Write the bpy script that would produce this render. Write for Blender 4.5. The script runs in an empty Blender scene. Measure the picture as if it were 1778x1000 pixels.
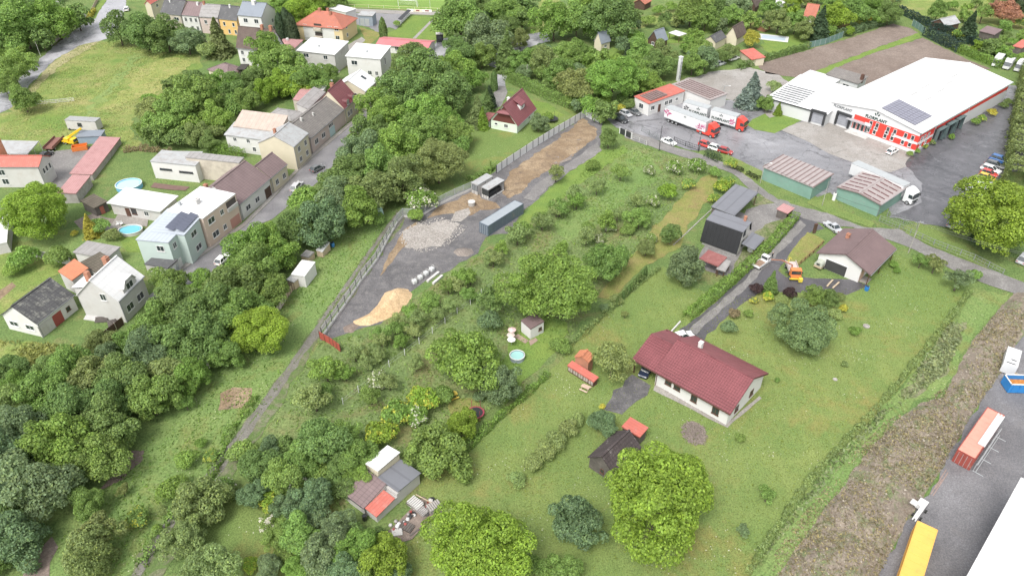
import bpy, bmesh, math, random
from mathutils import Vector, Matrix, noise
from mathutils.geometry import tessellate_polygon
R = math.radians
SC = bpy.context.scene
COL = SC.collection
rnd = random.Random(7)

# ---------------------------------------------------------------- camera, sky, sun, exposure
FPX, PITCH, CAMH = 1294.4, R(36.9), 87.0
cam_d = bpy.data.cameras.new('camera'); cam = bpy.data.objects.new('camera', cam_d); COL.objects.link(cam)
cam.location = (0, 0, CAMH); cam.rotation_euler = (R(90) - PITCH, 0, 0)
cam_d.sensor_width = 36; cam_d.lens = FPX / 1778 * 36; cam_d.clip_end = 4000; cam_d.clip_start = 1
SC.camera = cam
W = bpy.data.worlds.new('World'); SC.world = W; W.use_nodes = True
nt = W.node_tree; bg = nt.nodes['Background']
SUN_EL, SUN_AZ = 56, -150          # elevation, azimuth clockwise from +Y (seen from above)
sky = nt.nodes.new('ShaderNodeTexSky'); sky.sky_type = 'NISHITA'; sky.sun_disc = False
sky.sun_elevation = R(SUN_EL); sky.sun_rotation = R(SUN_AZ); sky.air_density = 1.0; sky.dust_density = 3.0
hs = nt.nodes.new('ShaderNodeHueSaturation'); hs.inputs['Saturation'].default_value = 0.15
nt.links.new(sky.outputs[0], hs.inputs['Color']); nt.links.new(hs.outputs[0], bg.inputs['Color'])
bg.inputs['Strength'].default_value = 0.15
sd = bpy.data.lights.new('sun', 'SUN'); sun = bpy.data.objects.new('sun', sd); COL.objects.link(sun)
sd.energy = 1.35; sd.angle = R(22); sd.color = (1.0, 0.95, 0.88)
sdir = Vector((math.sin(R(SUN_AZ)) * math.cos(R(SUN_EL)), math.cos(R(SUN_AZ)) * math.cos(R(SUN_EL)), math.sin(R(SUN_EL))))
sun.rotation_euler = sdir.to_track_quat('Z', 'Y').to_euler()
SC.view_settings.view_transform = 'Standard'; SC.view_settings.look = 'None'
SC.view_settings.gamma = 1; SC.view_settings.use_curve_mapping = False
SC.view_settings.exposure = 1.02

# ---------------------------------------------------------------- surveying: a sight line meets the plane at height z
CS, SN = math.cos(PITCH), math.sin(PITCH)
def P(u, v, z=0.0):
    X, Y = u - 889, v - 500
    dx, dy, dz = X, FPX * CS - Y * SN, -FPX * SN - Y * CS
    t = (z - CAMH) / dz
    return Vector((dx * t, dy * t, z))
def rowof(p):
    z = p.z - CAMH; d = p.y * CS - z * SN
    return 500 - FPX * (p.y * SN + z * CS) / d
def colof(p):
    z = p.z - CAMH; d = p.y * CS - z * SN
    return 889 + FPX * p.x / d
def px2m(p): return (p.y * CS - (p.z - CAMH) * SN) / FPX
def height(base, v_top):
    p = P(*base); lo, hi = 0.0, 40.0
    for _ in range(40):
        m = (lo + hi) / 2
        if rowof(Vector((p.x, p.y, m))) > v_top: lo = m
        else: hi = m
    return lo

# ---------------------------------------------------------------- materials
def nodes_of(name):
    m = bpy.data.materials.new(name); m.use_nodes = True
    nt = m.node_tree; b = nt.nodes['Principled BSDF']
    return m, nt, b
def nd(nt, t, **kw):
    n = nt.nodes.new(t)
    for k, v in kw.items(): setattr(n, k, v)
    return n
def noise_n(nt, vec, scale, detail=4, rough=.55, dist=0):
    n = nd(nt, 'ShaderNodeTexNoise'); n.inputs['Scale'].default_value = scale
    n.inputs['Detail'].default_value = detail; n.inputs['Roughness'].default_value = rough
    n.inputs['Distortion'].default_value = dist
    nt.links.new(vec, n.inputs['Vector']); return n.outputs['Fac']
def ramp(nt, fac, stops):
    r = nd(nt, 'ShaderNodeValToRGB'); cr = r.color_ramp
    while len(cr.elements) < len(stops): cr.elements.new(0.5)
    for e, (p, c) in zip(cr.elements, stops):
        e.position = p; e.color = (c[0], c[1], c[2], 1) if hasattr(c, '__len__') else (c, c, c, 1)
    nt.links.new(fac, r.inputs[0]); return r.outputs[0]
def mixc(nt, fac, a, b, mode='MIX'):
    m = nd(nt, 'ShaderNodeMix', data_type='RGBA', blend_type=mode)
    for sock, v in ((m.inputs[0], fac), (m.inputs[6], a), (m.inputs[7], b)):
        if isinstance(v, (int, float)): sock.default_value = v
        elif isinstance(v, tuple): sock.default_value = (v[0], v[1], v[2], 1)
        else: nt.links.new(v, sock)
    return m.outputs[2]
def math_n(nt, op, a, b=0.0):
    m = nd(nt, 'ShaderNodeMath', operation=op)
    for sock, v in ((m.inputs[0], a), (m.inputs[1], b)):
        if isinstance(v, (int, float)): sock.default_value = v
        else: nt.links.new(v, sock)
    return m.outputs[0]
def bump(nt, b, fac, dist, strength=1.0):
    n = nd(nt, 'ShaderNodeBump'); n.inputs['Distance'].default_value = dist; n.inputs['Strength'].default_value = strength
    nt.links.new(fac, n.inputs['Height']); nt.links.new(n.outputs[0], b.inputs['Normal'])
MATS = {}
def M(name, rgb, rough=.75, var=.12, scale=.8, fine=9, metal=0.0, dirt=None, dirt_amt=.3, bmp=.01, spec=.4):
    """plain weathered surface: two scales of tone, optional dirt colour in blotches"""
    if name in MATS: return MATS[name]
    m, nt, b = nodes_of(name)
    g = nd(nt, 'ShaderNodeNewGeometry').outputs['Position']
    a = noise_n(nt, g, scale, 5); f = noise_n(nt, g, fine, 3)
    c = mixc(nt, ramp(nt, a, [(.3, 0), (.7, 1)]), tuple(x * (1 - var) for x in rgb), tuple(min(1, x * (1 + var)) for x in rgb))
    c = mixc(nt, ramp(nt, f, [(.35, 0), (.65, .5)]), c, tuple(x * (1 - var * .9) for x in rgb))
    if dirt:
        d = noise_n(nt, g, scale * .6, 6, .7)
        c = mixc(nt, ramp(nt, d, [(.62 - dirt_amt * .35, 0), (.75, 1)]), c, dirt)
    nt.links.new(c, b.inputs['Base Color']); b.inputs['Roughness'].default_value = rough
    b.inputs['Metallic'].default_value = metal; b.inputs['Specular IOR Level'].default_value = spec
    if bmp: bump(nt, b, f, bmp)
    MATS[name] = m; return m
def plain(name, rgb, rough=.5, metal=0, spec=.5):
    if name in MATS: return MATS[name]
    m, nt, b = nodes_of(name); b.inputs['Base Color'].default_value = (*rgb, 1)
    b.inputs['Roughness'].default_value = rough; b.inputs['Metallic'].default_value = metal
    b.inputs['Specular IOR Level'].default_value = spec
    MATS[name] = m; return m
def roofmat(name, rgb, course=.33, col=.3, depth=.35, rough=.6, var=.2, dirt=None, dirt_amt=.3, line=.6, metal=0, spec=.4):
    """roof covering; UV in metres (u along eave, v up slope). course/col = joint spacing (0 = none)"""
    if name in MATS: return MATS[name]
    m, nt, b = nodes_of(name)
    uv = nd(nt, 'ShaderNodeUVMap').outputs[0]
    sp = nd(nt, 'ShaderNodeSeparateXYZ'); nt.links.new(uv, sp.inputs[0])
    g = nd(nt, 'ShaderNodeNewGeometry').outputs['Position']
    a = noise_n(nt, g, .5, 6, .6); f = noise_n(nt, g, 5, 3)
    c = mixc(nt, ramp(nt, a, [(.3, 0), (.7, 1)]), tuple(x * (1 - var) for x in rgb), tuple(min(1, x * (1 + var)) for x in rgb))
    c = mixc(nt, ramp(nt, f, [(.3, 0), (.7, .6)]), c, tuple(x * (1 - var) for x in rgb))
    if dirt:
        d = noise_n(nt, g, .9, 8, .75)
        c = mixc(nt, ramp(nt, d, [(.62 - dirt_amt * .35, 0), (.72, 1)]), c, dirt)
    hgt = None
    for sock, w, wd in ((sp.outputs[1], course, .16), (sp.outputs[0], col, .14)):
        if not w: continue
        fr = math_n(nt, 'FRACT', math_n(nt, 'DIVIDE', sock, w))
        e = math_n(nt, 'LESS_THAN', fr, wd)
        c = mixc(nt, math_n(nt, 'MULTIPLY', e, line), c, tuple(x * .45 for x in rgb))
        s = math_n(nt, 'SUBTRACT', 1.0, e)
        hgt = s if hgt is None else math_n(nt, 'MULTIPLY', hgt, s)
    nt.links.new(c, b.inputs['Base Color']); b.inputs['Roughness'].default_value = rough
    b.inputs['Metallic'].default_value = metal; b.inputs['Specular IOR Level'].default_value = spec
    if hgt is not None: bump(nt, b, hgt, .04, depth)
    MATS[name] = m; return m

# ---------------------------------------------------------------- mesh helper
class MB:
    def __init__(s): s.v = []; s.f = []; s.m = []; s.uv = {}
    def quad(s, a, b, c, d, mi=0): 
        i = len(s.v); s.v += [tuple(a), tuple(b), tuple(c), tuple(d)]; s.f.append((i, i+1, i+2, i+3)); s.m.append(mi)
    def poly(s, pts, mi=0, uv=None):
        i = len(s.v); s.v += [tuple(p) for p in pts]; s.f.append(tuple(range(i, i + len(pts)))); s.m.append(mi)
        if uv: s.uv[len(s.f) - 1] = uv
    def box(s, x0, x1, y0, y1, z0, z1, mi=0):
        i = len(s.v)
        s.v += [(x0,y0,z0),(x1,y0,z0),(x1,y1,z0),(x0,y1,z0),(x0,y0,z1),(x1,y0,z1),(x1,y1,z1),(x0,y1,z1)]
        for f in ((0,3,2,1),(4,5,6,7),(0,1,5,4),(1,2,6,5),(2,3,7,6),(3,0,4,7)):
            s.f.append(tuple(i + k for k in f)); s.m.append(mi)
    def slab(s, pts, t, mi=0, uv=None):
        """closed slab: top polygon pts (ccw seen from above), thickness t downwards"""
        s.poly(pts, mi, uv); lo = [(p[0], p[1], p[2] - t) for p in pts]
        s.poly(lo[::-1], mi); n = len(pts)
        for k in range(n): s.poly([pts[k], lo[k], lo[(k+1) % n], pts[(k+1) % n]], mi)
    def bar(s, p, q, w, h=None, mi=0):
        p, q = Vector(p), Vector(q); h = h or w; d = (q - p).normalized()
        up = Vector((0,0,1)) if abs(d.z) < .95 else Vector((1,0,0))
        a = d.cross(up).normalized() * w / 2; b = a.cross(d).normalized() * h / 2
        c = [p-a-b, p+a-b, p+a+b, p-a+b, q-a-b, q+a-b, q+a+b, q-a+b]; i = len(s.v); s.v += [tuple(x) for x in c]
        for f in ((0,3,2,1),(4,5,6,7),(0,1,5,4),(1,2,6,5),(2,3,7,6),(3,0,4,7)):
            s.f.append(tuple(i + k for k in f)); s.m.append(mi)
    def tube(s, pts, rad, n=8, mi=0, cap=True):
        """tapered tube along points; rad = list of radii"""
        rings = []; pts = [Vector(p) for p in pts]
        for k, p in enumerate(pts):
            d = (pts[min(k+1, len(pts)-1)] - pts[max(k-1, 0)]).normalized()
            up = Vector((0,0,1)) if abs(d.z) < .9 else Vector((1,0,0))
            a = d.cross(up).normalized(); b = d.cross(a); r = rad[k] if hasattr(rad, '__len__') else rad
            i = len(s.v); s.v += [tuple(p + (a * math.cos(2*math.pi*j/n) + b * math.sin(2*math.pi*j/n)) * r) for j in range(n)]; rings.append(i)
        for i0, i1 in zip(rings, rings[1:]):
            for j in range(n): s.f.append((i0+j, i0+(j+1) % n, i1+(j+1) % n, i1+j)); s.m.append(mi)
        if cap:
            s.f.append(tuple(rings[-1] + j for j in range(n))); s.m.append(mi)
            s.f.append(tuple(rings[0] + j for j in reversed(range(n)))); s.m.append(mi)
    def cyl(s, x, y, z0, z1, r, n=16, mi=0, r1=None): s.tube([(x,y,z0),(x,y,z1)], [r, r if r1 is None else r1], n, mi)
    def mesh(s, name, mats, smooth=False, fix=True):
        me = bpy.data.meshes.new(name); me.from_pydata(s.v, [], s.f)
        for m in (mats if isinstance(mats, (list, tuple)) else [mats]): me.materials.append(m)
        me.polygons.foreach_set('material_index', s.m)
        if s.uv:
            l = me.uv_layers.new(name='UVMap')
            for fi, uv in s.uv.items():
                p = me.polygons[fi]
                for k, li in enumerate(p.loop_indices): l.data[li].uv = uv[k]
        if smooth: me.polygons.foreach_set('use_smooth', [True] * len(me.polygons))
        if fix and len(me.polygons) < 4000:
            bm = bmesh.new(); bm.from_mesh(me); bmesh.ops.remove_doubles(bm, verts=bm.verts, dist=.0005) if smooth else None
            bmesh.ops.recalc_face_normals(bm, faces=bm.faces); bm.to_mesh(me); bm.free()
        me.update(); return me
    def obj(s, name, mats, parent=None, smooth=False, **kw):
        return link(name, s.mesh(name, mats, smooth), parent, **kw)
def link(name, me, parent=None, loc=None, rz=None, color=None):
    o = bpy.data.objects.new(name, me); COL.objects.link(o)
    if parent: o.parent = parent
    if loc is not None: o.location = loc
    if rz is not None: o.rotation_euler = (0, 0, rz)
    if color: o.color = (*color, 1)
    return o
ALL_LABELS = {}
def tag(o, label, cat, group=None):
    o['label'] = label; o['category'] = cat
    if group: o['group'] = group
    return o
def thing(name, label, cat, loc=(0,0,0), rz=0, group=None):
    o = bpy.data.objects.new(name, None); COL.objects.link(o); o.location = loc; o.rotation_euler = (0,0,rz)
    o.empty_display_size = .3
    return tag(o, label, cat, group)
def copy_tree(o, parent=None):
    c = o.copy(); COL.objects.link(c); c.parent = parent
    for ch in list(o.children): copy_tree(ch, c)
    return c
def mround(name, key, build, cache={}):
    k = (name, key)
    if k not in cache: cache[k] = build()
    return cache[k]
# ================================================================ GROUND MATERIALS
def grass_mat(name, c1, c2, c3, big=.05, mid=.5, fine=5, speck=None, straw=None, straw_amt=.5, bmp=.05, stripe=0, band=None):
    m, nt, b = nodes_of(name)
    g = nd(nt, 'ShaderNodeNewGeometry').outputs['Position']
    A = noise_n(nt, g, big, 4, .6, .5); B = noise_n(nt, g, mid, 5, .65); Cn = noise_n(nt, g, fine, 4, .7)
    c = mixc(nt, ramp(nt, A, [(.35, 0), (.65, 1)]), c1, c2)
    c = mixc(nt, ramp(nt, B, [(.42, 0), (.68, .85)]), c, c3)
    if straw: c = mixc(nt, ramp(nt, noise_n(nt, g, mid * .35, 8, .75, .4), [(.56 - straw_amt * .12, 0), (.66, .85)]), c, straw)
    if stripe:
        mp = nd(nt, 'ShaderNodeMapping'); mp.inputs['Rotation'].default_value = (0, 0, R(stripe)); mp.inputs['Scale'].default_value = (1, .06, 1)
        nt.links.new(g, mp.inputs['Vector'])
        c = mixc(nt, ramp(nt, noise_n(nt, mp.outputs[0], .9, 4, .6), [(.4, 0), (.8, .35)]), c, tuple(x * .72 for x in c1))
    dk = ramp(nt, Cn, [(.3, .5), (.5, 1.0), (.72, 1.4)])
    c = mixc(nt, 1.0, c, dk, 'MULTIPLY')
    if speck:
        v = nd(nt, 'ShaderNodeTexVoronoi'); v.inputs['Scale'].default_value = 1.6; nt.links.new(g, v.inputs['Vector'])
        s = math_n(nt, 'LESS_THAN', v.outputs['Distance'], .13)
        s = math_n(nt, 'MULTIPLY', s, ramp(nt, noise_n(nt, g, .13, 3), [(.5, 0), (.6, 1)]))
        c = mixc(nt, s, c, speck)
    nt.links.new(c, b.inputs['Base Color']); b.inputs['Roughness'].default_value = .9; b.inputs['Specular IOR Level'].default_value = .15
    bump(nt, b, Cn, bmp)
    MATS[name] = m; return m
def hard_mat(name, c1, c2, c3, scale=.12, rough=(.35, .85), wet=(.42, .62), fine=6, bmp=.02, stones=0, spec=.4, dirt=None, dirt_at=.6, cracks=0):
    """asphalt / gravel: dry and damp patches with their own sheen"""
    m, nt, b = nodes_of(name)
    g = nd(nt, 'ShaderNodeNewGeometry').outputs['Position']
    A = noise_n(nt, g, scale, 6, .65, .6); B = noise_n(nt, g, scale * 6, 5, .7); Cn = noise_n(nt, g, fine, 3, .7)
    w = ramp(nt, A, [(wet[0], 0), (wet[1], 1)])
    c = mixc(nt, w, c1, c2)
    c = mixc(nt, ramp(nt, B, [(.45, 0), (.72, .8)]), c, c3)
    if dirt: c = mixc(nt, ramp(nt, noise_n(nt, g, scale * 2.3, 8, .72, 1), [(dirt_at, 0), (dirt_at + .12, .9)]), c, dirt)
    c = mixc(nt, 1.0, c, ramp(nt, Cn, [(.3, .68), (.7, 1.25)]), 'MULTIPLY')
    if cracks:
        v = nd(nt, 'ShaderNodeTexVoronoi', feature='DISTANCE_TO_EDGE'); v.inputs['Scale'].default_value = cracks
        wn = noise_n(nt, g, .5, 4); wv = nd(nt, 'ShaderNodeVectorMath', operation='ADD'); nt.links.new(g, wv.inputs[0]); sc_ = nd(nt, 'ShaderNodeCombineXYZ'); nt.links.new(math_n(nt, 'MULTIPLY', wn, 5), sc_.inputs[0]); nt.links.new(math_n(nt, 'MULTIPLY', B, 3), sc_.inputs[1]); nt.links.new(sc_.outputs[0], wv.inputs[1]); nt.links.new(wv.outputs[0], v.inputs['Vector'])
        c = mixc(nt, ramp(nt, v.outputs['Distance'], [(0, .75), (.012, 0)]), c, tuple(x * .45 for x in c1))
    if stones:
        v = nd(nt, 'ShaderNodeTexVoronoi'); v.inputs['Scale'].default_value = stones; nt.links.new(g, v.inputs['Vector'])
        c = mixc(nt, .45, c, mixc(nt, 1.0, c, ramp(nt, v.outputs['Distance'], [(0, 1.3), (.6, .6)]), 'MULTIPLY'))
    nt.links.new(c, b.inputs['Base Color'])
    rr = ramp(nt, A, [(wet[0], rough[0]), (wet[1], rough[1])]); nt.links.new(rr, b.inputs['Roughness'])
    b.inputs['Specular IOR Level'].default_value = spec
    bump(nt, b, Cn, bmp); MATS[name] = m; return m
G_base = grass_mat('ground_grass', (.12,.185,.06), (.16,.21,.07), (.095,.155,.05), .04, .35, 3, straw=(.20,.19,.085), straw_amt=.2, bmp=.15)
G_mead = grass_mat('meadow_grass_mat', (.16,.23,.055), (.235,.265,.085), (.115,.195,.05), .045, .22, 2.6, straw=(.30,.265,.12), straw_amt=.75, bmp=.15, stripe=25)
G_rough = grass_mat('rough_grass_mat', (.145,.205,.075), (.19,.235,.09), (.11,.165,.06), .05, .3, 2.2, speck=None, straw=(.19,.16,.075), straw_amt=.5, bmp=.22, stripe=-42)
G_lawn = grass_mat('mown_lawn_mat', (.145,.205,.062), (.19,.23,.075), (.125,.19,.056), .03, .16, 5, speck=(.45,.45,.35), straw=(.23,.20,.07), straw_amt=.35, bmp=.04, stripe=-35)
G_lawn2 = grass_mat('bright_lawn_mat', (.14,.215,.05), (.185,.245,.06), (.12,.195,.05), .06, .3, 5, bmp=.05)
G_tan = grass_mat('tan_lawn_mat', (.20,.215,.065), (.24,.21,.085), (.15,.20,.05), .09, .3, 5, straw=(.24,.17,.09), straw_amt=.5, bmp=.05)
G_strip = grass_mat('green_strip_mat', (.145,.22,.07), (.185,.245,.085), (.12,.195,.06), .05, .35, 3, speck=(.45,.45,.3), straw=(.17,.18,.06), straw_amt=.3, bmp=.12)
G_weeds = grass_mat('weed_mat', (.12,.17,.05), (.20,.20,.12), (.08,.12,.04), .25, 1.0, 3, straw=(.27,.24,.17), straw_amt=.7, bmp=.15)
G_pitch = grass_mat('pitch_mat', (.16,.26,.06), (.19,.28,.075), (.15,.24,.06), .03, .2, 4, bmp=.03)
A_road = hard_mat('street_asphalt', (.17,.165,.175), (.25,.245,.25), (.20,.195,.20), .15, (.3,.6))
A_pale = hard_mat('pale_wet_asphalt', (.22,.22,.24), (.40,.40,.42), (.30,.295,.31), .1, (.2,.5))
A_yard = hard_mat('factory_asphalt', (.12,.12,.13), (.33,.33,.35), (.21,.205,.215), .06, (.18,.55), (.35,.7), cracks=.11, dirt=(.07,.07,.075), dirt_at=.55)
A_conc = hard_mat('worn_concrete', (.27,.25,.23), (.34,.325,.31), (.24,.225,.205), .08, (.5,.8), cracks=.2)
A_dark = hard_mat('dark_wet_tarmac', (.065,.065,.072), (.12,.12,.13), (.16,.155,.17), .07, (.16,.45), (.35,.65), cracks=.14, dirt=(.26,.26,.28), dirt_at=.6)
A_site = hard_mat('site_gravel', (.11,.106,.11), (.175,.168,.173), (.215,.205,.20), .09, (.5,.8), stones=3, dirt=(.10,.095,.10), dirt_at=.56)
A_lane = hard_mat('gravel_lane', (.20,.19,.185), (.27,.26,.25), (.17,.16,.155), .2, (.5,.85), stones=4)
A_drive = hard_mat('drive_tarmac', (.085,.082,.088), (.13,.125,.135), (.105,.10,.105), .1, (.35,.6), stones=4)
A_plot = hard_mat('plot_tarmac', (.145,.142,.15), (.225,.22,.23), (.18,.175,.18), .06, (.4,.7), stones=4, dirt=(.19,.18,.18), dirt_at=.57)
S_straw = hard_mat('straw_soil', (.24,.17,.105), (.36,.275,.18), (.18,.13,.09), .12, (.9,.95), stones=2.5, dirt=(.14,.105,.08), dirt_at=.55)
S_soil = hard_mat('ploughed_soil', (.20,.155,.13), (.255,.205,.175), (.17,.135,.115), .05, (.9,.95), stones=1.6)
S_track = hard_mat('track_soil', (.15,.16,.08), (.22,.21,.15), (.11,.14,.055), .2, (.8,.9), stones=3, dirt=(.10,.165,.04), dirt_at=.44)
S_rut = hard_mat('rut_gravel', (.17,.16,.135), (.225,.215,.195), (.15,.14,.115), .3, (.7,.85), stones=4, dirt=(.12,.15,.06), dirt_at=.58)
S_chalk = hard_mat('pale_rubble', (.31,.285,.26), (.39,.365,.34), (.24,.22,.20), .25, (.9,.95), stones=2)
S_mound = hard_mat('rubbly_soil', (.24,.20,.16), (.31,.26,.21), (.195,.165,.13), .16, (.9,.95), stones=2.2, dirt=(.15,.19,.08), dirt_at=.50, bmp=.12)
S_sand = hard_mat('yellow_sand', (.50,.35,.20), (.56,.41,.25), (.45,.31,.175), .2, (.9,.95), fine=3, bmp=.08)
S_grit = hard_mat('brown_grit', (.22,.19,.17), (.28,.24,.21), (.18,.155,.14), .3, (.9,.95), stones=3)
S_patio = hard_mat('patio_paving', (.26,.24,.22), (.33,.31,.285), (.22,.20,.185), .3, (.6,.8))

# ================================================================ GROUND SHEETS
NSH = [0]
def sheet(name, px, lvl, mat, jit=.35, step=1.6, world=False):
    pts = [Vector(p) if world else P(*p) for p in px]; out = []
    n = len(pts); seed = rnd.random() * 50; NSH[0] += 1; zo = (NSH[0] % 7) * .0021
    for i in range(n):
        a, b = pts[i], pts[(i + 1) % n]; L = (b - a).length; k = max(1, int(L / step))
        d = (b - a).normalized(); nn = Vector((-d.y, d.x, 0))
        for j in range(k):
            p = a.lerp(b, j / k)
            if jit: p = p + nn * (noise.noise(Vector((p.x * .35 + seed, p.y * .35, 0))) + .5 * noise.noise(Vector((p.x * 1.3 + seed, p.y * 1.3, 3)))) * jit * 2
            out.append(Vector((p.x, p.y, lvl * .016 + zo)))
    tris = tessellate_polygon([out])
    me = bpy.data.meshes.new(name); fs = []
    for t in tris:
        a, b, c = (out[i] for i in t)
        fs.append(tuple(t) if (b - a).cross(c - a).z > 0 else (t[0], t[2], t[1]))
    me.from_pydata([tuple(p) for p in out], [], fs); me.materials.append(mat); me.update()
    o = link(name, me); o['kind'] = 'structure'; return o
def inpoly(x, y, poly):
    c = False; n = len(poly)
    for i in range(n):
        x1, y1 = poly[i][0], poly[i][1]; x2, y2 = poly[i-1][0], poly[i-1][1]
        if (y1 > y) != (y2 > y) and x < (x2 - x1) * (y - y1) / (y2 - y1) + x1: c = not c
    return c
gm = MB(); gm.quad((-1800, -300, 0), (1800, -300, 0), (1800, 2600, 0), (-1800, 2600, 0))
o = gm.obj('ground', G_base); o['kind'] = 'structure'

Z = {}
def zone(key, name, px, lvl, mat, jit=.35, **kw):
    Z[key] = [P(*p) for p in px]; return sheet(name, px, lvl, mat, jit, **kw)
# --- upper left meadow and road
zone('meadow', 'meadow', [(58,142),(100,102),(140,80),(170,70),(215,72),(270,90),(345,96),(352,115),(318,150),(270,170),(235,195),(225,225),(245,262),(200,262),(150,235),(70,252),(-60,260),(-60,205),(15,195)], 1, G_mead, .8)
zone('road1', 'road', [(187,-20),(186,0),(166,30),(150,40),(120,60),(90,84),(50,122),(30,140),(0,162),(-80,215),(-80,245),(0,196),(16,190),(62,137),(96,104),(138,80),(170,72),(192,66),(208,52),(216,20),(219,0),(220,-20)], 2, A_pale, .3)
zone('verge', 'grass_verge', [(178,0),(186,0),(172,20),(166,33),(152,36),(158,20)], 3, G_lawn2, .1)
zone('yardL', 'yard', [(60,283),(98,262),(150,256),(196,262),(160,300),(136,300),(100,330),(60,300)], 3, A_lane, .5)
zone('barepatch', 'bare_ground', [(128,385),(160,372),(200,380),(215,395),(180,402),(160,405),(140,398)], 3, S_grit, .4)
zone('garden1', 'garden', [(100,400),(240,380),(260,440),(250,470),(130,440),(20,520),(0,480),(0,420)], 1, G_strip, .6)
zone('lawnpool', 'lawn', [(215,395),(245,405),(252,440),(222,438),(205,415)], 4, G_lawn2, .2)
zone('yardgr', 'meadow', [(-60,590),(30,590),(110,600),(200,600),(215,640),(150,640),(90,700),(-60,720)], 1, G_mead, 1)
zone('yardgr2', 'meadow', [(-60,440),(60,440),(110,455),(95,475),(0,545),(-60,580)], 2, G_mead, 1)
zone('dirtpath', 'path', [(-20,515),(22,490),(30,497),(0,522),(-20,540)], 3, S_straw, .3)
zone('trailerpath', 'path', [(195,590),(222,580),(228,600),(215,632),(195,625)], 3, A_site, .5)
# --- village street
zone('street', 'street', [(250,520),(300,482),(348,447),(426,393),(472,347),(515,301),(545,272),(575,247),(619,210),(634,192),(640,175),(690,140),(720,100),(760,82),(800,70),(812,82),(780,95),(740,125),(700,160),(660,188),(640,215),(591,272),(560,310),(526,339),(472,381),(429,399),(400,440),(370,470),(330,510),(300,540)], 3, A_road, .1)
zone('side1', 'pavement', [(300,474),(344,441),(421,389),(467,344),(511,298),(541,268),(571,243),(615,207),(630,190),(634,192),(619,210),(575,247),(545,272),(515,301),(472,347),(426,393),(348,447),(304,480)], 8, A_conc, .0)
zone('road3', 'road', [(868,82),(905,62),(950,55),(955,72),(920,82),(890,96),(880,120),(878,150),(862,150),(860,118),(840,112),(838,100),(860,95)], 2, A_pale, .3)
zone('cottagedrive', 'driveway', [(862,150),(878,150),(882,160),(870,185),(858,190),(852,175)], 2, A_lane, .2)
zone('fieldpath', 'meadow_path', [(910,60),(928,30),(940,-10),(985,-10),(945,30),(945,55)], 2, G_mead, .6)
# --- football ground
zone('pitch', 'football_pitch', [(568,12),(600,-30),(900,-30),(840,22),(720,17)], 2, G_pitch, 0)
zone('pitchrim', 'gravel_path', [(560,20),(568,14),(720,20),(840,24),(835,30),(720,26)], 3, A_conc, .1)
zone('carpark', 'car_park', [(600,22),(712,26),(702,35),(688,52),(675,48),(655,58),(640,48),(605,40)], 3, A_road, .3)
zone('smalllawn', 'lawn', [(712,28),(782,33),(776,62),(765,72),(655,65),(690,52)], 4, G_lawn2, .2)
zone('smalllawn2', 'lawn', [(624,48),(662,58),(655,68),(640,80),(622,80),(634,70)], 4, G_tan, .2)
zone('linepath', 'path', [(757,27),(762,27),(722,68),(716,68)], 5, A_conc, .0)
zone('carpark2', 'drive', [(758,72),(790,62),(795,75),(765,100),(740,108)], 4, A_pale, .3)
zone('housepath', 'path', [(602,80),(628,65),(634,70),(612,92),(600,110),(588,128),(580,124),(596,100)], 4, A_conc, .2)
# --- cottage garden
zone('cottlawn', 'lawn', [(800,302),(788,280),(830,205),(870,215),(905,225),(940,200),(980,185),(1010,200),(900,262),(850,300),(818,320)], 2, G_lawn, .6)
zone('cottlawn2', 'lawn', [(880,160),(905,168),(950,180),(980,200),(930,222),(890,160)], 3, G_lawn2, .4)
zone('backlawn', 'lawn', [(750,200),(800,170),(815,175),(780,225),(765,250),(755,230)], 2, G_strip, .6)
# --- centre site
SITE = [(700,378),(815,326),(1016,202),(1048,214),(1040,258),(985,300),(925,352),(903,372),(885,405),(842,412),(830,440),(780,470),(750,480),(715,505),(690,530),(660,560),(600,578),(570,590),(556,592),(612,510),(668,430)]
zone('site', 'building_yard', SITE, 2, A_site, .4)
zone('straw1', 'bare_soil', [(1013,206),(1034,226),(1036,236),(1005,262),(965,288),(925,312),(905,335),(880,345),(878,322),(885,300),(930,268),(972,240)], 3, S_straw, .8)
zone('straw2', 'bare_soil', [(812,336),(826,330),(836,346),(862,352),(868,360),(835,368),(800,375),(770,372),(740,380),(760,362)], 4, S_straw, .6)
zone('straw3', 'bare_soil', [(708,392),(725,385),(720,410),(690,440),(660,480),(672,450),(690,415)], 4, S_straw, .4)
zone('darksoil', 'dark_soil', [(985,244),(1015,228),(1030,240),(1000,262),(975,285),(950,285),(935,270)], 4, S_grit, .6)
zone('sitepath', 'gravel_road', [(1036,248),(1044,262),(985,302),(945,332),(928,350),(908,345),(930,322),(968,296),(1010,268)], 5, A_lane, .3)
zone('chalkpatch', 'pale_rubble_patch', [(700,402),(730,392),(770,385),(795,390),(800,400),(780,412),(765,425),(735,430),(712,428),(700,415)], 5, S_chalk, 1.1)
zone('chalk2', 'pale_rubble_patch', [(790,368),(812,362),(820,372),(800,385),(780,384)], 5, S_chalk, .5)
zone('darkpatch', 'dark_tarmac_patch', [(1140,0)], 5, A_site, .5) if False else None
zone('greenrim', 'grass_verge', [(1040,262),(1075,258),(1085,252),(1092,262),(1010,318),(975,345),(940,375),(905,398),(895,392),(930,352),(985,303)], 3, G_lawn2, .4)
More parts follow.
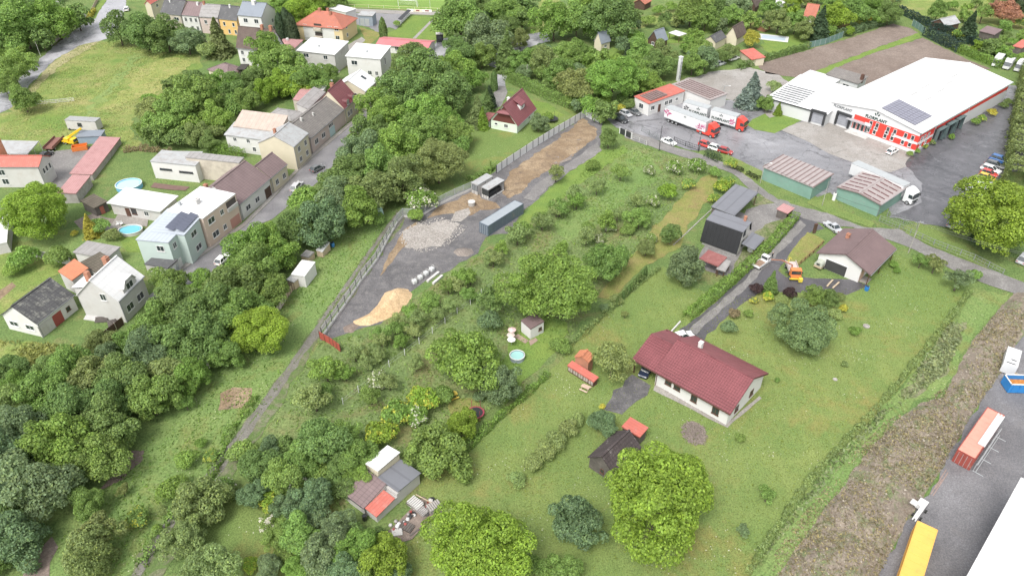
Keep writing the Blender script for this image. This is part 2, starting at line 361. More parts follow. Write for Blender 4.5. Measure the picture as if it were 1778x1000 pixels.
# --- strip left of the track and the track itself
zone('strip', 'meadow_strip', [(700,366),(652,362),(600,395),(560,450),(520,500),(480,560),(440,600),(400,625),(340,650),(290,720),(230,800),(180,850),(130,900),(70,960),(20,1040),(250,1040),(300,960),(400,820),(440,760),(500,660),(560,580),(620,490),(668,420)], 1, G_strip, .9)
zone('track', 'farm_track', [(705,366),(690,366),(660,405),(628,450),(590,505),(550,560),(520,605),(490,650),(450,700),(410,752),(380,790),(345,835),(300,890),(255,945),(215,1010),(200,1040),(262,1040),(300,975),(345,905),(385,850),(425,800),(460,742),(500,680),(530,632),(556,590),(600,530),(655,450),(700,392)], 3, S_track, .4)
zone('rut1', 'wheel_rut', [(698,368),(694,374),(639,447),(571,545),(507,636),(451,712),(399,780),(345,850),(341,848),(396,774),(447,706),(503,632),(567,541),(635,443),(688,370)], 4, S_rut, .12)
zone('rut2', 'wheel_rut', [(703,378),(653,443),(588,535),(538,604),(490,672),(437,748),(401,800),(376,830),(385,806),(430,742),(484,668),(532,600),(584,531),(648,441),(700,372)], 4, S_rut, .25)
zone('muddy', 'path', [(232,1000),(290,905),(345,845),(350,852),(300,912),(245,1000)], 5, S_rut, .3)
zone('earth1', 'bare_earth', [(385,685),(405,672),(432,676),(438,692),(420,705),(392,708)], 3, S_straw, .9)
zone('earth2', 'bare_earth', [(195,820),(235,775),(250,782),(215,835),(175,855)], 3, S_soil, .7)
zone('earth3', 'bare_earth', [(60,960),(95,930),(85,1000),(20,1030)], 3, S_soil, .7)
# --- orchard meadow (rough)
ORCH = [(1048,258),(1100,252),(1140,262),(1240,288),(1250,300),(1215,305),(1190,335),(1150,380),(1110,430),(1080,480),(1050,500),(1020,540),(990,590),(900,690),(840,720),(780,760),(700,800),(600,880),(560,900),(470,880),(430,820),(470,730),(556,594),(640,578),(700,530),(770,480),(840,440),(900,400),(985,330)]
zone('orchard', 'orchard_meadow', ORCH, 1, G_rough, .6)
zone('orchlight', 'mown_strip', [(1078,262),(1110,262),(1150,300),(1090,350),(1020,400),(985,420),(960,400),(1010,350),(1060,300)], 2, G_strip, 1.2)
zone('tan', 'lawn', [(1245,300),(1238,340),(1195,392),(1182,430),(1140,450),(1100,480),(1060,520),(1035,515),(1090,455),(1130,400),(1180,348),(1222,305)], 3, G_tan, .5)
zone('lowlawn', 'lawn', [(395,860),(430,862),(470,900),(540,960),(600,960),(640,1010),(640,1040),(330,1040),(360,940)], 2, G_lawn, .8)
zone('houselawnL', 'lawn', [(585,860),(600,890),(635,908),(600,930),(560,900),(560,870)], 3, G_lawn, .4)
# --- lawns
BIG = [(1150,462),(1180,490),(1222,505),(1260,520),(1330,505),(1400,505),(1490,500),(1552,440),(1600,455),(1692,505),(1655,560),(1610,612),(1560,680),(1500,745),(1440,800),(1400,850),(1350,930),(1300,1005),(1280,1040),(660,1040),(700,950),(745,905),(770,880),(735,860),(725,830),(800,790),(860,735),(950,655),(985,610),(1010,580),(1085,520)]
zone('big', 'lawn', BIG, 2, G_lawn, .5)
zone('poollawn', 'lawn', [(885,590),(950,545),(985,560),(975,600),(930,640),(880,700),(860,690),(870,640)], 3, G_lawn2, .5)
zone('playlawn', 'lawn', [(780,690),(830,690),(835,730),(790,740)], 3, G_tan, .5)
# --- neighbours' plots by the black house
zone('plot', 'gravel_plot', [(1290,370),(1330,348),(1370,350),(1385,375),(1330,440),(1270,480),(1225,470),(1215,440),(1240,400),(1270,360)], 3, A_lane, .4)
zone('plotgr', 'garden_patch', [(1310,400),(1360,378),(1382,380),(1310,460),(1265,490),(1290,430)], 4, G_weeds, .4)
zone('plotgr2', 'grass_patch', [(1300,345),(1330,338),(1345,352),(1310,358)], 4, G_weeds, .4)
zone('drive', 'driveway', [(1396,368),(1432,398),(1410,402),(1378,432),(1352,470),(1365,480),(1480,486),(1506,495),(1470,512),(1400,510),(1325,505),(1285,530),(1250,562),(1222,592),(1185,586),(1180,572),(1215,548),(1270,500),(1330,440)], 3, A_drive, .3)
zone('drivec', 'driveway', [(1390,382),(1400,392),(1340,455),(1300,496),(1255,536),(1210,580),(1195,575),(1240,532),(1290,490),(1335,442)], 4, A_lane, .3)
zone('smalllawn3', 'lawn', [(1402,403),(1432,418),(1418,432),(1385,462),(1362,462),(1372,438)], 4, G_tan, .2)
zone('drivehouse', 'gravel_patch', [(1096,652),(1135,672),(1110,700),(1080,720),(1050,712),(1062,690)], 4, A_site, .6)
zone('plinth', 'paving', [(1137,668),(1143,668),(1262,733),(1285,716),(1318,688),(1322,692),(1263,743),(1134,678)], 6, S_patio, .1)
# --- lane
LANE = [(1085,224),(1098,230),(1130,240),(1175,258),(1215,268),(1262,285),(1290,300),(1318,325),(1360,352),(1440,372),(1500,396),(1560,398),(1620,430),(1700,462),(1778,490),(1860,520),(1860,550),(1778,516),(1700,490),(1640,462),(1590,436),(1552,420),(1480,395),(1440,392),(1395,380),(1340,350),(1300,328),(1270,300),(1200,278),(1150,262),(1085,240)]
zone('lane', 'lane', LANE, 5, A_lane, .25)
# --- factory yards
zone('yard', 'factory_yard', [(1050,205),(1100,186),(1130,175),(1250,172),(1330,180),(1400,210),(1440,215),(1500,200),(1740,150),(1860,140),(1860,260),(1760,262),(1700,380),(1650,396),(1590,386),(1545,378),(1535,300),(1455,345),(1440,350),(1322,300),(1250,262),(1200,262),(1150,246),(1100,232),(1070,222)], 2, A_yard, .4)
zone('backyard', 'back_yard', [(1190,138),(1240,125),(1300,118),(1352,130),(1378,150),(1340,160),(1310,190),(1280,180),(1250,168)], 3, A_conc, .6)
zone('conc', 'concrete_apron', [(1345,222),(1425,205),(1470,225),(1600,262),(1625,272),(1545,300),(1500,290),(1440,268),(1400,245)], 4, A_conc, .08)
zone('darkyard', 'car_park', [(1620,225),(1700,190),(1800,165),(1860,200),(1860,290),(1745,300),(1712,380),(1650,396),(1592,386),(1548,376),(1600,352),(1600,318),(1570,285)], 4, A_dark, .3)
zone('factlawn', 'lawn', [(1306,208),(1335,195),(1402,205),(1345,232),(1310,226),(1298,218)], 5, G_lawn2, .1)
zone('factlawn2', 'lawn', [(1262,268),(1325,298),(1325,318),(1290,306),(1258,284)], 4, G_lawn, .2)
zone('greengarage', 'grass_verge', [(1400,352),(1440,335),(1452,346),(1455,362),(1520,388),(1512,396),(1440,372)], 6, G_lawn, .2)
zone('tri', 'grass_verge', [(1568,392),(1592,388),(1648,398),(1700,440),(1690,455),(1620,428),(1570,405)], 6, G_lawn, .3)
# --- ploughed fields
zone('fieldA', 'ploughed_field', [(1310,110),(1400,88),(1480,66),(1550,42),(1582,50),(1594,58),(1500,92),(1445,112),(1410,127),(1390,136),(1330,128)], 3, S_soil, .4)
zone('fieldgap', 'grass_strip', [(1410,127),(1500,92),(1594,58),(1600,66),(1520,92),(1470,110),(1430,130)], 4, G_lawn2, .3)
zone('fieldB', 'ploughed_field', [(1430,130),(1470,110),(1520,92),(1602,66),(1640,85),(1685,106),(1720,120),(1600,140),(1500,150),(1450,128)], 3, S_soil, .4)
zone('pastgr', 'meadow', [(1340,30),(1500,5),(1540,20),(1540,40),(1420,70)], 1, G_strip, .8)
zone('meadowtop', 'meadow', [(1560,-40),(1560,10),(1590,30),(1660,35),(1700,40),(1860,70),(1860,-40)], 1, G_mead, 1)
zone('meadowtop2', 'meadow', [(1060,60),(1110,32),(1160,18),(1215,12),(1210,30),(1160,38),(1110,50)], 1, G_mead, 1)
zone('gardenA', 'lawn', [(1095,70),(1160,62),(1230,42),(1250,52),(1180,75),(1120,80),(1060,100),(1040,95)], 2, G_lawn2, .6)
zone('gardenB', 'lawn', [(1330,60),(1400,52),(1430,60),(1380,85),(1340,98),(1322,80)], 2, G_lawn2, .6)
zone('gardenC', 'lawn', [(1280,38),(1340,35),(1330,50),(1290,52)], 2, G_tan, .6)
# --- right-hand strip, rubble bank and lower yard
zone('weedstrip', 'weedy_strip', [(1692,508),(1758,512),(1735,540),(1690,580),(1672,620),(1640,675),(1600,690),(1560,720),(1500,790),(1430,880),(1370,960),(1335,1040),(1285,1040),(1302,1005),(1352,930),(1440,802),(1562,682),(1612,612),(1655,562)], 3, G_strip, .6)
zone('weed2', 'weed_bed', [(1650,560),(1680,560),(1668,600),(1640,650),(1590,690),(1560,690),(1600,640)], 4, G_weeds, .7)
zone('lowyard', 'tarmac_yard', [(1860,520),(1800,540),(1745,640),(1700,700),(1640,808),(1575,910),(1520,1010),(1500,1060),(1950,1060),(1950,520)], 4, A_plot, .4)

zone('stripe', 'meadow', [(232,92),(242,94),(225,125),(195,160),(175,185),(165,215),(150,212),(160,180),(180,155),(210,120)], 3, grass_mat('teal_meadow_mat', (.15,.235,.075), (.20,.26,.095), (.12,.20,.06), .05, .3, 3, straw=(.235,.265,.085), straw_amt=.9, bmp=.1), 1.6)
zone('strawv', 'grass_verge', [(140,79),(176,72),(150,88),(110,112),(72,145),(58,165),(50,160),(62,138),(100,103)], 3, grass_mat('straw_verge_mat', (.27,.26,.13), (.33,.30,.17), (.2,.22,.09), .08, .4, 3, straw=(.38,.33,.2), straw_amt=.6, bmp=.1), .6)
zone('strawm', 'meadow', [(250,115),(300,100),(335,108),(310,140),(270,165),(215,180),(190,200),(180,190),(215,155),(235,130)], 4, grass_mat('yellow_meadow_mat', (.23,.265,.08), (.28,.28,.10), (.17,.235,.065), .08, .5, 3, straw=(.32,.29,.13), straw_amt=.6, bmp=.15), 1.6)
# ================================================================ BUILDING MATERIALS
W_white = M('white_render', (.60,.595,.58), .85, .04, .5, 6, dirt=(.55,.53,.49), dirt_amt=.15)
W_cream = M('cream_render', (.56,.51,.39), .85, .05, .5, 6, dirt=(.5,.45,.35), dirt_amt=.25)
W_yel = M('yellow_render', (.62,.50,.29), .85, .05, .5, 6, dirt=(.6,.5,.3), dirt_amt=.15)
W_ochre = M('ochre_render', (.66,.44,.18), .85, .06, .5, 6)
W_peach = M('peach_render', (.60,.48,.40), .85, .04, .5, 6)
W_mint = M('mint_render', (.46,.545,.51), .85, .04, .5, 6)
W_mint2 = M('pale_mint_render', (.60,.68,.58), .85, .06, .5, 6)
W_grey = M('grey_render', (.50,.49,.475), .9, .07, .5, 5, dirt=(.33,.31,.29), dirt_amt=.3)
W_lgrey = M('pale_grey_render', (.50,.49,.475), .9, .06, .6, 5, dirt=(.43,.40,.37), dirt_amt=.3)
W_beige = M('old_beige_plaster', (.50,.45,.38), .9, .1, .6, 4, dirt=(.30,.26,.22), dirt_amt=.45)
W_pink = M('faded_pink_render', (.52,.43,.40), .9, .06, .6, 5)
W_block = M('raw_block_wall', (.36,.34,.32), .95, .1, .8, 5, dirt=(.22,.2,.18), dirt_amt=.4)
W_brick = M('brick_red', (.36,.17,.11), .9, .16, 1.2, 7, dirt=(.24,.15,.11), dirt_amt=.35)
W_wood = M('dark_brown_boards', (.09,.055,.04), .8, .2, 1, 6)
W_oldwood = M('weathered_boards', (.13,.115,.105), .9, .3, 1.2, 7, dirt=(.06,.055,.05), dirt_amt=.5)
W_ltwood = M('pale_planks', (.42,.34,.24), .85, .15, 1, 7)
W_greensheet = roofmat('green_corrugated_wall', (.24,.40,.34), 0, .45, rough=.6, var=.14, dirt=(.30,.36,.33), dirt_amt=.28, line=.45)
W_clad = M('white_cladding', (.60,.605,.61), .5, .03, .4, 5)
W_claddirt = M('pale_grey_cladding', (.53,.54,.54), .5, .03, .4, 5)
W_red = M('red_cladding', (.66,.055,.04), .45, .06, .4, 5)
T_dark = plain('dark_steel', (.035,.037,.04), .5)
T_white = plain('white_frame', (.62,.62,.61), .5)
T_brown = plain('brown_frame', (.10,.05,.035), .6)
T_fence = M('dull_fence_wire', (.20,.215,.215), .7, .1, 1, 6)
T_grey = M('galvanised_grey', (.36,.38,.39), .5, .08, 1, 6)
T_gut = plain('gutter_metal', (.20,.21,.22), .4)
Glass = plain('window_glass', (.035,.045,.05), .12, 0, .8)
GlassL = plain('net_curtain_glass', (.22,.24,.25), .15, 0, .8)  # paler, even tone than the plain window glass
Solar = roofmat('solar_panel', (.10,.11,.15), 1.0, 1.65, rough=.2, var=.05, line=0, spec=.8)
SolarL = roofmat('pale_solar_panel', (.20,.20,.25), 1.0, 1.65, rough=.25, var=.06, line=.5, spec=.8)
R_mar = roofmat('maroon_tile', (.215,.072,.08), .48, .42, .9, .5, .14, line=.55)
R_mar2 = roofmat('maroon_tile_old', (.27,.10,.095), .36, .3, .6, .6, .18, dirt=(.33,.17,.15), dirt_amt=.4, line=.4)
R_red = roofmat('red_tile_hip', (.42,.15,.10), .36, .3, .5, .75, .15, dirt=(.33,.14,.11), dirt_amt=.5, line=.35)
R_orange = roofmat('orange_tile', (.52,.20,.11), .4, .35, .6, .8, .16, dirt=(.36,.16,.10), dirt_amt=.4, line=.5)
R_redsheet = roofmat('red_sheet', (.46,.13,.10), 0, .5, .4, .6, .12, dirt=(.42,.2,.17), dirt_amt=.3, line=.35)
R_pinksheet = roofmat('pink_red_sheet', (.47,.17,.18), 0, 1.0, .3, .55, .1, line=.15)
R_pinktile = roofmat('pink_faded_tile', (.43,.24,.235), .45, 0, .6, .7, .12, dirt=(.32,.15,.15), dirt_amt=.35, line=.5)
R_brown = roofmat('brown_tile', (.165,.115,.115), .4, .4, .5, .6, .12, line=.35)
R_brown2 = roofmat('purple_brown_tile', (.20,.145,.145), .5, .9, .5, .6, .15, line=.45)
R_dkbrown = roofmat('dark_brown_tile', (.115,.085,.075), .35, .3, .5, .8, .25, dirt=(.16,.13,.10), dirt_amt=.4, line=.4)
R_grey = roofmat('grey_slate', (.19,.175,.165), .5, .5, .5, .75, .16, dirt=(.27,.25,.23), dirt_amt=.4, line=.55)
R_dgrey = roofmat('dark_grey_slate', (.105,.105,.11), .4, .4, .5, .7, .2, dirt=(.30,.30,.27), dirt_amt=.12, line=.35)
R_lich = roofmat('lichen_slate', (.085,.085,.088), .5, .9, .6, .8, .2, dirt=(.30,.30,.26), dirt_amt=.36, line=.5)
R_blue = roofmat('blue_grey_sheet', (.20,.225,.26), 0, .6, .4, .5, .08, line=.25)
R_bgrey = roofmat('graphite_roll', (.165,.17,.19), 2.2, 0, .3, .6, .08, line=.3)
R_black = roofmat('black_shingle', (.022,.023,.026), .3, .9, .5, .65, .2, line=.4)
R_white = roofmat('white_sheet', (.70,.70,.70), 12, 1.1, .3, .45, .05, dirt=(.58,.58,.56), dirt_amt=.3, line=.22)
R_white2 = roofmat('white_painted_metal', (.62,.62,.62), 1.1, .7, .4, .5, .06, dirt=(.60,.59,.57), dirt_amt=.25, line=.12)
R_lmetal = roofmat('pale_metal_seams', (.40,.44,.49), 0, .9, .5, .4, .06, line=.4)
R_metal = roofmat('weathered_metal', (.37,.38,.385), 0, .6, .4, .5, .12, dirt=(.27,.24,.22), dirt_amt=.4, line=.3)
R_tan = roofmat('tan_felt', (.42,.35,.30), 1.2, 0, .3, .9, .12, dirt=(.34,.28,.25), dirt_amt=.4, line=.2)
R_felt = roofmat('grey_felt', (.29,.28,.275), 1.4, 0, .3, .9, .12, dirt=(.21,.2,.19), dirt_amt=.4, line=.3)
R_pinkwhite = roofmat('faded_pink_white_sheet', (.33,.29,.285), 0, 0, .4, .6, .1, dirt=(.26,.21,.20), dirt_amt=.4)
R_maroonband = M('maroon_band', (.19,.14,.135), .6, .12, 1, 6)
R_mossy = roofmat('mossy_old_corrugated', (.135,.115,.09), .9, .5, 1, .9, .3, dirt=(.09,.085,.06), dirt_amt=.5, line=.6)
R_barn = roofmat('rotten_dark_shingle', (.075,.06,.06), .6, .5, .8, .9, .3, dirt=(.28,.26,.25), dirt_amt=.14, line=.5)

# ================================================================ WINDOWS, DOORS
def rect_axes(N, L, Rr):
    """orthogonal plan axes from three eave corners"""
    ax = (Rr - N) if Rr is not None else None; ay = (L - N) if L is not None else None
    if ax is not None and (ay is None or ax.length >= ay.length): x = ax.normalized(); x.z = 0
    else: y = ay.normalized(); x = Vector((y.y, -y.x, 0))
    x.normalize(); y = Vector((-x.y, x.x, 0))
    return x, y
def win_mesh(w, h, fm, key):
    def build():
        b = MB(); t = .09; f = .07
        b.box(-w/2, w/2, -f, 0, 0, t); b.box(-w/2, w/2, -f, 0, h - t, h)
        b.box(-w/2, -w/2 + t, -f, 0, t, h - t); b.box(w/2 - t, w/2, -f, 0, t, h - t)
        if w > .9:
            k = 3 if w > 2 else 2
            for i in range(1, k): b.box(-w/2 + w*i/k - .035, -w/2 + w*i/k + .035, -f, 0, t, h - t)
        b.box(-w/2 - .08, w/2 + .08, -f - .08, 0, -.07, 0)
        g = MB(); g.box(-w/2 + t, w/2 - t, -.03, -.004, t, h - t)
        return b.mesh('window', fm), g.mesh('pane', Glass)
    return mround('win', (round(w, 2), round(h, 2), key), build)
def put_window(par, loc, rz, w, h, fm=None, glass=None):
    fm = fm or T_white; f, g = win_mesh(w, h, fm, fm.name)
    a = link('window', f, par, loc, rz); p = link('pane', g, a)
    return a
def put_door(par, loc, rz, w, h, mat, name='door'):
    def build():
        b = MB(); b.box(-w/2, w/2, -.06, 0, 0, h); b.box(-w/2 - .07, w/2 + .07, -.04, 0, h, h + .08)
        n = 4 if w > 2 else 2
        for i in range(n): b.box(-w/2 + .12 + (w - .12)*i/n, -w/2 + (w - .12)*(i + 1)/n, -.085, -.06, .2, h - .2)
        return b.mesh(name, mat)
    d = link(name, mround('door', (round(w, 2), round(h, 2), mat.name, name), build), par, loc, rz)
    if name == 'door':
        hb = MB(); hb.box(-.02, .02, -.12, -.06, 0, .16); link('handle', mround('hand', 0, lambda: hb.mesh('handle', T_dark)), d, (w/2 - .12, 0, 1.0))
    return d

# ================================================================ HOUSE BUILDER
def frame_of(N, L, Rr, e, width=None, ridge=None, depth=None):
    n = P(*N, e); l = P(*L, e) if L else None; r = P(*Rr, e) if Rr else None
    x, y = rect_axes(n, l, r)
    Lx = (r - n).dot(x) if r is not None else depth; Ly = (l - n).dot(y) if l is not None else width
    rise = None
    if ridge is not None:
        if l is None:      # ridge end lies on the plane x=0
            lo, hi = e, e + 8
            for _ in range(40):
                m = (lo + hi) / 2; q = P(*ridge, m) - n
                if q.dot(x) > 0: lo = m        # point comes nearer as z rises
                else: hi = m
            q = P(*ridge, lo) - n; Ly = 2 * q.dot(y); rise = lo - e
        elif r is None:
            lo, hi = e, e + 8
            for _ in range(40):
                m = (lo + hi) / 2; q = P(*ridge, m) - n
                if q.dot(y) > 0: lo = m
                else: hi = m
            q = P(*ridge, lo) - n; Lx = 2 * q.dot(x); rise = lo - e
    return n, x, y, Lx, Ly, rise
def rise_at(n, x, y, px, py, e, v):
    lo, hi = 0, 10; p = n + x * px + y * py
    for _ in range(40):
        m = (lo + hi) / 2
        if rowof(Vector((p.x, p.y, e + m))) > v: lo = m
        else: hi = m
    return lo
def gable_roof(Lx, Ly, e, rise, axis, frac=.5, t=.16, ribs=0, ribw=.06, mi_rib=0, tile=None):
    """two closed slabs (ridge along axis) with UV in metres; optional raised ribs"""
    b = MB()
    def slope(p0, p1, q1, q0):
        # p0->p1 eave, q0->q1 ridge
        p0, p1, q0, q1 = map(Vector, (p0, p1, q0, q1)); L = (p1 - p0).length; S = (q0 - p0).length
        if tile:
            tw, tl, td = tile; nu = max(2, int(L / tw) * 4); nv = max(1, int(S / tl)); nrm = (p1 - p0).cross(q0 - p0).normalized()
            if nrm.z < 0: nrm = -nrm
            base = len(b.v)
            for j in range(nv):
                for k in (0, 1):
                    f = (j + k * .98) / nv; up = td * (1 - k)
                    for i in range(nu + 1):
                        a = i / nu; h = td * .5 * (1 + math.cos(a * L / tw * 2 * math.pi))
                        q = p0.lerp(p1, a).lerp(q0.lerp(q1, a), f) + nrm * (h + up); b.v.append(tuple(q))
            row = nu + 1
            for j in range(nv * 2 - 1):
                for i in range(nu):
                    a = base + j * row + i; b.f.append((a, a + 1, a + row + 1, a + row)); b.m.append(0)
                    fi = len(b.f) - 1; uu = [i / nu * L, (i + 1) / nu * L]; vv = [j / (nv * 2) * S, (j + 1) / (nv * 2) * S]
                    b.uv[fi] = [(uu[0], vv[0]), (uu[1], vv[0]), (uu[1], vv[1]), (uu[0], vv[1])]
        b.slab([p0, p1, q1, q0] if (p1 - p0).cross(q0 - p0).z > 0 else [p0, q0, q1, p1], t, 0,
               [(0, 0), (L, 0), (L, S), (0, S)] if (p1 - p0).cross(q0 - p0).z > 0 else [(0, 0), (0, S), (L, S), (L, 0)])
        if ribs:
            k = int(L / ribs); nrm = (p1 - p0).cross(q0 - p0).normalized(); nrm = nrm if nrm.z > 0 else -nrm
            for i in range(1, k):
                a = i / k; b.bar(p0.lerp(p1, a) + nrm * .02, q0.lerp(q1, a) + nrm * .02, ribw, .08, mi_rib)
    if axis == 'x':
        r = Ly * frac
        slope((0, 0, e), (Lx, 0, e), (Lx, r, e + rise), (0, r, e + rise))
        slope((Lx, Ly, e), (0, Ly, e), (0, r + .02, e + rise), (Lx, r + .02, e + rise))
        b.bar((0, r, e + rise + .04), (Lx, r, e + rise + .04), .3, .12)
    else:
        r = Lx * frac
        slope((0, Ly, e), (0, 0, e), (r, 0, e + rise), (r, Ly, e + rise))
        slope((Lx, 0, e), (Lx, Ly, e), (r + .02, Ly, e + rise), (r + .02, 0, e + rise))
        b.bar((r, 0, e + rise + .04), (r, Ly, e + rise + .04), .3, .12)
    return b
def walls_gable(x0, x1, y0, y1, e, rise, axis, Lx, Ly, frac=.5, drop=.17):
    """closed wall body, following the roof underside"""
    b = MB()
    def z(x, y):
        if axis == 'x':
            r = Ly * frac; h = rise * (y / r if y < r else (Ly - y) / (Ly - r))
        else:
            r = Lx * frac; h = rise * (x / r if x < r else (Lx - x) / (Lx - r))
        return e + h - drop
    if axis == 'x':
        m = Ly * frac
        for xx in (x0, x1): b.poly([(xx, y0, 0), (xx, y1, 0), (xx, y1, z(0, y1)), (xx, m, z(0, m)), (xx, y0, z(0, y0))])
        b.quad((x0, y0, 0), (x1, y0, 0), (x1, y0, z(0, y0)), (x0, y0, z(0, y0)))
        b.quad((x0, y1, 0), (x1, y1, 0), (x1, y1, z(0, y1)), (x0, y1, z(0, y1)))
    else:
        m = Lx * frac
        for yy in (y0, y1): b.poly([(x0, yy, 0), (x1, yy, 0), (x1, yy, z(x1, 0)), (m, yy, z(m, 0)), (x0, yy, z(x0, 0))])
        b.quad((x0, y0, 0), (x0, y1, 0), (x0, y1, z(x0, 0)), (x0, y0, z(x0, 0)))
        b.quad((x1, y0, 0), (x1, y1, 0), (x1, y1, z(x1, 0)), (x1, y0, z(x1, 0)))
    b.quad((x0, y0, 0), (x1, y0, 0), (x1, y1, 0), (x0, y1, 0))
    return b
LASTF = {}
def house(name, label, cat, N, L, Rr, e, roof, wall, rmat, ov=.35, wins=(), doors=(), chim=(), rise=None, ridge=None, frac=.5,
          width=None, depth=None, base=None, inset=None, group=None, ribs=0, ribw=.06, tile=None, rmats=None, fm=None, gut=True, key=None):
    if base: e = height(base, N[1])
    n, x, y, Lx, Ly, rs = frame_of(N, L, Rr, e, width, ridge if (L is None or Rr is None) else None, depth)
    if rs is not None: rise = rs
    elif ridge is not None and roof in ('gx', 'gy'):
        rise = rise_at(n, x, y, 0 if roof == 'gx' else Lx * frac, Ly * frac if roof == 'gx' else 0, e, ridge[1])
    rise = rise if rise is not None else 1.6
    t = thing(name, label, cat, (n.x, n.y, 0), math.atan2(x.y, x.x), group)
    ins = inset or (ov, ov, ov, ov); x0, x1, y0, y1 = ins[0], Lx - ins[1], ins[2], Ly - ins[3]
    mats = rmats or [rmat]
    if roof in ('gx', 'gy'):
        ax = roof[1]
        gable_roof(Lx, Ly, e, rise, ax, frac, ribs=ribs, ribw=ribw, mi_rib=1 if rmats else 0, tile=tile).obj('roof', mats, t)
        walls_gable(x0, x1, y0, y1, e, rise, ax, Lx, Ly, frac).obj('wall', wall, t)
    elif roof == 'hip':
        b = MB(); h = e + rise
        if Lx >= Ly: a, c = (Ly/2, Ly/2, h), (Lx - Ly/2, Ly/2, h)
        else: a, c = (Lx/2, Lx/2, h), (Lx/2, Ly - Lx/2, h)
        q = [(0,0,e),(Lx,0,e),(Lx,Ly,e),(0,Ly,e)]
        def pl(pts, o, d):
            o = Vector(o); d = Vector(d).normalized()
            b.poly(pts, 0, [((Vector(p) - o).dot(d), ((Vector(p) - o) - d * (Vector(p) - o).dot(d)).length) for p in pts])
        if Lx >= Ly:
            pl([q[0], q[1], c, a], q[0], (1,0,0)); pl([q[2], q[3], a, c], q[2], (-1,0,0)); pl([q[1], q[2], c], q[1], (0,1,0)); pl([q[3], q[0], a], q[3], (0,-1,0))
        else:
            pl([q[3], q[0], a, c], q[3], (0,-1,0)); pl([q[1], q[2], c, a], q[1], (0,1,0)); pl([q[0], q[1], a], q[0], (1,0,0)); pl([q[2], q[3], c], q[2], (-1,0,0))
        b.box(0.01, Lx-.01, .01, Ly-.01, e - .14, e - .005)
        for k in q: b.bar((k[0], k[1], e + .03), a if (Vector(k) - Vector(a)).length < (Vector(k) - Vector(c)).length else c, .2, .1)
        b.obj('roof', mats, t)
        w = MB(); w.box(x0, x1, y0, y1, 0, e - .15); w.obj('wall', wall, t)
    elif roof == 'flat' or roof == 'mono':
        # mono: rise = (dz at x=Lx, dz at y=Ly)
        dx, dy = rise if hasattr(rise, '__len__') else (0, 0)
        z = lambda a, c: e + dx * a / Lx + dy * c / Ly
        b = MB(); b.slab([(0,0,z(0,0)),(Lx,0,z(Lx,0)),(Lx,Ly,z(Lx,Ly)),(0,Ly,z(0,Ly))], .2, 0, [(0,0),(Lx,0),(Lx,Ly),(0,Ly)])
        if ribs:
            k = int(Ly / ribs)
            for i in range(k + 1): yy = .1 + (Ly - .2) * i / k; b.bar((.05, yy, z(0, yy) + .03), (Lx - .05, yy, z(Lx, yy) + .03), ribw, .1, 1 if rmats else 0)
        b.obj('roof', mats, t)
        w = MB()
        zs = [(x0,y0),(x1,y0),(x1,y1),(x0,y1)]; lo = [(a,c,0) for a,c in zs]; hi = [(a,c,z(a,c) - .2) for a,c in zs]
        w.poly(lo[::-1])
        for k in range(4): w.quad(lo[k], lo[(k+1)%4], hi[(k+1)%4], hi[k])
        if wall: w.obj('wall', wall, t)
    if gut and roof in ('gx', 'gy') and Lx > 5:
        g = MB()
        if roof == 'gx': g.bar((0, -.06, e - .1), (Lx, -.06, e - .1), .12, .12, 0); g.bar((x0 + .1, y0 - .07, e - .2), (x0 + .1, y0 - .07, 0), .09, .09, 0)
        else: g.bar((-.06, 0, e - .1), (-.06, Ly, e - .1), .12, .12, 0); g.bar((x0 - .07, y0 + .1, e - .2), (x0 - .07, y0 + .1, 0), .09, .09, 0)
        g.obj('gutter', T_gut, t)
    for wn in wins:
        side, f, z, w_, h_ = wn[:5]; fmm = wn[5] if len(wn) > 5 else fm
        if side == 'r': put_window(t, (x0 + (x1 - x0) * f, y0, z), 0, w_, h_, fmm)
        elif side == 'l': put_window(t, (x0, y0 + (y1 - y0) * f, z), -math.pi/2, w_, h_, fmm)
    for dn in doors:
        side, f, w_, h_, m_ = dn[:5]; nm = dn[5] if len(dn) > 5 else 'door'; zz = dn[6] if len(dn) > 6 else 0
        if side == 'r': put_door(t, (x0 + (x1 - x0) * f, y0, zz), 0, w_, h_, m_, nm)
        else: put_door(t, (x0, y0 + (y1 - y0) * f, zz), -math.pi/2, w_, h_, m_, nm)
    for c in chim:
        fx, fy, s, zt, cm = c; cb = MB(); px, py = Lx * fx, Ly * fy
        if roof == 'gx': zr = e + rise * (1 - abs(fy - frac) / max(frac, 1 - frac))
        elif roof == 'gy': zr = e + rise * (1 - abs(fx - frac) / max(frac, 1 - frac))
        else: zr = e
        cb.box(px - s/2, px + s/2, py - s/2, py + s/2, zr - .6, zr + zt); cb.box(px - s/2 - .06, px + s/2 + .06, py - s/2 - .06, py + s/2 + .06, zr + zt, zr + zt + .1)
        cb.box(px - s/4, px + s/4, py - s/4, py + s/4, zr + zt + .1, zr + zt + .25)
        cb.obj('chimney', cm, t)
    if key: LASTF[key] = (t, Lx, Ly, e, rise, x0, x1, y0, y1)
    return t, Lx, Ly, e, rise, x0, x1, y0, y1

V = 'house'
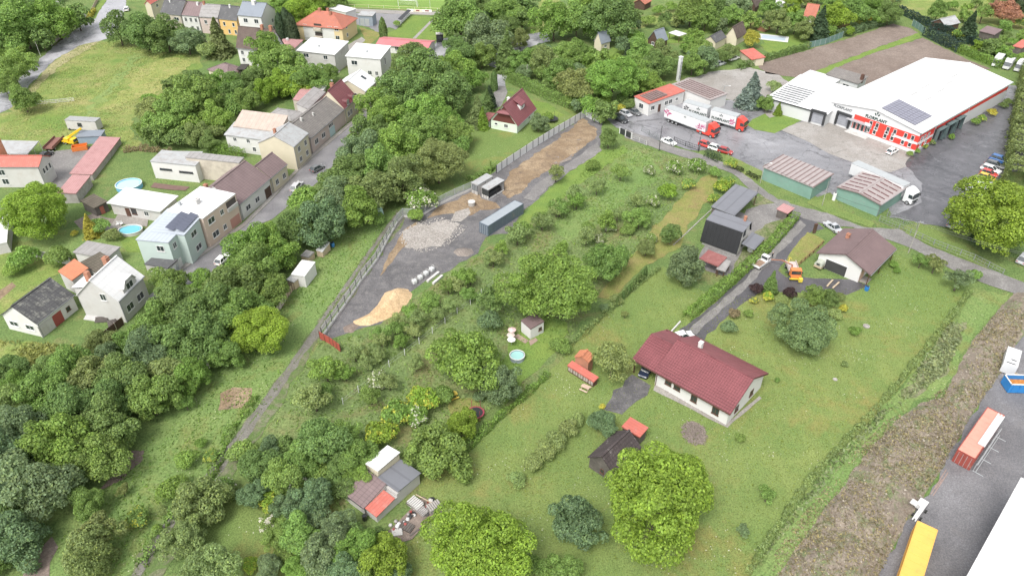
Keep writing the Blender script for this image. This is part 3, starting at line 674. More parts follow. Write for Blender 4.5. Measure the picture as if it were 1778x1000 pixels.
# ---------------------------------------------------------------- main bungalow with carport
e0 = 3.15
n, ax, ay, LxB, LyB, _ = frame_of((1268.4, 719.5), (1097, 623.7), (1334.2, 648.7), e0)
riseB = rise_at(n, ax, ay, LxB/2, 0, e0, 657.7)
yC = (P(1137, 645, e0) - n).dot(ay)
t = thing('bungalow', 'white bungalow with maroon tiled gable roof and carport beside the gravel driveway', 'house', (n.x, n.y, 0), math.atan2(ax.y, ax.x))
gable_roof(LxB, yC, e0, riseB, 'y', tile=(.42, .48, .075)).obj('roof', R_mar, t)
walls_gable(.55, LxB - .55, .5, yC - .1, e0, riseB, 'y', LxB, yC).obj('wall', W_white, t)
cr = gable_roof(LxB * .86, LyB - yC, e0 - .04, riseB * .72, 'y', tile=(.42, .48, .075)); 
o = cr.obj('carport_roof', R_mar, t); o.location = (0, yC, 0)
pb = MB()
for px_, py_ in ((.5, LyB - .4), (LxB * .8, LyB - .4), (LxB * .4, LyB - .4)):
    q = MB(); q.box(px_ - .09, px_ + .09, py_ - .09, py_ + .09, 0, e0 + (.35 if px_ < 1 else .9) - .35); q.obj('post', T_brown, t)
g = MB(); g.bar((-.06, .0, e0 - .08), (-.06, LyB, e0 - .08), .13, .13); g.bar((.48, yC - .3, e0 - .1), (.48, yC - .3, 0), .1, .1); g.obj('gutter', T_brown, t)
for f, w_, h_, z_ in ((.19, 1.2, 1.4, .95), (.47, 1.1, 1.3, 1.0), (.70, 1.2, .8, 1.5), (.82, 1.2, .8, 1.5)):
    put_window(t, (.55, yC * f, min(z_, e0 - h_ - .25)), -math.pi/2, w_, h_, T_brown)
for f in (.27, .66): put_window(t, (LxB * f, .5, 1.0), 0, 1.15, 1.2, T_brown)
cb = MB(); cb.box(LxB*.58, LxB*.58+.7, yC*.72, yC*.72+.6, e0+riseB*.5, e0+riseB+.55); cb.box(LxB*.58-.05, LxB*.58+.75, yC*.72-.05, yC*.72+.65, e0+riseB+.55, e0+riseB+.63); cb.obj('chimney', W_white, t)
# ---------------------------------------------------------------- garage house, brown roof
eG = height((1492, 500.6), 470)
t, Lx, Ly, e, rise, x0, x1, y0, y1 = house('garage_house', 'white garage with wide brown tiled roof and open door beside the gravel driveway', 'garage',
    (1511.9,478.1), (1414.4,441.9), (1556.9,431.9), 3.0, 'gx', W_white, R_brown, ridge=(1468.5,441.9), inset=(.5,.4,2.0,.5), tile=(.3,.42,.035),
    chim=((.62,.76,.7,.9,W_brick),), wins=(('r',.6,1.2,1.2,.9),))
dk = MB(); gy = y0 + (y1 - y0) * .56
dk.box(x0 - .012, x0 + .02, gy - 2.1, gy + 2.1, 0.02, 2.35); dk.obj('garage_opening_panel', M('painted_dim_interior', (.05,.05,.05), .9), t)  # dark slab on a closed wall, the interior's gloom painted into its colour
dk = MB(); dk.bar((x0 - .05, gy - 2.2, 2.42), (x0 - .05, gy + 2.2, 2.42), .1, .14); dk.bar((x0 - .05, gy - 2.2, 0), (x0 - .05, gy - 2.2, 2.5), .1, .12); dk.bar((x0 - .05, gy + 2.2, 0), (x0 - .05, gy + 2.2, 2.5), .1, .12); dk.obj('door_frame', T_white, t)
dk = MB(); dk.box(x0 + .6, x0 + 3.0, y0 - 1.6, y0 - .02, 0, .12); dk.obj('terrace', S_patio, t)
dk = MB(); dk.box(x0 + .02, x0 + 2.4, y0 - .06, y0 - .01, .2, 2.5); dk.obj('brick_panel', M('pale_brick_panel', (.50,.33,.25), .85, .15, 1.5, 8), t)
for yy in (.3, ): 
    for xx in (.3, Lx * .5, Lx - .3): q = MB(); q.box(xx - .07, xx + .07, yy - .07, yy + .07, 0, 2.85); q.obj('post', T_brown, t)
# ---------------------------------------------------------------- black roofed chalet
n = P(1276.5, 445.4); L_ = P(1218.0, 424.0); R_ = P(1297.5, 427.5)
ax, ay = rect_axes(n, L_, R_); Lx = (R_ - n).dot(ax); Ly = (L_ - n).dot(ay)
Lx = max(5.5, min(Lx, 8)); 
t = thing('chalet', 'tall narrow house with black shingled steep front roof and white gable wall', V, (n.x, n.y, 0), math.atan2(ax.y, ax.x))
h1 = height((1278, 444), 404.5); ht = h1 + .45; prof = [(-.35, .9), (.75, h1), (Lx - .6, ht), (Lx + .3, ht * .62)]
def extr(prof, y0_, y1_, th, mat, nm, par, uvs=True):
    b = MB()
    for (xa, za), (xb, zb) in zip(prof, prof[1:]):
        S = math.hypot(xb - xa, zb - za); b.slab([(xa, y0_, za), (xb, y0_, zb), (xb, y1_, zb), (xa, y1_, za)], th, 0, [(0, 0), (0, S), (y1_ - y0_, S), (y1_ - y0_, 0)])
    return b.obj(nm, mat, par)
extr(prof[:2], -.3, Ly + .3, .14, R_black, 'front_roof', t); extr(prof[1:3], -.3, Ly + .3, .14, R_bgrey, 'top_roof', t); extr(prof[2:], -.3, Ly + .3, .14, R_black, 'rear_roof', t)
b = MB()
wp = [(.1, 0), (.1, 1.6), (.85, h1 - .2), (Lx - .65, ht - .2), (Lx - .05, ht * .62), (Lx - .05, 0)]
for yy in (0, Ly): b.poly([(p[0], yy, p[1]) for p in wp])
b.quad((.1, 0, 0), (.1, Ly, 0), (.1, Ly, 1.6), (.1, 0, 1.6)); b.quad((Lx - .05, 0, 0), (Lx - .05, Ly, 0), (Lx - .05, Ly, ht * .62), (Lx - .05, 0, ht * .62)); b.obj('wall', W_lgrey, t)
for z_ in (1.3, ht * .62): put_window(t, (Lx * .5, 0, z_), 0, 1.1, 1.3, T_dark)
b = MB(); b.box(Lx*.8, Lx*.8+.5, .8, 1.3, ht - .5, ht + .9); b.box(Lx*.8-.05, Lx*.8+.55, .75, 1.35, ht + .9, ht + 1.0); b.obj('chimney', W_brick, t)
b = MB(); b.slab([(1.2, -3.2, 2.3), (Lx + 1.2, -3.2, 2.3), (Lx + 1.2, -.32, 2.7), (1.2, -.32, 2.7)], .1, 0, [(0,0),(6,0),(6,3),(0,3)]); b.obj('porch_roof', R_bgrey, t)
for xx in (1.4, Lx + 1.0): q = MB(); q.box(xx - .06, xx + .06, -3.1, -2.98, 0, 2.25); q.obj('post', T_brown, t)
# ---------------------------------------------------------------- grey canopy behind the chalet
def canopy(name, label, N, L, Rr, e, rmat, rise=(0, 0), post=T_brown, cat='shelter', back=None, sides=(), ribs=0, rmats=None, group=None):
    t, Lx, Ly, e, rs, x0, x1, y0, y1 = house(name, label, cat, N, L, Rr, e, 'mono', None, rmat, rise=rise, ov=.2, ribs=ribs, rmats=rmats, group=group)
    z = lambda a, c: e + rise[0] * a / Lx + rise[1] * c / Ly
    for a in (.3, Lx - .3):
        for c in (.3, Ly - .3):
            q = MB(); q.box(a - .07, a + .07, c - .07, c + .07, 0, z(a, c) - .2); q.obj('post', post, t)
    if back:
        for s in sides:
            q = MB()
            if s == 'l': q.box(.2, .28, .25, Ly - .25, 0, z(0, 0) - .25)
            if s == 'r': q.box(.25, Lx - .25, .2, .28, 0, min(z(0, 0), z(Lx, 0)) - .25)
            if s == 'bl': q.box(.25, Lx - .25, Ly - .28, Ly - .2, 0, min(z(0, Ly), z(Lx, Ly)) - .25)
            if s == 'br': q.box(Lx - .28, Lx - .2, .25, Ly - .25, 0, min(z(Lx, 0), z(Lx, Ly)) - .25)
            q.obj('side_wall', back, t)
    return t, Lx, Ly
canopy('open_shelter', 'open fronted shelter with large graphite grey flat roof behind the black roofed house', (1275.6,374.6), (1239,355.9), (1316.4,336.3), 3.1, R_bgrey, (.3,.25), back=W_oldwood, sides=('l', 'bl'))
canopy('wood_shelter', 'small log shelter with pale pink roof at the top of the green hedge', (1368,371), (1348,363), (1380,362), 2.1, R_pinktile, (.1,.1), back=W_oldwood, sides=('l','bl','br'))
canopy('pergola', 'low lean-to with maroon and white striped roof below the black roofed house', (1247,462.5), (1214,449), (1257.8,446), 2.2, R_mar2, (.2,0), back=None)
canopy('lean_to', 'small weathered grey board lean-to beside the maroon striped roof', (1259.5,471.4), (1246,463), (1270,455), 1.9, R_felt, (.2,0))
# ---------------------------------------------------------------- two green garages
house('sheet_garage', 'green corrugated garage with white and maroon striped roof, left of the second one', 'garage', (1412.9,325.4), (1324.2,289.7), (1445.2,302.6), 3, 'mono',
      W_greensheet, R_pinkwhite, base=(1407.5,348.3), rise=(.25,.0), ov=.3, ribs=1.15, ribw=.28, rmats=[R_pinkwhite, R_maroonband], group='green corrugated garages')
t, Lx, Ly, e, rise, *_ = house('sheet_garage', 'green corrugated garage with ladder striped maroon roof in front of the white lorry', 'garage', (1529.6,356.4), (1451,325.6), (1575.7,325.6), 3, 'gx',
      W_greensheet, R_pinkwhite, base=(1524.5,377.5), rise=.7, ov=.25, group='green corrugated garages')
for side in (0, 1):
    for i in range(6):
        b = MB(); s0, s1 = (.06, .45) if side == 0 else (.55, .94); xx = Lx * (.08 + .155 * i)
        for a, c in ((s0, (s0+s1)/2 - .01), ((s0+s1)/2 + .01, s1)):
            za = e + rise * (1 - abs(a - .5) * 2); zc = e + rise * (1 - abs(c - .5) * 2)
            b.bar((xx, Ly * a, za + .05), (xx, Ly * c, zc + .05), .32, .07)
        b.obj('roof_slat', M('maroon_dark_band', (.12,.05,.05), .6), t)
b = MB()
for xx in (.05, Lx - .05): 
    for ya, za, yb_, zb_ in ((0, e, Ly/2, e + rise), (Ly/2, e + rise, Ly, e)): b = MB(); b.bar((xx, ya, za + .04), (xx, yb_, zb_ + .04), .5, .08); b.obj('roof_border', R_maroonband, t)

# ---------------------------------------------------------------- factory hall
eF = height((1578.5, 270.7), 233.5)
t, FLx, FLy, eF, rF, x0, x1, y0, y1 = house('factory_hall', 'large white hall with red front cladding and white low gable roof by the yard', 'factory',
    (1600.5,231.5), (1441,176.3), (1758.7,142.5), eF, 'gx', W_clad, R_white, ridge=(1526,190.5), ov=.35)
HALL = t
def fy(u, v, z):   # distance along the front (x=x0 plane) seen at u, v
    p = P(u, v, z) - t.location; ay_ = Vector((-math.sin(t.rotation_euler.z), math.cos(t.rotation_euler.z), 0)); return p.dot(ay_)
yr = y0 + (y1 - y0) * .705; Wf = y1 - y0
zt = eF - 1.15
b = MB(); b.box(x0 - .09, x0 - .01, y0 - .09, yr, 1.0, zt); b.obj('red_front_panel', W_red, t)
xr = x0 + (x1 - x0) * .155
b = MB(); b.box(x0 - .085, xr, y0 - .095, y0 - .012, 1.0, zt + .2); b.obj('red_side_panel', W_red, t)
for a, c in ((.17, .52), (.53, .985)):
    b = MB(); b.box(x0 + (x1 - x0) * a, x0 + (x1 - x0) * c, y0 - .06, y0 - .01, eF - 2.1, eF - 1.15); b.obj('red_stripe', W_red, t)
b = MB(); b.box(x0 - .16, x0 - .1, y0 - .17, y0 + Wf * .25, zt * .53, zt * .53 + .6); b.box(x0 - .16, xr, y0 - .17, y0 - .1, zt * .53, zt * .53 + .6); b.obj('white_band', W_clad, t)
b = MB(); b.box(x0 - .15, x0 - .01, y0 - .1, yr, 0, .98); b.obj('plinth', W_clad, t)
for f in (.045, .12, .235, .31, .43, .50):
    put_window(t, (x0 - .1, y0 + Wf * (f + .012), zt - 2.25), -math.pi/2, .89, 2.0)
    put_window(t, (x0 - .1, y0 + Wf * (f + .02), 1.35), -math.pi/2, .89, 2.0)
for f in (.03, .06, .10): put_window(t, (x0 + (x1 - x0) * f, y0 - .1, zt - 2.2), 0, 1.1, 1.8)
for f in (.04, .09): put_window(t, (x0 + (x1 - x0) * f, y0 - .1, 1.3), 0, 1.1, 1.8)
ye = y0 + Wf * .62
b = MB(); b.box(x0 - 1.4, x0 - .1, ye - 3.2, ye + 3.6, 3.25, 3.5); b.obj('entrance_canopy', M('canopy_grey', (.36,.36,.38), .5), t)
b = MB(); b.box(x0 - 1.5, x0 - .16, ye - 3.0, ye + 2.6, 0.02, .35); b.box(x0 - 1.9, x0 - .16, ye - 3.3, ye + 2.9, 0.02, .18); b.obj('entrance_steps', W_lgrey, t)
for i in range(4): put_window(t, (x0 - .11, ye - 2.0 + i * 1.15, .4), -math.pi/2, .89, 2.5)
b = MB(); b.box(x0 - 1.4, x0 - 1.25, ye - 3.2, ye - 1.7, 3.5, 4.2); b.obj('canopy_sign', W_clad, t)
def dock(par, loc, rz, w=3.2, h=3.6, dark=T_dark):
    b = MB(); b.box(-w/2 - .5, -w/2, -.55, 0, 0.5, h + .6); b.box(w/2, w/2 + .5, -.55, 0, 0.5, h + .6); b.box(-w/2, w/2, -.55, 0, h, h + .6)
    d = b.mesh('dock_door', dark) if ('dock', w, h) not in MATS else MATS[('dock', w, h)]; MATS[('dock', w, h)] = d
    f = link('dock_door', d, par, loc, rz)
    b = MB()
    for k in range(5): b.box(-w/2 + .02, w/2 - .02, -.08, -.02, .6 + k * (h - .62)/5, .6 + (k + 1) * (h - .62)/5 - .05)
    b.obj('shutter', M('shutter_pale', (.30,.31,.34), .5), f); return f
dock(t, (x0, y0 + Wf * .815, 0), -math.pi/2)
for f, s in ((.20, 2.6), (.305, 2.6), (.40, 2.6)):
    d = dock(t, (x0 + (x1 - x0) * f, y0, 0), 0, 2.6)
    b = MB(); b.box(-2.0, 2.0, -1.5, -.56, 4.2, 4.4); b.box(-2.0, -1.85, -1.3, -.56, .5, 4.2); b.box(1.85, 2.0, -1.3, -.56, .5, 4.2); b.obj('dock_hood', M('dock_hood_green', (.10,.14,.14), .5), d)
def text_obj(s, size, mat, par, loc, rot, name='lettering', ext=.03):
    c = bpy.data.curves.new(name, 'FONT'); c.body = s; c.size = size; c.extrude = ext; c.align_x = 'CENTER'; c.space_character = 1.05; c.offset = size * .035
    o = bpy.data.objects.new(name, c); COL.objects.link(o); o.parent = par; o.location = loc; o.rotation_euler = rot
    c.materials.append(mat); bpy.context.view_layer.update()
    me = bpy.data.meshes.new_from_object(o.evaluated_get(bpy.context.evaluated_depsgraph_get())); bpy.data.objects.remove(o)
    o = link(name, me, par, loc); o.rotation_euler = rot; return o
Ink = plain('dark_green_lettering', (.02,.05,.04), .5); InkG = plain('grey_lettering', (.15,.16,.17), .5)
rot = (R(90), 0, -math.pi/2)
ty = y0 + Wf * .475
text_obj('FLORPLANT', 1.05, Ink, t, (x0 - .04, ty, zt + .25), rot)
text_obj('FLORPLANT', .95, InkG, t, (x0 - .04, y0 + Wf * .855, 4.9), rot)
def leaf_logo(par, loc, rz, s, mat, y=-.03):
    b = MB()
    for ang, dx, dz in ((35, -.42, .0), (0, 0, .38), (-35, .42, .0)):
        c_, s_ = math.cos(R(ang)), math.sin(R(ang)); pts = []
        for k in range(10):
            a = k / 10 * 2 * math.pi; px_, pz_ = .17 * math.sin(a), .34 * math.cos(a)
            pts.append(((dx + px_ * c_ - pz_ * s_) * s, 0, (dz + px_ * s_ + pz_ * c_) * s))
        b.poly([(p[0], y, p[2]) for p in pts]); b.poly([(p[0], y + .02, p[2]) for p in pts][::-1])
        for k in range(10): a_, c2 = pts[k], pts[(k+1) % 10]; b.quad((a_[0], y, a_[2]), (a_[0], y + .02, a_[2]), (c2[0], y + .02, c2[2]), (c2[0], y, c2[2]))
    o = b.obj('leaf_emblem', mat, par); o.location = loc; o.rotation_euler = (0, 0, rz); return o
leaf_logo(t, (x0 - .02, ty, zt + 1.75), -math.pi/2, 1.1, Ink)
# solar array and rooflights on the roof
def onroof(fx, fyy, lift=.05):
    yy = fyy * FLy; return Vector((fx * FLx, yy, eF + rF * (1 - abs(fyy - .5) * 2) + lift))
for i in range(7):
    for j in range(6):
        b = MB(); u0, u1 = .035 + .024 * i, .035 + .024 * i + .0232; v0, v1 = .11 + .062 * j, .11 + .062 * j + .06
        b.slab([onroof(u0, v0, .22), onroof(u1, v0, .22), onroof(u1, v1, .22), onroof(u0, v1, .22)], .06, 0, [(0,0),(1.2,0),(1.2,2),(0,2)])
        b.obj('solar_panel', SolarL, t)
for fx_, fy_ in ((.33, .50), (.47, .52), (.50, .38), (.63, .42), (.74, .47), (.34, .36)):
    b = MB(); p = onroof(fx_, fy_); b.box(p.x - 2, p.x + 2, p.y - 1.2, p.y + 1.2, p.z - .3, p.z + .32); b.obj('rooflight', R_white2, t)
b = MB(); b.bar((0, -.1, eF - .1), (FLx, -.1, eF - .1), .25, .3); b.obj('gutter', M('gutter_pale', (.5,.55,.53), .5), t)
# annexe
t2, Lx, Ly, e, rs, x0, x1, y0, y1 = house('white_annexe', 'flat white annexe with dark roof slats and one loading dock, left of the large hall', 'building',
    (1436,200), (1334,167), (1492,158), 4, 'mono', W_claddirt, R_white, base=(1432.5,222), rise=(.4,.0), ov=.25)
dock(t2, (x0, y0 + (y1 - y0) * .12, 0), -math.pi/2)
for k in range(8):
    b = MB(); xx = 1.5 + k * 1.5; b.box(xx, xx + .35, Ly * .5, Ly * .96, e + .08 + .4 * xx / Lx, e + .2 + .4 * xx / Lx); b.obj('roof_slat', M('slat_grey', (.13,.14,.15), .5), t2)
b = MB(); b.bar((0, 0, e - .05), (0, Ly, e - .05), .16, .3); b.obj('eave_trim', T_dark, t2)
house('white_office', 'white single storey office with grey slate roof behind the annexe', 'building', (1491,146), (1434,129), (1501,136), 3.8, 'mono', W_claddirt, R_grey, rise=(.8,0), ov=.3,
      wins=(('l',.35,1.5,2.0,1.1),), chim=((.5,.06,.8,1.8,T_brown),))
house('white_store', 'low white flat roofed store touching the ploughed field', 'building', (1440,150), (1384,134), (1466,138), 3.4, 'mono', W_claddirt, R_white2, rise=(0,0), ov=.2)
# ---------------------------------------------------------------- L-shaped office with chimney
eL = height((1126,202.5), 180.5)
t, Lx, Ly, e, rs, x0, x1, y0, y1 = house('corner_office', 'white L-shaped building with faded red striped roof and tall chimney behind the lorries', 'building',
    (1127,180.5), (1099,169.5), (1190,158), eL, 'mono', W_white, R_redsheet, rise=(0,.3), ov=.2, wins=(('l',.5,1.3,1.6,1.5),('r',.12,1.3,1.5,1.3),('r',.5,1.3,1.4,1.3),('r',.62,1.3,1.4,1.3),('r',.8,1.5,1.0,1.0)), doors=(('r',.31,1.0,2.2,T_brown),))
for k in range(7):
    b = MB(); xx = Lx * (.10 + .068 * k); b.box(xx, xx + .55, Ly * .12, Ly * .85, e + .1, e + .45); b.obj('roof_slat', R_maroonband, t)
n2 = P(1234,174,eL) ; M2 = t.matrix_basis.inverted() if False else None
# wing 2 runs along the local -y/+x corner
axw = Vector((math.cos(t.rotation_euler.z), math.sin(t.rotation_euler.z), 0)); ayw = Vector((-axw.y, axw.x, 0))
o2 = n2 - Vector((t.location.x, t.location.y, eL)); wx, wy = o2.dot(axw), o2.dot(ayw)
b = MB(); b.slab([(wx, wy, e + .012), (wx + 7.5, wy, e + .012), (wx + 7.5, Ly, e + .012), (wx, Ly, e + .012)], .2, 0, [(0,0),(7.5,0),(7.5,Ly-wy),(0,Ly-wy)]); b.obj('wing_roof', R_pinkwhite, t)
b = MB(); b.box(wx + .2, wx + 7.3, wy + .2, Ly - .2, 0, e - .19); b.obj('wing_wall', W_white, t)
for k in range(6):
    b = MB(); xx = wx + .7 + 1.15 * k; b.box(xx, xx + .45, wy + .8, Ly - 1, e + .05, e + .2); b.obj('roof_slat', R_maroonband, t)
ct = thing('chimney_stack', 'tall pale square chimney stack behind the red roofed L-shaped building', 'chimney', (P(1177,141).x, P(1177,141).y, 0), t.rotation_euler.z)
hc = height((1177,141), 100)
b = MB(); b.box(-.45, .45, -.45, .45, 0, hc); b.box(-.55, .55, -.55, .55, hc, hc + .25); b.obj('stack', W_clad, ct)
b = MB()
for k in range(12): b.box(-.4, .4, -.56, -.46, 1 + k * (hc - 2)/12, 1.06 + k * (hc - 2)/12)
b.obj('ladder', T_dark, ct)
# ---------------------------------------------------------------- cottage
t, Lx, Ly, e, rise, x0, x1, y0, y1 = house('cottage', 'small cottage with steep maroon roof and dormer, pale green walls, on a lawn', V, (899.5,219.6), (858,201), (931.8,189), 2.4, 'gx',
    W_mint2, R_mar, ridge=(878,183), ov=.5, wins=(('l',.42,1.1,1.2,1.0),('l',.8,1.3,.9,.7),('r',.7,1.0,1.2,1.0)), chim=((.35,.55,.7,.8,W_white),))
b = MB(); r2 = Ly/2; zz = e + rise
b.slab([(-.35, r2 - r2*.45, e + rise*.55), (2.2, r2, zz + .06), (-.35, r2 + r2*.45, e + rise*.55)], .12, 0, [(0,0),(2,2),(4,0)]); b.obj('hipped_gable', R_mar, t)
b = MB(); b.poly([(x0 - .04, y0 + .4, e + .1), (x0 - .04, r2, zz - .6), (x0 - .04, y1 - .4, e + .1)]); b.poly([(x0 - .02, y0 + .4, e + .1), (x0 - .02, r2, zz - .6), (x0 - .02, y1 - .4, e + .1)][::-1]); b.obj('gable_boarding', plain('maroon_boards', (.12,.035,.03), .7), t)
b = MB(); dx0, dx1 = Lx*.42, Lx*.66; b.slab([(dx0, Ly*.16, e + rise*.66), (dx1, Ly*.16, e + rise*.66), (dx1, Ly*.47, e + rise*.94), (dx0, Ly*.47, e + rise*.94)], .12, 0, [(0,0),(2,0),(2,2),(0,2)]); b.obj('dormer_roof', R_mar, t)
b = MB(); b.box(dx0 + .15, dx1 - .15, Ly*.2, Ly*.45, e + rise*.35, e + rise*.64); d = b.obj('dormer', W_white, t); put_window(d, ((dx0 + dx1)/2, Ly*.2, e + rise*.42), 0, .9, .75)
b = MB(); b.slab([(0, Ly, 2.2), (Lx*.45, Ly, 2.2), (Lx*.45, Ly + 3, 2.0), (0, Ly + 3, 2.0)], .12, 0, [(0,0),(4,0),(4,3),(0,3)]); b.obj('side_roof', R_mar2, t)
b = MB(); b.box(.3, Lx*.42, Ly + .02, Ly + 2.7, 0, 1.95); b.obj('side_wall', W_white, t)
# ---------------------------------------------------------------- lower shed with red, brown and white roofs
g = P(653.8, 908.4); Lg = P(600, 868); Rg = P(729.7, 839)
ax, ay = rect_axes(g, Lg, Rg); Lx = (Rg - g).dot(ax); Ly = (P(600, 868) - g).dot(ay)
hs_ = height((634.4, 894.5), 880.6)
t = thing('patchwork_shed', 'small block shed under brown, red, dark and white roof pieces beside the scrap heap', 'shed', (g.x, g.y, 0), math.atan2(ax.y, ax.x))
def loc2(u, v, z): 
    p = P(u, v, z) - Vector((g.x, g.y, z)); return p.dot(ax), p.dot(ay)
zr = hs_ + .95
rx = loc2(671.4, 840, zr)[0]; ry = max(1.0, loc2(633.5, 880.6, hs_)[1])
def slab2(pts, nm, mat, th=.12): b = MB(); b.slab(pts, th, 0, [(p[1], p[0]) for p in pts]); return b.obj(nm, mat, t)
slab2([(-.2, ry, hs_), (rx, ry, zr), (rx, Ly + .2, zr), (-.2, Ly + .2, hs_)], 'brown_roof', R_brown2)
slab2([(rx + .01, ry, zr - .01), (Lx + .2, -.2, hs_ + .45), (Lx + .2, Ly + .2, hs_ + .45), (rx + .01, Ly + .2, zr - .01)][0:0] or [(rx + .01, -.2, zr - .05), (Lx + .2, -.2, hs_ + .5), (Lx + .2, Ly*.62, hs_ + .5), (rx + .01, Ly*.62, zr - .05)], 'dark_roof', R_bgrey)
slab2([(.0, -.2, hs_ - .2), (rx - .6, -.2, hs_ + .15), (rx - .6, ry - .03, hs_ + .25), (.0, ry - .03, hs_ - .05)], 'red_roof', R_redsheet)
slab2([(rx + .3, Ly*.62 + .02, zr + .95), (Lx + .3, Ly*.62 + .02, zr + .95), (Lx + .3, Ly + .3, zr + .6), (rx + .3, Ly + .3, zr + .6)], 'white_roof', R_white2)
b = MB(); b.box(.02, rx - .05, ry + .02, Ly, 0, hs_ - .14); b.box(rx - .04, Lx, 0, Ly, 0, hs_ + .3); b.box(.2, rx - .06, .02, ry, 0, hs_ - .36); b.obj('wall', W_lgrey, t)
b = MB(); b.box(rx + .35, Lx + .1, Ly*.62 + .1, Ly + .1, hs_ + .2, zr + .52); b.obj('upper_wall', W_cream, t)
b = MB(); b.poly([(.02, ry + .01, hs_ - .15), (rx, ry + .01, hs_ - .15), (rx, ry + .01, zr - .13)]); b.poly([(.02, ry + .05, hs_ - .15), (rx, ry + .05, hs_ - .15), (rx, ry + .05, zr - .13)]); b.obj('gable', W_lgrey, t)
b = MB(); b.bar((-.22, ry, hs_ - .1), (-.22, Ly, hs_ - .1), .1, .1); b.bar((-.05, ry - .02, hs_ - .1), (-.05, ry - .02, 0), .09, .09); b.obj('gutter', T_dark, t)
# ---------------------------------------------------------------- tool house under the big tree
house('garden_hut', 'small white rendered hut half hidden under the biggest round tree', 'hut', (921.3,571), (897,561), (945,559), 2.3, 'mono', W_white, R_brown, base=(922.2,589.6), rise=(.2,.2), ov=.05, wins=(('r',.72,1.0,.7,.7,T_brown),))
b = MB(); b.box(-.1, 3.3, -.9, 0, 0, .1)
for i, q in enumerate([((899,580),(918,592),(912,597),(892,585)), ((918,592),(930,587),(934,592),(921,601))]):
    zone('slab%d' % i, 'paving', list(q), 7 + i, M('brown_slab', (.30,.22,.18), .8, .15, 1.5, 6), 0)
# ---------------------------------------------------------------- coop
house('brick_coop', 'little brick tower with bright orange gable roof above the rabbit hutches', 'coop', (1022.3,629.6), (997,619), (1032.7,617.5), 3.0, 'gx', W_brick, R_orange, ridge=(1009,619.0), ov=.15, gut=False)
t, Lx, Ly, e, rs, x0, x1, y0, y1 = house('rabbit_hutch', 'long low brown hutch with wire doors and faded red roof on the grass', 'hutch', (1031,663), (984.9,634), (1039,656), 1.2, 'mono', plain('hutch_wood', (.09,.045,.035), .8), R_redsheet, base=(1031.6,673.5), rise=(.25,0), ov=.12)
for k in range(5):
    b = MB(); ya = y0 + (y1 - y0) * (k + .1)/5; yb = y0 + (y1 - y0) * (k + .9)/5
    b.box(x0 - .05, x0 - .01, ya, yb, .3, e - .35); d = b.obj('hutch_door', M('pale_hutch_panel', (.42,.36,.33), .8, .3, 2, 8), t)
    b = MB(); b.box(x0 - .08, x0 - .05, (ya+yb)/2 - .03, (ya+yb)/2 + .03, .3, e - .35); b.obj('door_rail', W_wood, d)
# ---------------------------------------------------------------- old dark barn
house('old_barn', 'old dark wooden barn with rotten shingle roof partly under the bright tree', 'barn', (1066,824), (1027.8,786), (1114,776.5), 2.3, 'gx', W_oldwood, R_barn, rise=2.0, ov=.25, gut=False, wins=(('l',.45,.7,.6,.8,T_brown),))
house('red_lean_to', 'small flat red sheet roof attached behind the old dark barn', 'shed', (1111,759), (1079,740), (1128.7,745), 2.3, 'mono', W_oldwood, R_redsheet, rise=(.2,0), ov=.2)

# ================================================================ LEFT: farmhouse group
t, Lx, Ly, e, rise, x0, x1, y0, y1 = house('villa', 'tall pale villa with white metal roof, two brick chimneys and street-side cross gable', V, (205.7,523.5), (131,513.3), (257,480), 5, 'gx', W_lgrey, R_white2,
    base=(220,562), ridge=(155,487), ov=.25, chim=((.78,.62,.9,1.5,W_brick),),
    wins=(('l',.35,4.7,1.2,1.5),('r',.28,1.4,1.9,1.5),('r',.70,1.4,1.9,1.5)))
b = MB(); cx = Lx*.5; hw = Lx*.24; hg = 2.3
for yy in (y0 - .06,): 
    pts = [(cx - hw, yy, e - .5), (cx + hw, yy, e - .5), (cx + hw, yy, e + hg*.45), (cx + hw*.55, yy, e + hg), (cx - hw*.55, yy, e + hg), (cx - hw, yy, e + hg*.45)]
    b.poly(pts); b.poly([(p[0], Ly*.45, p[2]) for p in pts][::-1])
    for k in range(6): a_, c_ = pts[k], pts[(k+1) % 6]; b.quad(a_, (a_[0], Ly*.45, a_[2]), (c_[0], Ly*.45, c_[2]), c_)
d = b.obj('cross_gable', W_lgrey, t); put_window(d, (cx, y0 - .07, e + .15), 0, 1.9, 1.4)
b = MB()
for a_, c_ in zip(pts[2:], pts[3:]): b.slab([(a_[0], y0 - .4, a_[2] + .18), (a_[0], Ly*.5, a_[2] + .18), (c_[0], Ly*.5, c_[2] + .18), (c_[0], y0 - .4, c_[2] + .18)], .12, 0, [(0,0),(0,4),(2,4),(2,0)])
b.obj('cross_gable_roof', R_white2, t)
b = MB(); b.slab([(Lx*.3, Ly - .3, e + .3), (Lx*.75, Ly - .3, e + .3), (Lx*.75, Ly + 2.8, e - .3), (Lx*.3, Ly + 2.8, e - .3)], .14, 0, [(0,0),(4,0),(4,3),(0,3)]); b.obj('rear_roof', R_white2, t)
b = MB(); b.box(Lx*.33, Lx*.72, Ly - .22, Ly + 2.5, 0, e - .5); b.obj('rear_wall', W_lgrey, t)
b = MB(); b.box(Lx*.5, Lx*.5 + .8, Ly - .2, Ly + .6, e - .3, e + 2.2); b.obj('chimney', W_brick, t)
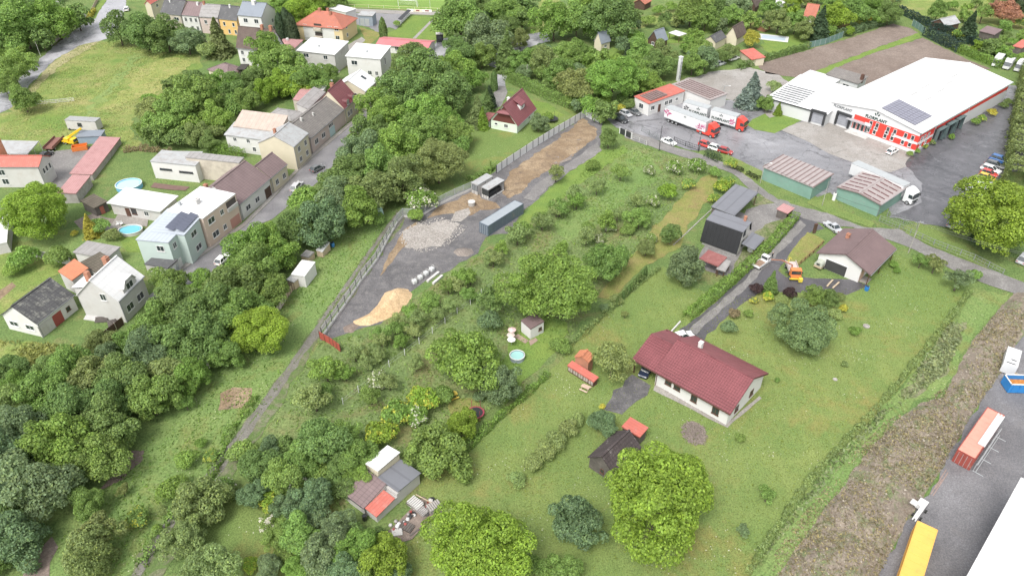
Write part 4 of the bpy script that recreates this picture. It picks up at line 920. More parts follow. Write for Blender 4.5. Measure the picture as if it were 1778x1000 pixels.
house('long_barn', 'long low barn with lichen spotted dark slate roof and red door left of the villa', 'barn', (63,562.6), (0,547.3), (129,511.6), 3, 'gx', W_white, R_lich, base=(66.5,587.5), ridge=(20,532), ov=.25,
    wins=(('l',.28,1.2,1.9,1.1),('l',.75,1.2,1.9,1.1),('r',.78,1.1,.9,.9,T_brown)), doors=(('r',.47,2.2,2.3,plain('old_red_door', (.30,.07,.06), .8),'barn_door'),('r',.17,3.2,2.4,W_lgrey,'barn_door')))
house('tile_lean_to', 'small outbuilding with worn orange tiled roof joining barn and villa', 'outbuilding', (124.5,487), (102,475), (163,474), 3.6, 'mono', W_lgrey, R_orange, rise=(.7,.6), ov=.15)
house('mossy_lean_to', 'small outbuilding with mossy corrugated roof behind the orange tiles', 'outbuilding', (166.6,474), (139.4,457), (197,453), 3.4, 'mono', W_lgrey, R_mossy, rise=(.2,.2), ov=.1)
house('flat_garage', 'double garage with plain grey felt roof beside the green-walled house', 'garage', (184.8,449), (126,438.4), (219.6,431), 3.0, 'mono', W_lgrey, R_felt, rise=(.1,.1), ov=.25)
house('low_annexe', 'low annexe with dark flat roof below the pale green house', 'annexe', (291,466), (250,458), (308,450), 2.9, 'mono', W_lgrey, R_dgrey, rise=(0,0), ov=.1, doors=(('r',.3,2.4,2.2,T_white,'garage_door'),('r',.75,1.0,2.0,T_grey)))
# boarded screen wall of panels
def panel_fence(name, label, pts, h, pw, pmat, postmat, cat='fence', z0=0.0, post_w=.12, gap=.06, rails=0, plinth=None, thick=.06, group=None, mesh_bars=0):
    t = thing(name, label, cat, (P(*pts[0]).x, P(*pts[0]).y, 0), 0, group); o = P(*pts[0])
    for a, c in zip(pts, pts[1:]):
        A, B = P(*a) - o, P(*c) - o; L = (B - A).length; n = max(1, round(L / pw)); d = (B - A) / n; rz = math.atan2(d.y, d.x); w = d.length
        def pm():
            b = MB()
            if rails:
                for k in range(rails): zz = z0 + .1 + (h - .15) * k / (rails - 1); b.box(gap, w - gap, -.03, .03, zz, zz + .09)
            elif mesh_bars:
                b.box(gap, w - gap, -.02, .02, z0 + .05, z0 + .12); b.box(gap, w - gap, -.02, .02, z0 + h - .07, z0 + h)
                b.box(gap, w - gap, -.02, .02, z0 + h * .5, z0 + h * .5 + .06)
                k = int(w / mesh_bars)
                for i in range(k + 1): xx = gap + (w - 2 * gap) * i / k; b.box(xx - .02, xx + .02, -.015, .015, z0 + .1, z0 + h)
            else: b.box(gap, w - gap, -thick/2, thick/2, z0 + .03, z0 + h)
            return b.mesh('panel', pmat)
        pmesh = mround(name + 'p', (round(w, 3), h, pmat.name, rails, mesh_bars), pm)
        b = MB(); b.box(-post_w/2, post_w/2, -post_w/2, post_w/2, 0, z0 + h + .08); qm = mround(name + 'q', (h, z0, post_w, postmat.name), lambda: b.mesh('post', postmat))
        for i in range(n):
            p = A + d * i; link('panel', pmesh, t, p, rz); link('post', qm, t, p, rz)
        link('post', qm, t, B, rz)
        if plinth:
            b = MB(); b.box(0, L, -.14, .14, 0, z0); pl_ = b.obj('plinth', plinth, t); pl_.location = A; pl_.rotation_euler = (0, 0, rz)
    return t
panel_fence('screen_fence', 'white boarded screen fence behind the orange tiled outbuilding', [(59,446),(88,452),(127,462)], 1.9, 2.6, W_lgrey, T_dark)
panel_fence('board_fence', 'dark brown board fence descending from the villa into the bushes', [(216,563),(190,584),(165,604)], 1.7, 2.0, W_wood, plain('fence_post_pale', (.4,.36,.3), .8))
# ---------------------------------------------------------------- pale green house with solar panels
e1 = height((334.4,459.2), 408)
t, Lx, Ly, e, rs, x0, x1, y0, y1 = house('mint_house', 'pale mint flat roofed house with two rows of solar panels by the street', V, (320,408), (262,402.5), (351,380), e1, 'mono', W_mint, R_lmetal, rise=(.15,0), ov=.12,
    wins=(('r',.5,e1-2.3,2.0,1.3),('r',.55,1.4,2.0,1.3)))
n = P(292,421,e1); ax_ = Vector((math.cos(t.rotation_euler.z), math.sin(t.rotation_euler.z), 0)); ay_ = Vector((-ax_.y, ax_.x, 0)); d0 = n - Vector((t.location.x, t.location.y, e1)); bx, by = d0.dot(ax_), d0.dot(ay_)
wl = (P(236,414.4,e1) - n).dot(ay_)
b = MB(); b.slab([(bx, by, e1 - .05), (bx + 12, by, e1 - .05), (bx + 12, by + wl, e1 - .05), (bx, by + wl, e1 - .05)], .18, 0, [(0,0),(0,12),(wl,12),(wl,0)]); b.obj('left_roof', R_lmetal, t)
b = MB(); b.box(bx + .12, bx + 11.8, by + .12, by + wl - .12, 0, e1 - .24); b.obj('left_wall', W_mint, t)
put_window(t, (bx + .12, by + 2.2, e1 - 2.4), -math.pi/2, 1.6, 1.3); put_window(t, (bx + 1.7, by + .12, e1 - 2.4), 0, 1.2, 1.3)
put_door(t, (bx + 1.7, by + .12, 0), 0, 1.2, 2.1, T_white)
for r_ in range(2):
    for k in range(6):
        b = MB(); px_ = .6 + 1.05 * k; py_ = .5 + 2.1 * r_
        b.slab([(px_, py_, e1 + .4), (px_ + 1.0, py_, e1 + .4), (px_ + 1.0, py_ + 1.6, e1 + .95), (px_, py_ + 1.6, e1 + .95)], .05, 0, [(0.3,.3),(.9,.3),(.9,.9),(.3,.9)]); b.obj('solar_panel', Solar, t)
t, Lx, Ly, e, rs, x0, x1, y0, y1 = house('peach_house', 'peach two storey flat white roofed house with recessed balcony on the street', V, (351.8,379.8), (282,371), (409,336), e1, 'mono', W_peach, R_white, rise=(0,.1), ov=.08,
    wins=(('r',.2,e1-2.4,2.0,1.4),('r',.22,1.3,2.0,1.4),('r',.52,e1-2.3,1.1,1.2),('r',.5,1.3,1.1,1.2)), chim=((.42,.55,1.2,1.1,W_lgrey),(.25,.85,.5,.8,T_grey)))
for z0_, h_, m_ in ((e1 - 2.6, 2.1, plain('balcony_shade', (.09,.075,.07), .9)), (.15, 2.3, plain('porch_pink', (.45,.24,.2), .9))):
    b = MB(); b.box(x0 + (x1-x0)*.68, x1 - .3, y0 - .02, y0 + .01, z0_, z0_ + h_); b.obj('recess_panel', m_, t)  # flat panels; the upper one's dark colour paints in the balcony's shade
b = MB(); b.box(x0 + (x1-x0)*.67, x1 - .2, y0 - .35, y0 - .03, e1 - 2.75, e1 - 1.9); b.obj('balcony_parapet', W_lgrey, t)
house('pool_house', 'long single storey white flat roofed house between two pools', V, (278,367.8), (184.6,352.2), (298,340.2), 3.1, 'mono', W_lgrey, R_white, rise=(.35,0), ov=.5, base=None,
    wins=(('l',.55,.9,1.4,1.5,T_brown),('l',.3,1.0,1.2,1.2)), doors=(('l',.68,1.2,2.1,T_brown),))
# ================================================================ STREET ROW, houses joined along the left side of the street
house('row_house', 'street house with purple-brown roof and arched brown gate next to the peach house', V, (415.5,355.5), None, (469.5,309.6), 3, 'gx', W_white, R_brown2, base=(422,384), ridge=(369.6,323), ov=.2,
    wins=(('r',.22,1.2,1.7,1.3),('r',.52,1.2,1.6,1.3),), doors=(('r',.88,2.3,2.5,W_wood,'gate'),), chim=((.05,.72,.7,1.2,W_brick),), group='houses joined along the village street')
house('row_house', 'low cream street house with brown roof beside the red gate', V, (470.2,309.2), None, (499,285), 3, 'gx', W_cream, R_brown2, base=(471,337), ridge=(443,288), ov=.2,
    wins=(('r',.3,1.3,1.3,1.4),('r',.75,1.3,1.3,1.4)), group='houses joined along the village street')
house('row_house', 'two storey cream house with yellow side wall and pale metal street roof', V, (510,255.6), None, (535.7,231.3), 6, 'gx', W_cream, R_metal, base=(514,296), ridge=(475,236), ov=.15,
    wins=(('r',.3,1.2,1.2,1.4),('r',.75,1.2,1.2,1.4),('r',.3,3.9,1.2,1.4),('r',.75,3.9,1.2,1.4)), chim=((.3,.6,.6,1.0,W_brick),), group='houses joined along the village street')
house('row_house', 'long grey tiled street building with pale blue shopfront in its middle', V, (538.2,241.2), None, (598,189.8), 4, 'gx', W_pink, R_grey, base=(544,268), ridge=(505,217), ov=.15,
    wins=(('r',.15,1.5,1.8,1.4),('r',.35,1.5,1.8,1.4),('r',.58,2.6,2.4,1.0)), doors=(('r',.6,2.8,2.4,plain('pale_blue_door', (.45,.58,.60), .6),'shopfront'),), chim=((.2,.42,.5,.7,W_lgrey),(.45,.35,.4,.6,W_lgrey)), group='houses joined along the village street')
t, Lx, Ly, e, rise, x0, x1, y0, y1 = house('row_house', 'cream street house with maroon mansard roof and two round topped dormers', V, (598.3,189.5), None, (620.8,169), 4.2, 'gx', W_cream, R_mar, base=(602,216), ridge=(569,158), ov=.15,
    wins=(('r',.25,1.4,1.2,1.5),('r',.45,1.4,1.2,1.5),('r',.8,1.4,1.2,1.5)), chim=((.5,.6,.8,1.3,W_brick),), group='houses joined along the village street')
for fx_ in (.3, .72):
    b = MB(); cx = Lx*fx_; ar = [(cx + .85*math.cos(a), e + 1.0 + .75*math.sin(a)) for a in [k*math.pi/8 for k in range(9)]]
    pf = [(cx + .85, e), *ar, (cx - .85, e)]; b.poly([(p[0], .12, p[1]) for p in pf]); d = b.obj('dormer', W_cream, t); put_window(d, (cx, .1, e + .25), 0, 1.0, 1.15)
    b = MB()
    for p, q in zip(pf, pf[1:]): b.quad((p[0], 0, p[1] + .06), (q[0], 0, q[1] + .06), (q[0], Ly*.3, q[1] + .06), (p[0], Ly*.3, p[1] + .06))
    b.obj('dormer_roof', R_mar, t)
t, Lx, Ly, e, rise, *_ = house('row_house', 'cream house with clean white gable roof and skylight at the end of the row', V, (634.4,159.4), None, (656,139.8), 5.6, 'gx', W_cream, R_white, ridge=(603.6,139.8), ov=.3,
    wins=(('l',.35,3.4,1.5,1.3),('r',.3,1.2,1.1,1.4),('r',.75,1.2,1.1,1.4)), group='houses joined along the village street')
b = MB(); b.slab([(Lx*.6, Ly*.22, e + rise*.44 + .1), (Lx*.72, Ly*.22, e + rise*.44 + .1), (Lx*.72, Ly*.36, e + rise*.72 + .1), (Lx*.6, Ly*.36, e + rise*.72 + .1)], .08); b.obj('skylight', Glass, t)
# outbuildings behind the row
house('grey_outbuilding', 'grey felt hipped outbuilding behind the long grey street roof', 'outbuilding', (507,211), (459,204), (521,193), 3.2, 'hip', W_beige, R_felt, rise=1.2, ov=.2)
house('fan_outbuilding', 'old building with fan shaped pale grey roof against the maroon house', 'outbuilding', (535,190), (520,184), (566,164), 4.5, 'mono', W_lgrey, R_felt, rise=(.6,1.3), ov=.1)
house('red_outbuilding', 'rusty pink tin roofed outbuilding behind the maroon roof', 'outbuilding', (545,178), (514,170), (560,158), 3.5, 'mono', W_beige, R_pinktile, rise=(.3,.6), ov=.1)
house('white_sheet_outbuilding', 'small white sheet roofed outbuilding above the rusty pink roof', 'outbuilding', (560,158), (546,154), (578,141), 3.5, 'mono', W_lgrey, R_white2, rise=(.3,.3), ov=.1)
house('white_barn', 'white walled barn with metal front roof and pink balcony, behind the yellow wall', 'barn', (469.5,244.8), (388.5,234), (484.4,228.6), 4.6, 'mono', W_white, R_metal, rise=(1.2,0), ov=.25,
    wins=(('l',.8,3.0,1.0,1.1),('l',.5,3.0,1.0,1.1),('l',.2,3.0,1.2,1.1),('l',.15,.8,1.2,1.3),('l',.4,.8,1.0,1.3)))
house('tan_barn', 'long barn with worn tan felt roof rising behind the white walled one', 'barn', (485,229.5), (404,219), (506,215), 5.6, 'mono', W_beige, R_tan, rise=(2.2,0), ov=.15)
house('workshop', 'white boarded workshop with black ventilation slits and grey roof behind the blue pool', 'workshop', (339,288), (260,280), (352,270), 3.6, 'mono', W_white, R_metal, rise=(.4,.0), base=(341,318), ov=.1,
    wins=(('l',.25,2.3,3.6,.45,T_dark),('l',.7,2.5,3.2,.45,T_dark)))
house('beige_workshop', 'beige plastered workshop with lean-to roof backing onto the street house', 'workshop', (415,283), (321,273), (428,275), 5.6, 'mono', W_beige, R_felt, rise=(.2,.0), ov=.1)
house('grey_shed', 'low grey roofed shed behind the two workshops', 'shed', (345,273), (288,272), (367,264), 3.0, 'mono', W_block, R_metal, rise=(.1,0), ov=.2)
# ================================================================ FAR LEFT
house('pink_barn', 'long narrow barn with faded pink-red tiled roof beside the car yard', 'barn', (160,303.2), (127.4,297.4), (209.4,238.9), 3, 'mono', W_block, R_pinktile, base=(161.5,314), rise=(0,.5), ov=.15, group='pink roofed sheds')
house('pink_shed', 'lower pink-red tiled shed at the near end of the long barn', 'shed', (132,336), (106.6,329.5), (157,305), 2.6, 'mono', W_block, R_pinktile, rise=(0,.4), ov=.15, group='pink roofed sheds')
house('site_cabin', 'white site cabin standing in the long meadow grass', 'cabin', (170.5,229), (119,226), (176,223), 2.6, 'flat', W_lgrey, R_metal, base=(171,229.5 + 0.01), ov=.05) if False else None
nb = P(171, 229.5); ax = (P(177, 223) - nb); 
t = thing('site_cabin', 'grey-white site cabin standing alone in the long meadow grass', 'cabin', (P(119,226.5).x, P(119,226.5).y, 0), math.atan2((nb - P(119,226.5)).y, (nb - P(119,226.5)).x))
Lc = (nb - P(119,226.5)).length
b = MB(); b.box(0, Lc, 0, 2.5, .35, 2.9); b.obj('body', W_lgrey, t); b = MB(); b.box(-.08, Lc + .08, -.08, 2.58, 2.9, 3.02); b.obj('roof', R_metal, t)
put_window(t, (Lc*.45, 0, 1.4), 0, 1.2, .9, T_dark)
for xx in (.5, Lc - .5): b = MB(); b.tube([(xx, -.1, .35), (xx, 2.6, .35)], .3, 10); b.obj('wheel', T_dark, t)
b = MB(); b.bar((-1.6, 1.25, .5), (0, 1.25, .5), .12); b.obj('drawbar', T_dark, t)
t, Lx, Ly, e, rise, x0, x1, y0, y1 = house('left_house', 'two storey house with white window gable and rusty red roof at the left edge', V, (67,290), (-60,290), (93,271), 5.5, 'gy', W_lgrey, R_redsheet, rise=1.5, ov=.2,
    wins=(('r',.25,3.0,.9,1.4),('r',.5,3.0,.9,1.4),('r',.78,3.0,.9,1.4),('l',.55,3.2,1.6,1.5),('l',.55,.8,1.6,1.5),('l',.8,3.2,1.6,1.5)))
pc = P(17, 303); hb = 11
t = thing('brick_stack', 'thick orange brick chimney stack at the left edge beside the car yard', 'chimney', (pc.x, pc.y, 0), .5)
b = MB(); b.tube([(0,0,0),(0,0,hb)], [1.45, 1.25], 4); b.obj('stack', M('orange_brick', (.50,.24,.14), .9, .15, 1.5, 8, dirt=(.62,.5,.42), dirt_amt=.3), t)
b = MB(); b.tube([(0,0,hb),(0,0,hb+.3)], [1.4, 1.4], 4); b.obj('cap', W_block, t)
t, Lx, Ly, e, rs, x0, x1, y0, y1 = house('derelict_greenhouse', 'derelict greenhouse with pale translucent roof and scrap inside at left edge', 'greenhouse', (47,268), (-30,266), (60,250), 3.0, 'mono', None, R_metal, rise=(.8,0), ov=.1)
for k in range(6):
    b = MB(); yy = Ly * k / 5; b.bar((0, yy, 0), (0, yy, 2.8), .1); b.bar((Lx, yy, 0), (Lx, yy, 3.5), .1); b.obj('post', T_white, t)
house('edge_shed', 'low shed with white flat roof cut by the left picture edge', 'shed', (12,420), (-60,412), (16,372), 2.6, 'mono', W_lgrey, R_white2, rise=(0,0), ov=.1)
house('rustic_hut', 'small hut with dark mossy roof and red door beside the pool house', 'hut', (163,362), (139,350), (178,346), 2.3, 'mono', W_oldwood, R_mossy, rise=(.2,.2), ov=.25, doors=(('r',.5,.9,1.8,plain('hut_red_door', (.36,.12,.09), .8)),))
# ================================================================ TOP LEFT AND CENTRE
house('hip_villa', 'large cream and yellow apartment villa with broad red hip roof', V, (595,51.3), (510,43.8), (625,32.5), 6.5, 'hip', W_yel, R_red, base=(604,77.5), rise=3.6, ov=.5,
    wins=(('l',.12,4.2,1.5,1.4),('l',.12,1.2,1.5,1.4),('l',.26,4.2,1.5,1.4),('l',.26,1.2,1.5,1.4),('l',.8,4.2,1.5,1.4),('l',.8,1.2,1.5,1.4),('r',.3,4.2,1.2,1.2),('r',.3,1.4,1.2,1.2)),
    chim=((.4,.35,.7,3.9,W_brick),(.55,.45,.7,4.3,W_brick),(.5,.6,.9,4.3,W_brick)), key='hip')
t, Lx, Ly, e, rs, x0, x1, y0, y1 = LASTF['hip']
b = MB(); b.box(x0 - .04, x0 - .01, y0 + (y1-y0)*.18, y0 + (y1-y0)*.84, .1, e - .3); b.obj('white_facade', W_white, t)
for k in (1.0, 3.9):
    b = MB(); b.box(x0 - 1.0, x0 - .05, y0 + (y1-y0)*.44, y0 + (y1-y0)*.6, k, k + .95); b.obj('balcony', W_beige, t)
    b = MB(); b.box(x0 - .08, x0 - .045, y0 + (y1-y0)*.44, y0 + (y1-y0)*.6, k + .95, k + 2.2); b.obj('recess_panel', plain('painted_recess_shade', (.06,.05,.045), .9), t)  # no real hollow: shade behind the balcony is painted as a dark panel
house('flat_house', 'grey rendered two storey house with white mono roof left of the white one', V, (581,95.5), (514,87.8), (603,77), 6, 'mono', W_grey, R_white, base=(588,128), rise=(1.0,0), ov=.3,
    wins=(('l',.25,4.0,1.5,1.3),('l',.78,4.0,1.9,1.3),('l',.35,1.2,1.3,1.3),('l',.62,1.2,1.2,1.3)), chim=((.4,.55,.5,.8,T_grey),), group='flat roofed two storey houses')
house('flat_house', 'white two storey house with white mono roof right of the grey one', V, (661,103), (598.8,97.5), (681,85.5), 6, 'mono', W_white, R_white, base=(666,140), rise=(1.0,0), ov=.3,
    wins=(('l',.78,4.0,2.0,1.4),('l',.35,1.3,1.3,1.3),('l',.15,1.3,1.0,1.3),('r',.4,3.6,1.0,2.2)), chim=((.4,.5,.5,.8,T_grey),), group='flat roofed two storey houses')
house('club_house', 'long low white clubhouse with pink-red sheet roof beside the lawns', 'clubhouse', (743,85.4), (651.6,78), (757,71), 3, 'gy', W_white, R_pinksheet, base=(743.7,98.5), rise=.9, ov=.3,
    wins=tuple(('l', f, 1.1, 1.4, 1.3) for f in (.12,.3,.45,.6,.78,.9)))
house('brown_villa', 'old two storey white villa with dark brown tiled roof and brick chimneys', V, (474,90), (409.5,83.5), None, 5.5, 'gy', W_white, R_dkbrown, ridge=(478,52), ov=.3,
    wins=(('l',.88,3.3,1.0,1.4),('l',.68,3.6,.8,1.0),('l',.88,1.0,1.0,1.4),('l',.6,1.0,.9,1.3),('l',.35,1.0,.9,1.3),('l',.45,3.6,.8,1.0)), chim=((.5,.35,.8,1.0,W_brick),(.5,.12,.9,1.0,W_brick)))
house('red_annexe', 'low annexe with pale red hipped roof beside the brown roofed villa', 'annexe', (510,86), (478,80), (527,70), 3.2, 'hip', W_lgrey, R_pinktile, rise=1.4, ov=.3, chim=((.5,.5,.7,1.8,W_white),))
house('hip_bungalow', 'small bungalow with low pinkish brown pyramid roof by the meadow trees', V, (395,132.5), (358.8,121), (412.5,115), 2.8, 'hip', W_cream, R_brown2, base=(401,140.5), rise=1.6, ov=.35, wins=(('r',.35,1.0,1.2,1.1),('r',.7,1.0,1.2,1.1)))
canopy('dark_pergola', 'dark brown pergola roof beside the pinkish brown bungalow', (425,121), (412,119), (433,111.5), 2.5, plain('dark_pergola_roof', (.05,.045,.04), .8))
canopy('glass_frame', 'pale low cold frame roof among the trees behind the barns', (376,181), (346,176), (380,175), 1.3, R_metal, back=W_ltwood, sides=('l',), cat='cold frame')
# terrace at the top
TG = 'terraced houses at the top'
house('terrace_house', 'terraced house with steep slate grey roof, leftmost of the top row', V, (313.7,27), (277.4,23), None, 5.8, 'gy', W_beige, R_dgrey, ridge=(322.5,1), ov=.15, wins=(('l',.7,3.6,2.0,1.3),('l',.25,3.6,2.0,1.3)), chim=((.4,.7,.5,.7,T_white),), group=TG)
house('terrace_house', 'terraced house with brown roof and plain white front in the top row', V, (344.5,29.2), (314.3,26.6), None, 5.8, 'gy', W_white, R_brown2, ridge=(354.4,5), ov=.1, wins=(('l',.8,3.6,1.0,1.5),('l',.5,3.6,1.0,1.5),('l',.2,3.6,1.0,1.5),('l',.5,.8,1.0,1.5),('l',.2,.8,1.0,1.5)), chim=((.4,.3,.6,.8,T_white),), group=TG)
house('terrace_house', 'terraced house with pale grey-pink roof and pink front in the top row', V, (378,31.5), (345,29.5), None, 5.8, 'gy', W_pink, R_felt, ridge=(384,9), ov=.1, wins=(('l',.7,3.4,1.1,1.4),('l',.3,3.4,1.1,1.4)), chim=((.5,.9,.7,.8,W_brick),), group=TG)
house('terrace_house', 'terraced house with ochre-yellow front and dark roof in the top row', V, (411.6,36), (379,32.6), None, 5.5, 'gy', W_ochre, R_dgrey, ridge=(416,12), ov=.1, wins=(('l',.75,3.1,.9,1.4),('l',.25,3.1,.9,1.4),('l',.55,.6,.9,1.4),('l',.2,.6,.9,1.4)), chim=((.45,.5,.5,.7,T_white),), group=TG)
house('tall_house', 'tall white house with blue-grey roof and skylights ending the top row', V, (454,30.3), (411.5,26.6), None, 8.0, 'gy', W_white, R_blue, ridge=(463,6), ov=.15,
    wins=(('l',.7,5.6,1.6,1.5),('l',.25,5.6,1.6,1.5),('l',.7,2.4,1.6,1.5),('r',.7,4.2,1.2,1.4),('r',.7,1.6,1.2,1.4)), chim=((.45,.5,1.2,.9,W_white),), group=TG)
house('red_corner_house', 'cream house with bright red roof at the top left corner of the row', V, (262,8), (256,4), (285,-6), 6.0, 'gx', W_cream, R_redsheet, rise=1.2, ov=.2, wins=(('r',.4,3.8,1.3,1.2),))
house('pale_rear_house', 'low pale house with red-trimmed white roof behind the red hip roof', V, (600,22), (560,12), (612,14), 3, 'mono', W_white, R_white2, ov=.2)
house('blue_kiosk', 'grey-blue flat roofed kiosk beside the cypress and the car park', 'kiosk', (648,45), (623,44), (652,41), 2.8, 'flat', M('blue_grey_boards', (.25,.29,.34), .7, .1, 1, 6), R_metal, base=(648,45.5 + .01), ov=.05) if False else None
for nm, lb, u0, v0, u1, v1, dp, h_, wm, rm in (('kiosk', 'grey-blue flat roofed kiosk between the cypress and red hip roof', 624, 45, 648, 46.5, 4, 3.6, M('blue_grey_boards', (.25,.29,.34), .7, .1, 1, 6), R_metal),
        ('gate_lodge', 'white walled garage with grey doors beside the top left road', 134, 46, 152, 35, 7, 3.0, W_white, R_dgrey),
        ('top_left_house', 'white roofed long house at the top left corner above the trees', 24, 12, 104, 7, 9, 5.0, W_white, R_white2)):
    A, B = P(u0, v0), P(u1, v1); L = (B - A).length; t = thing(nm, lb, 'building', (A.x, A.y, 0), math.atan2((B - A).y, (B - A).x))
    b = MB(); b.box(0, L, 0, dp, 0, h_); b.obj('wall', wm, t); b = MB(); b.slab([(-.2,-.2,h_+.2),(L+.2,-.2,h_+.2),(L+.2,dp+.2,h_+.45),(-.2,dp+.2,h_+.45)], .18, 0, [(0,0),(L,0),(L,dp),(0,dp)]); b.obj('roof', rm, t)
    for f in (.25, .6): put_door(t, (L*f, 0, 0.05), 0, min(2.2, L*.3), h_*.7, T_grey if nm != 'top_left_house' else Glass, 'garage_door')
# ================================================================ GARDEN COLONY, top right
def cabin(label, N, L, Rr, e, wall, rm, roof='gx', rise=1.8, nm='garden_cabin', cat='cabin', **kw):
    return house(nm, label, cat, N, L, Rr, e, roof, wall, rm, rise=rise, ov=.25, group='garden colony cabins', gut=False, **kw)
cabin('cream garden cabin with steep blue-grey roof nearest the left of the gardens', (1044,77), (1030,72), (1061,72), 2.6, W_cream, R_blue, rise=3.4, wins=(('r',.5,.9,1.2,1.0),))
cabin('dark wooden chalet cabin with pale blue-grey roof in the middle gardens', (1143,75), (1126,68), (1160.5,69), 2.4, W_wood, R_blue, rise=3.4, wins=(('l',.5,1.0,1.2,1.1),))
canopy('garden_shelter', 'light flat roofed garden shelter right of the dark chalet', (1180,63), (1161,57), (1190,58), 2.4, R_white2)
cabin('garden cabin with wide dark grey roof behind the red car port', (1243,75), (1229,66), (1262,65), 2.6, W_cream, R_dgrey, rise=1.8)
cabin('brown steep roofed cabin with red lean-to left of the golden conifer', (1280,68), (1268,58), (1297,58), 2.5, W_cream, R_dkbrown, rise=3.6)
cabin('red tiled low roof beside the parked cars at the field corner', (1305,104), (1284,88), (1325,99), 2.3, W_cream, R_redsheet, roof='mono', rise=(.5,0), nm='garden_garage', cat='garage')
cabin('small brown box shed on the lawn behind the swimming pool', (1330,46), (1318,41), (1341,41), 2.2, W_brick, R_brown, roof='mono', rise=(.1,0))
cabin('red-brown steep roofed cabin with white gable near the top edge', (1416,31), (1393,30), (1424,18), 2.4, W_white, R_red, rise=3.2, roof='gy')
cabin('pair roofed red cabin at the top edge left of the tall trees', (1120,8), (1104,2), (1132,2), 2.4, W_wood, R_red, rise=1.4)
cabin('dark brown steep cabin at the top edge above the pool', (1312,14), (1300,6), (1325,4), 2.4, W_wood, R_dkbrown, rise=3.0)
cabin('dark garden hut with grey gable roof left of the tall spruce', (1642,46), (1626,36), (1668,40), 2.3, W_wood, R_metal, rise=1.8)
cabin('brown tiled garden hut right of the tall spruce', (1727,61), (1700,54), (1736,55), 2.4, W_oldwood, R_brown2, roof='mono', rise=(.8,0))
cabin('red roofed hut cut by the right picture edge', (1775,84), (1762,78), (1790,76), 2.4, W_oldwood, R_redsheet, roof='mono', rise=(.6,0))
cabin('low white roofed hut at the top edge of the gardens', (1352,10), (1336,4), (1366,4), 2.2, W_lgrey, R_white2, roof='mono', rise=(.1,0))
# ================================================================ belt sheds, bottom right hall
house('white_shed', 'white sheet roofed garden shed by the bright meadow strip under the trees', 'shed', (529,480), (506,475), (548,456), 2.6, 'mono', W_white, R_white, base=(530,500), rise=(.2,0), ov=.1)
house('board_shed', 'low weathered board shed with grey roof below the white roofed one', 'shed', (510,490), (498,484), (527,477), 1.9, 'mono', W_ltwood, R_metal, rise=(.1,0), ov=.1)
house('tool_box', 'small pale tilted roof hutch beside the blue barrel on the strip', 'hutch', (560,437), (552,431), (573,424), 1.5, 'mono', W_ltwood, R_white2, rise=(.5,.1), ov=.05)
house('low_box', 'small grey topped board box between shed and tilted hutch', 'hutch', (536,447), (522,443), (546,438), 1.4, 'mono', W_ltwood, R_felt, rise=(.1,0), ov=.05)
A, B = P(1773, 828, 8), P(1678, 1000, 8); d = (B - A).normalized(); A2 = A - d * 4
t = thing('white_warehouse', 'huge white roofed warehouse cut by the bottom right corner', 'warehouse', (A.x, A.y, 0), math.atan2(d.y, d.x))
b = MB(); b.slab([(0,0,8.0),(70,0,8.0),(70,40,9.6),(0,40,9.6)], .25, 0, [(0,0),(70,0),(70,40),(0,40)]); 
for k in range(70): b.bar((k + .5, .05, 8.03), (k + .5, 40, 9.63), .1, .05)
b.obj('roof', R_white, t)
b = MB(); b.box(.3, 69.7, .3, 39.7, 0, 7.7); b.obj('wall', W_clad, t)
# ================================================================ VEGETATION
import numpy as np
def leaf_material(name, trans=.45, extra=None):
    m, nt, b = nodes_of(name)
    oi = nd(nt, 'ShaderNodeObjectInfo'); at = nd(nt, 'ShaderNodeAttribute', attribute_name='tone')
    ti = nd(nt, 'ShaderNodeAttribute', attribute_name='tint')
    c = mixc(nt, 1.0, oi.outputs['Color'], at.outputs['Color'], 'MULTIPLY')
    c2 = mixc(nt, 1.0, c, (1.22, 1.12, .78), 'MULTIPLY'); c = mixc(nt, ti.outputs['Fac'], c, c2)
    if extra: c = mixc(nt, .92, c, extra)
    nt.links.new(c, b.inputs['Base Color']); b.inputs['Roughness'].default_value = .55; b.inputs['Specular IOR Level'].default_value = .25
    tr = nd(nt, 'ShaderNodeBsdfTranslucent'); nt.links.new(c, tr.inputs['Color'])
    mx = nd(nt, 'ShaderNodeMixShader'); mx.inputs[0].default_value = trans
    out = [n for n in nt.nodes if n.type == 'OUTPUT_MATERIAL'][0]
    nt.links.new(b.outputs[0], mx.inputs[1]); nt.links.new(tr.outputs[0], mx.inputs[2]); nt.links.new(mx.outputs[0], out.inputs['Surface'])
    return m
LEAF = leaf_material('leaves'); BLOS = leaf_material('blossom', .2, (.62,.60,.50)); BARK = M('bark', (.12,.095,.075), .95, .25, 2, 8)
BLOSY = leaf_material('yellow_blossom', .2, (.50,.50,.08))
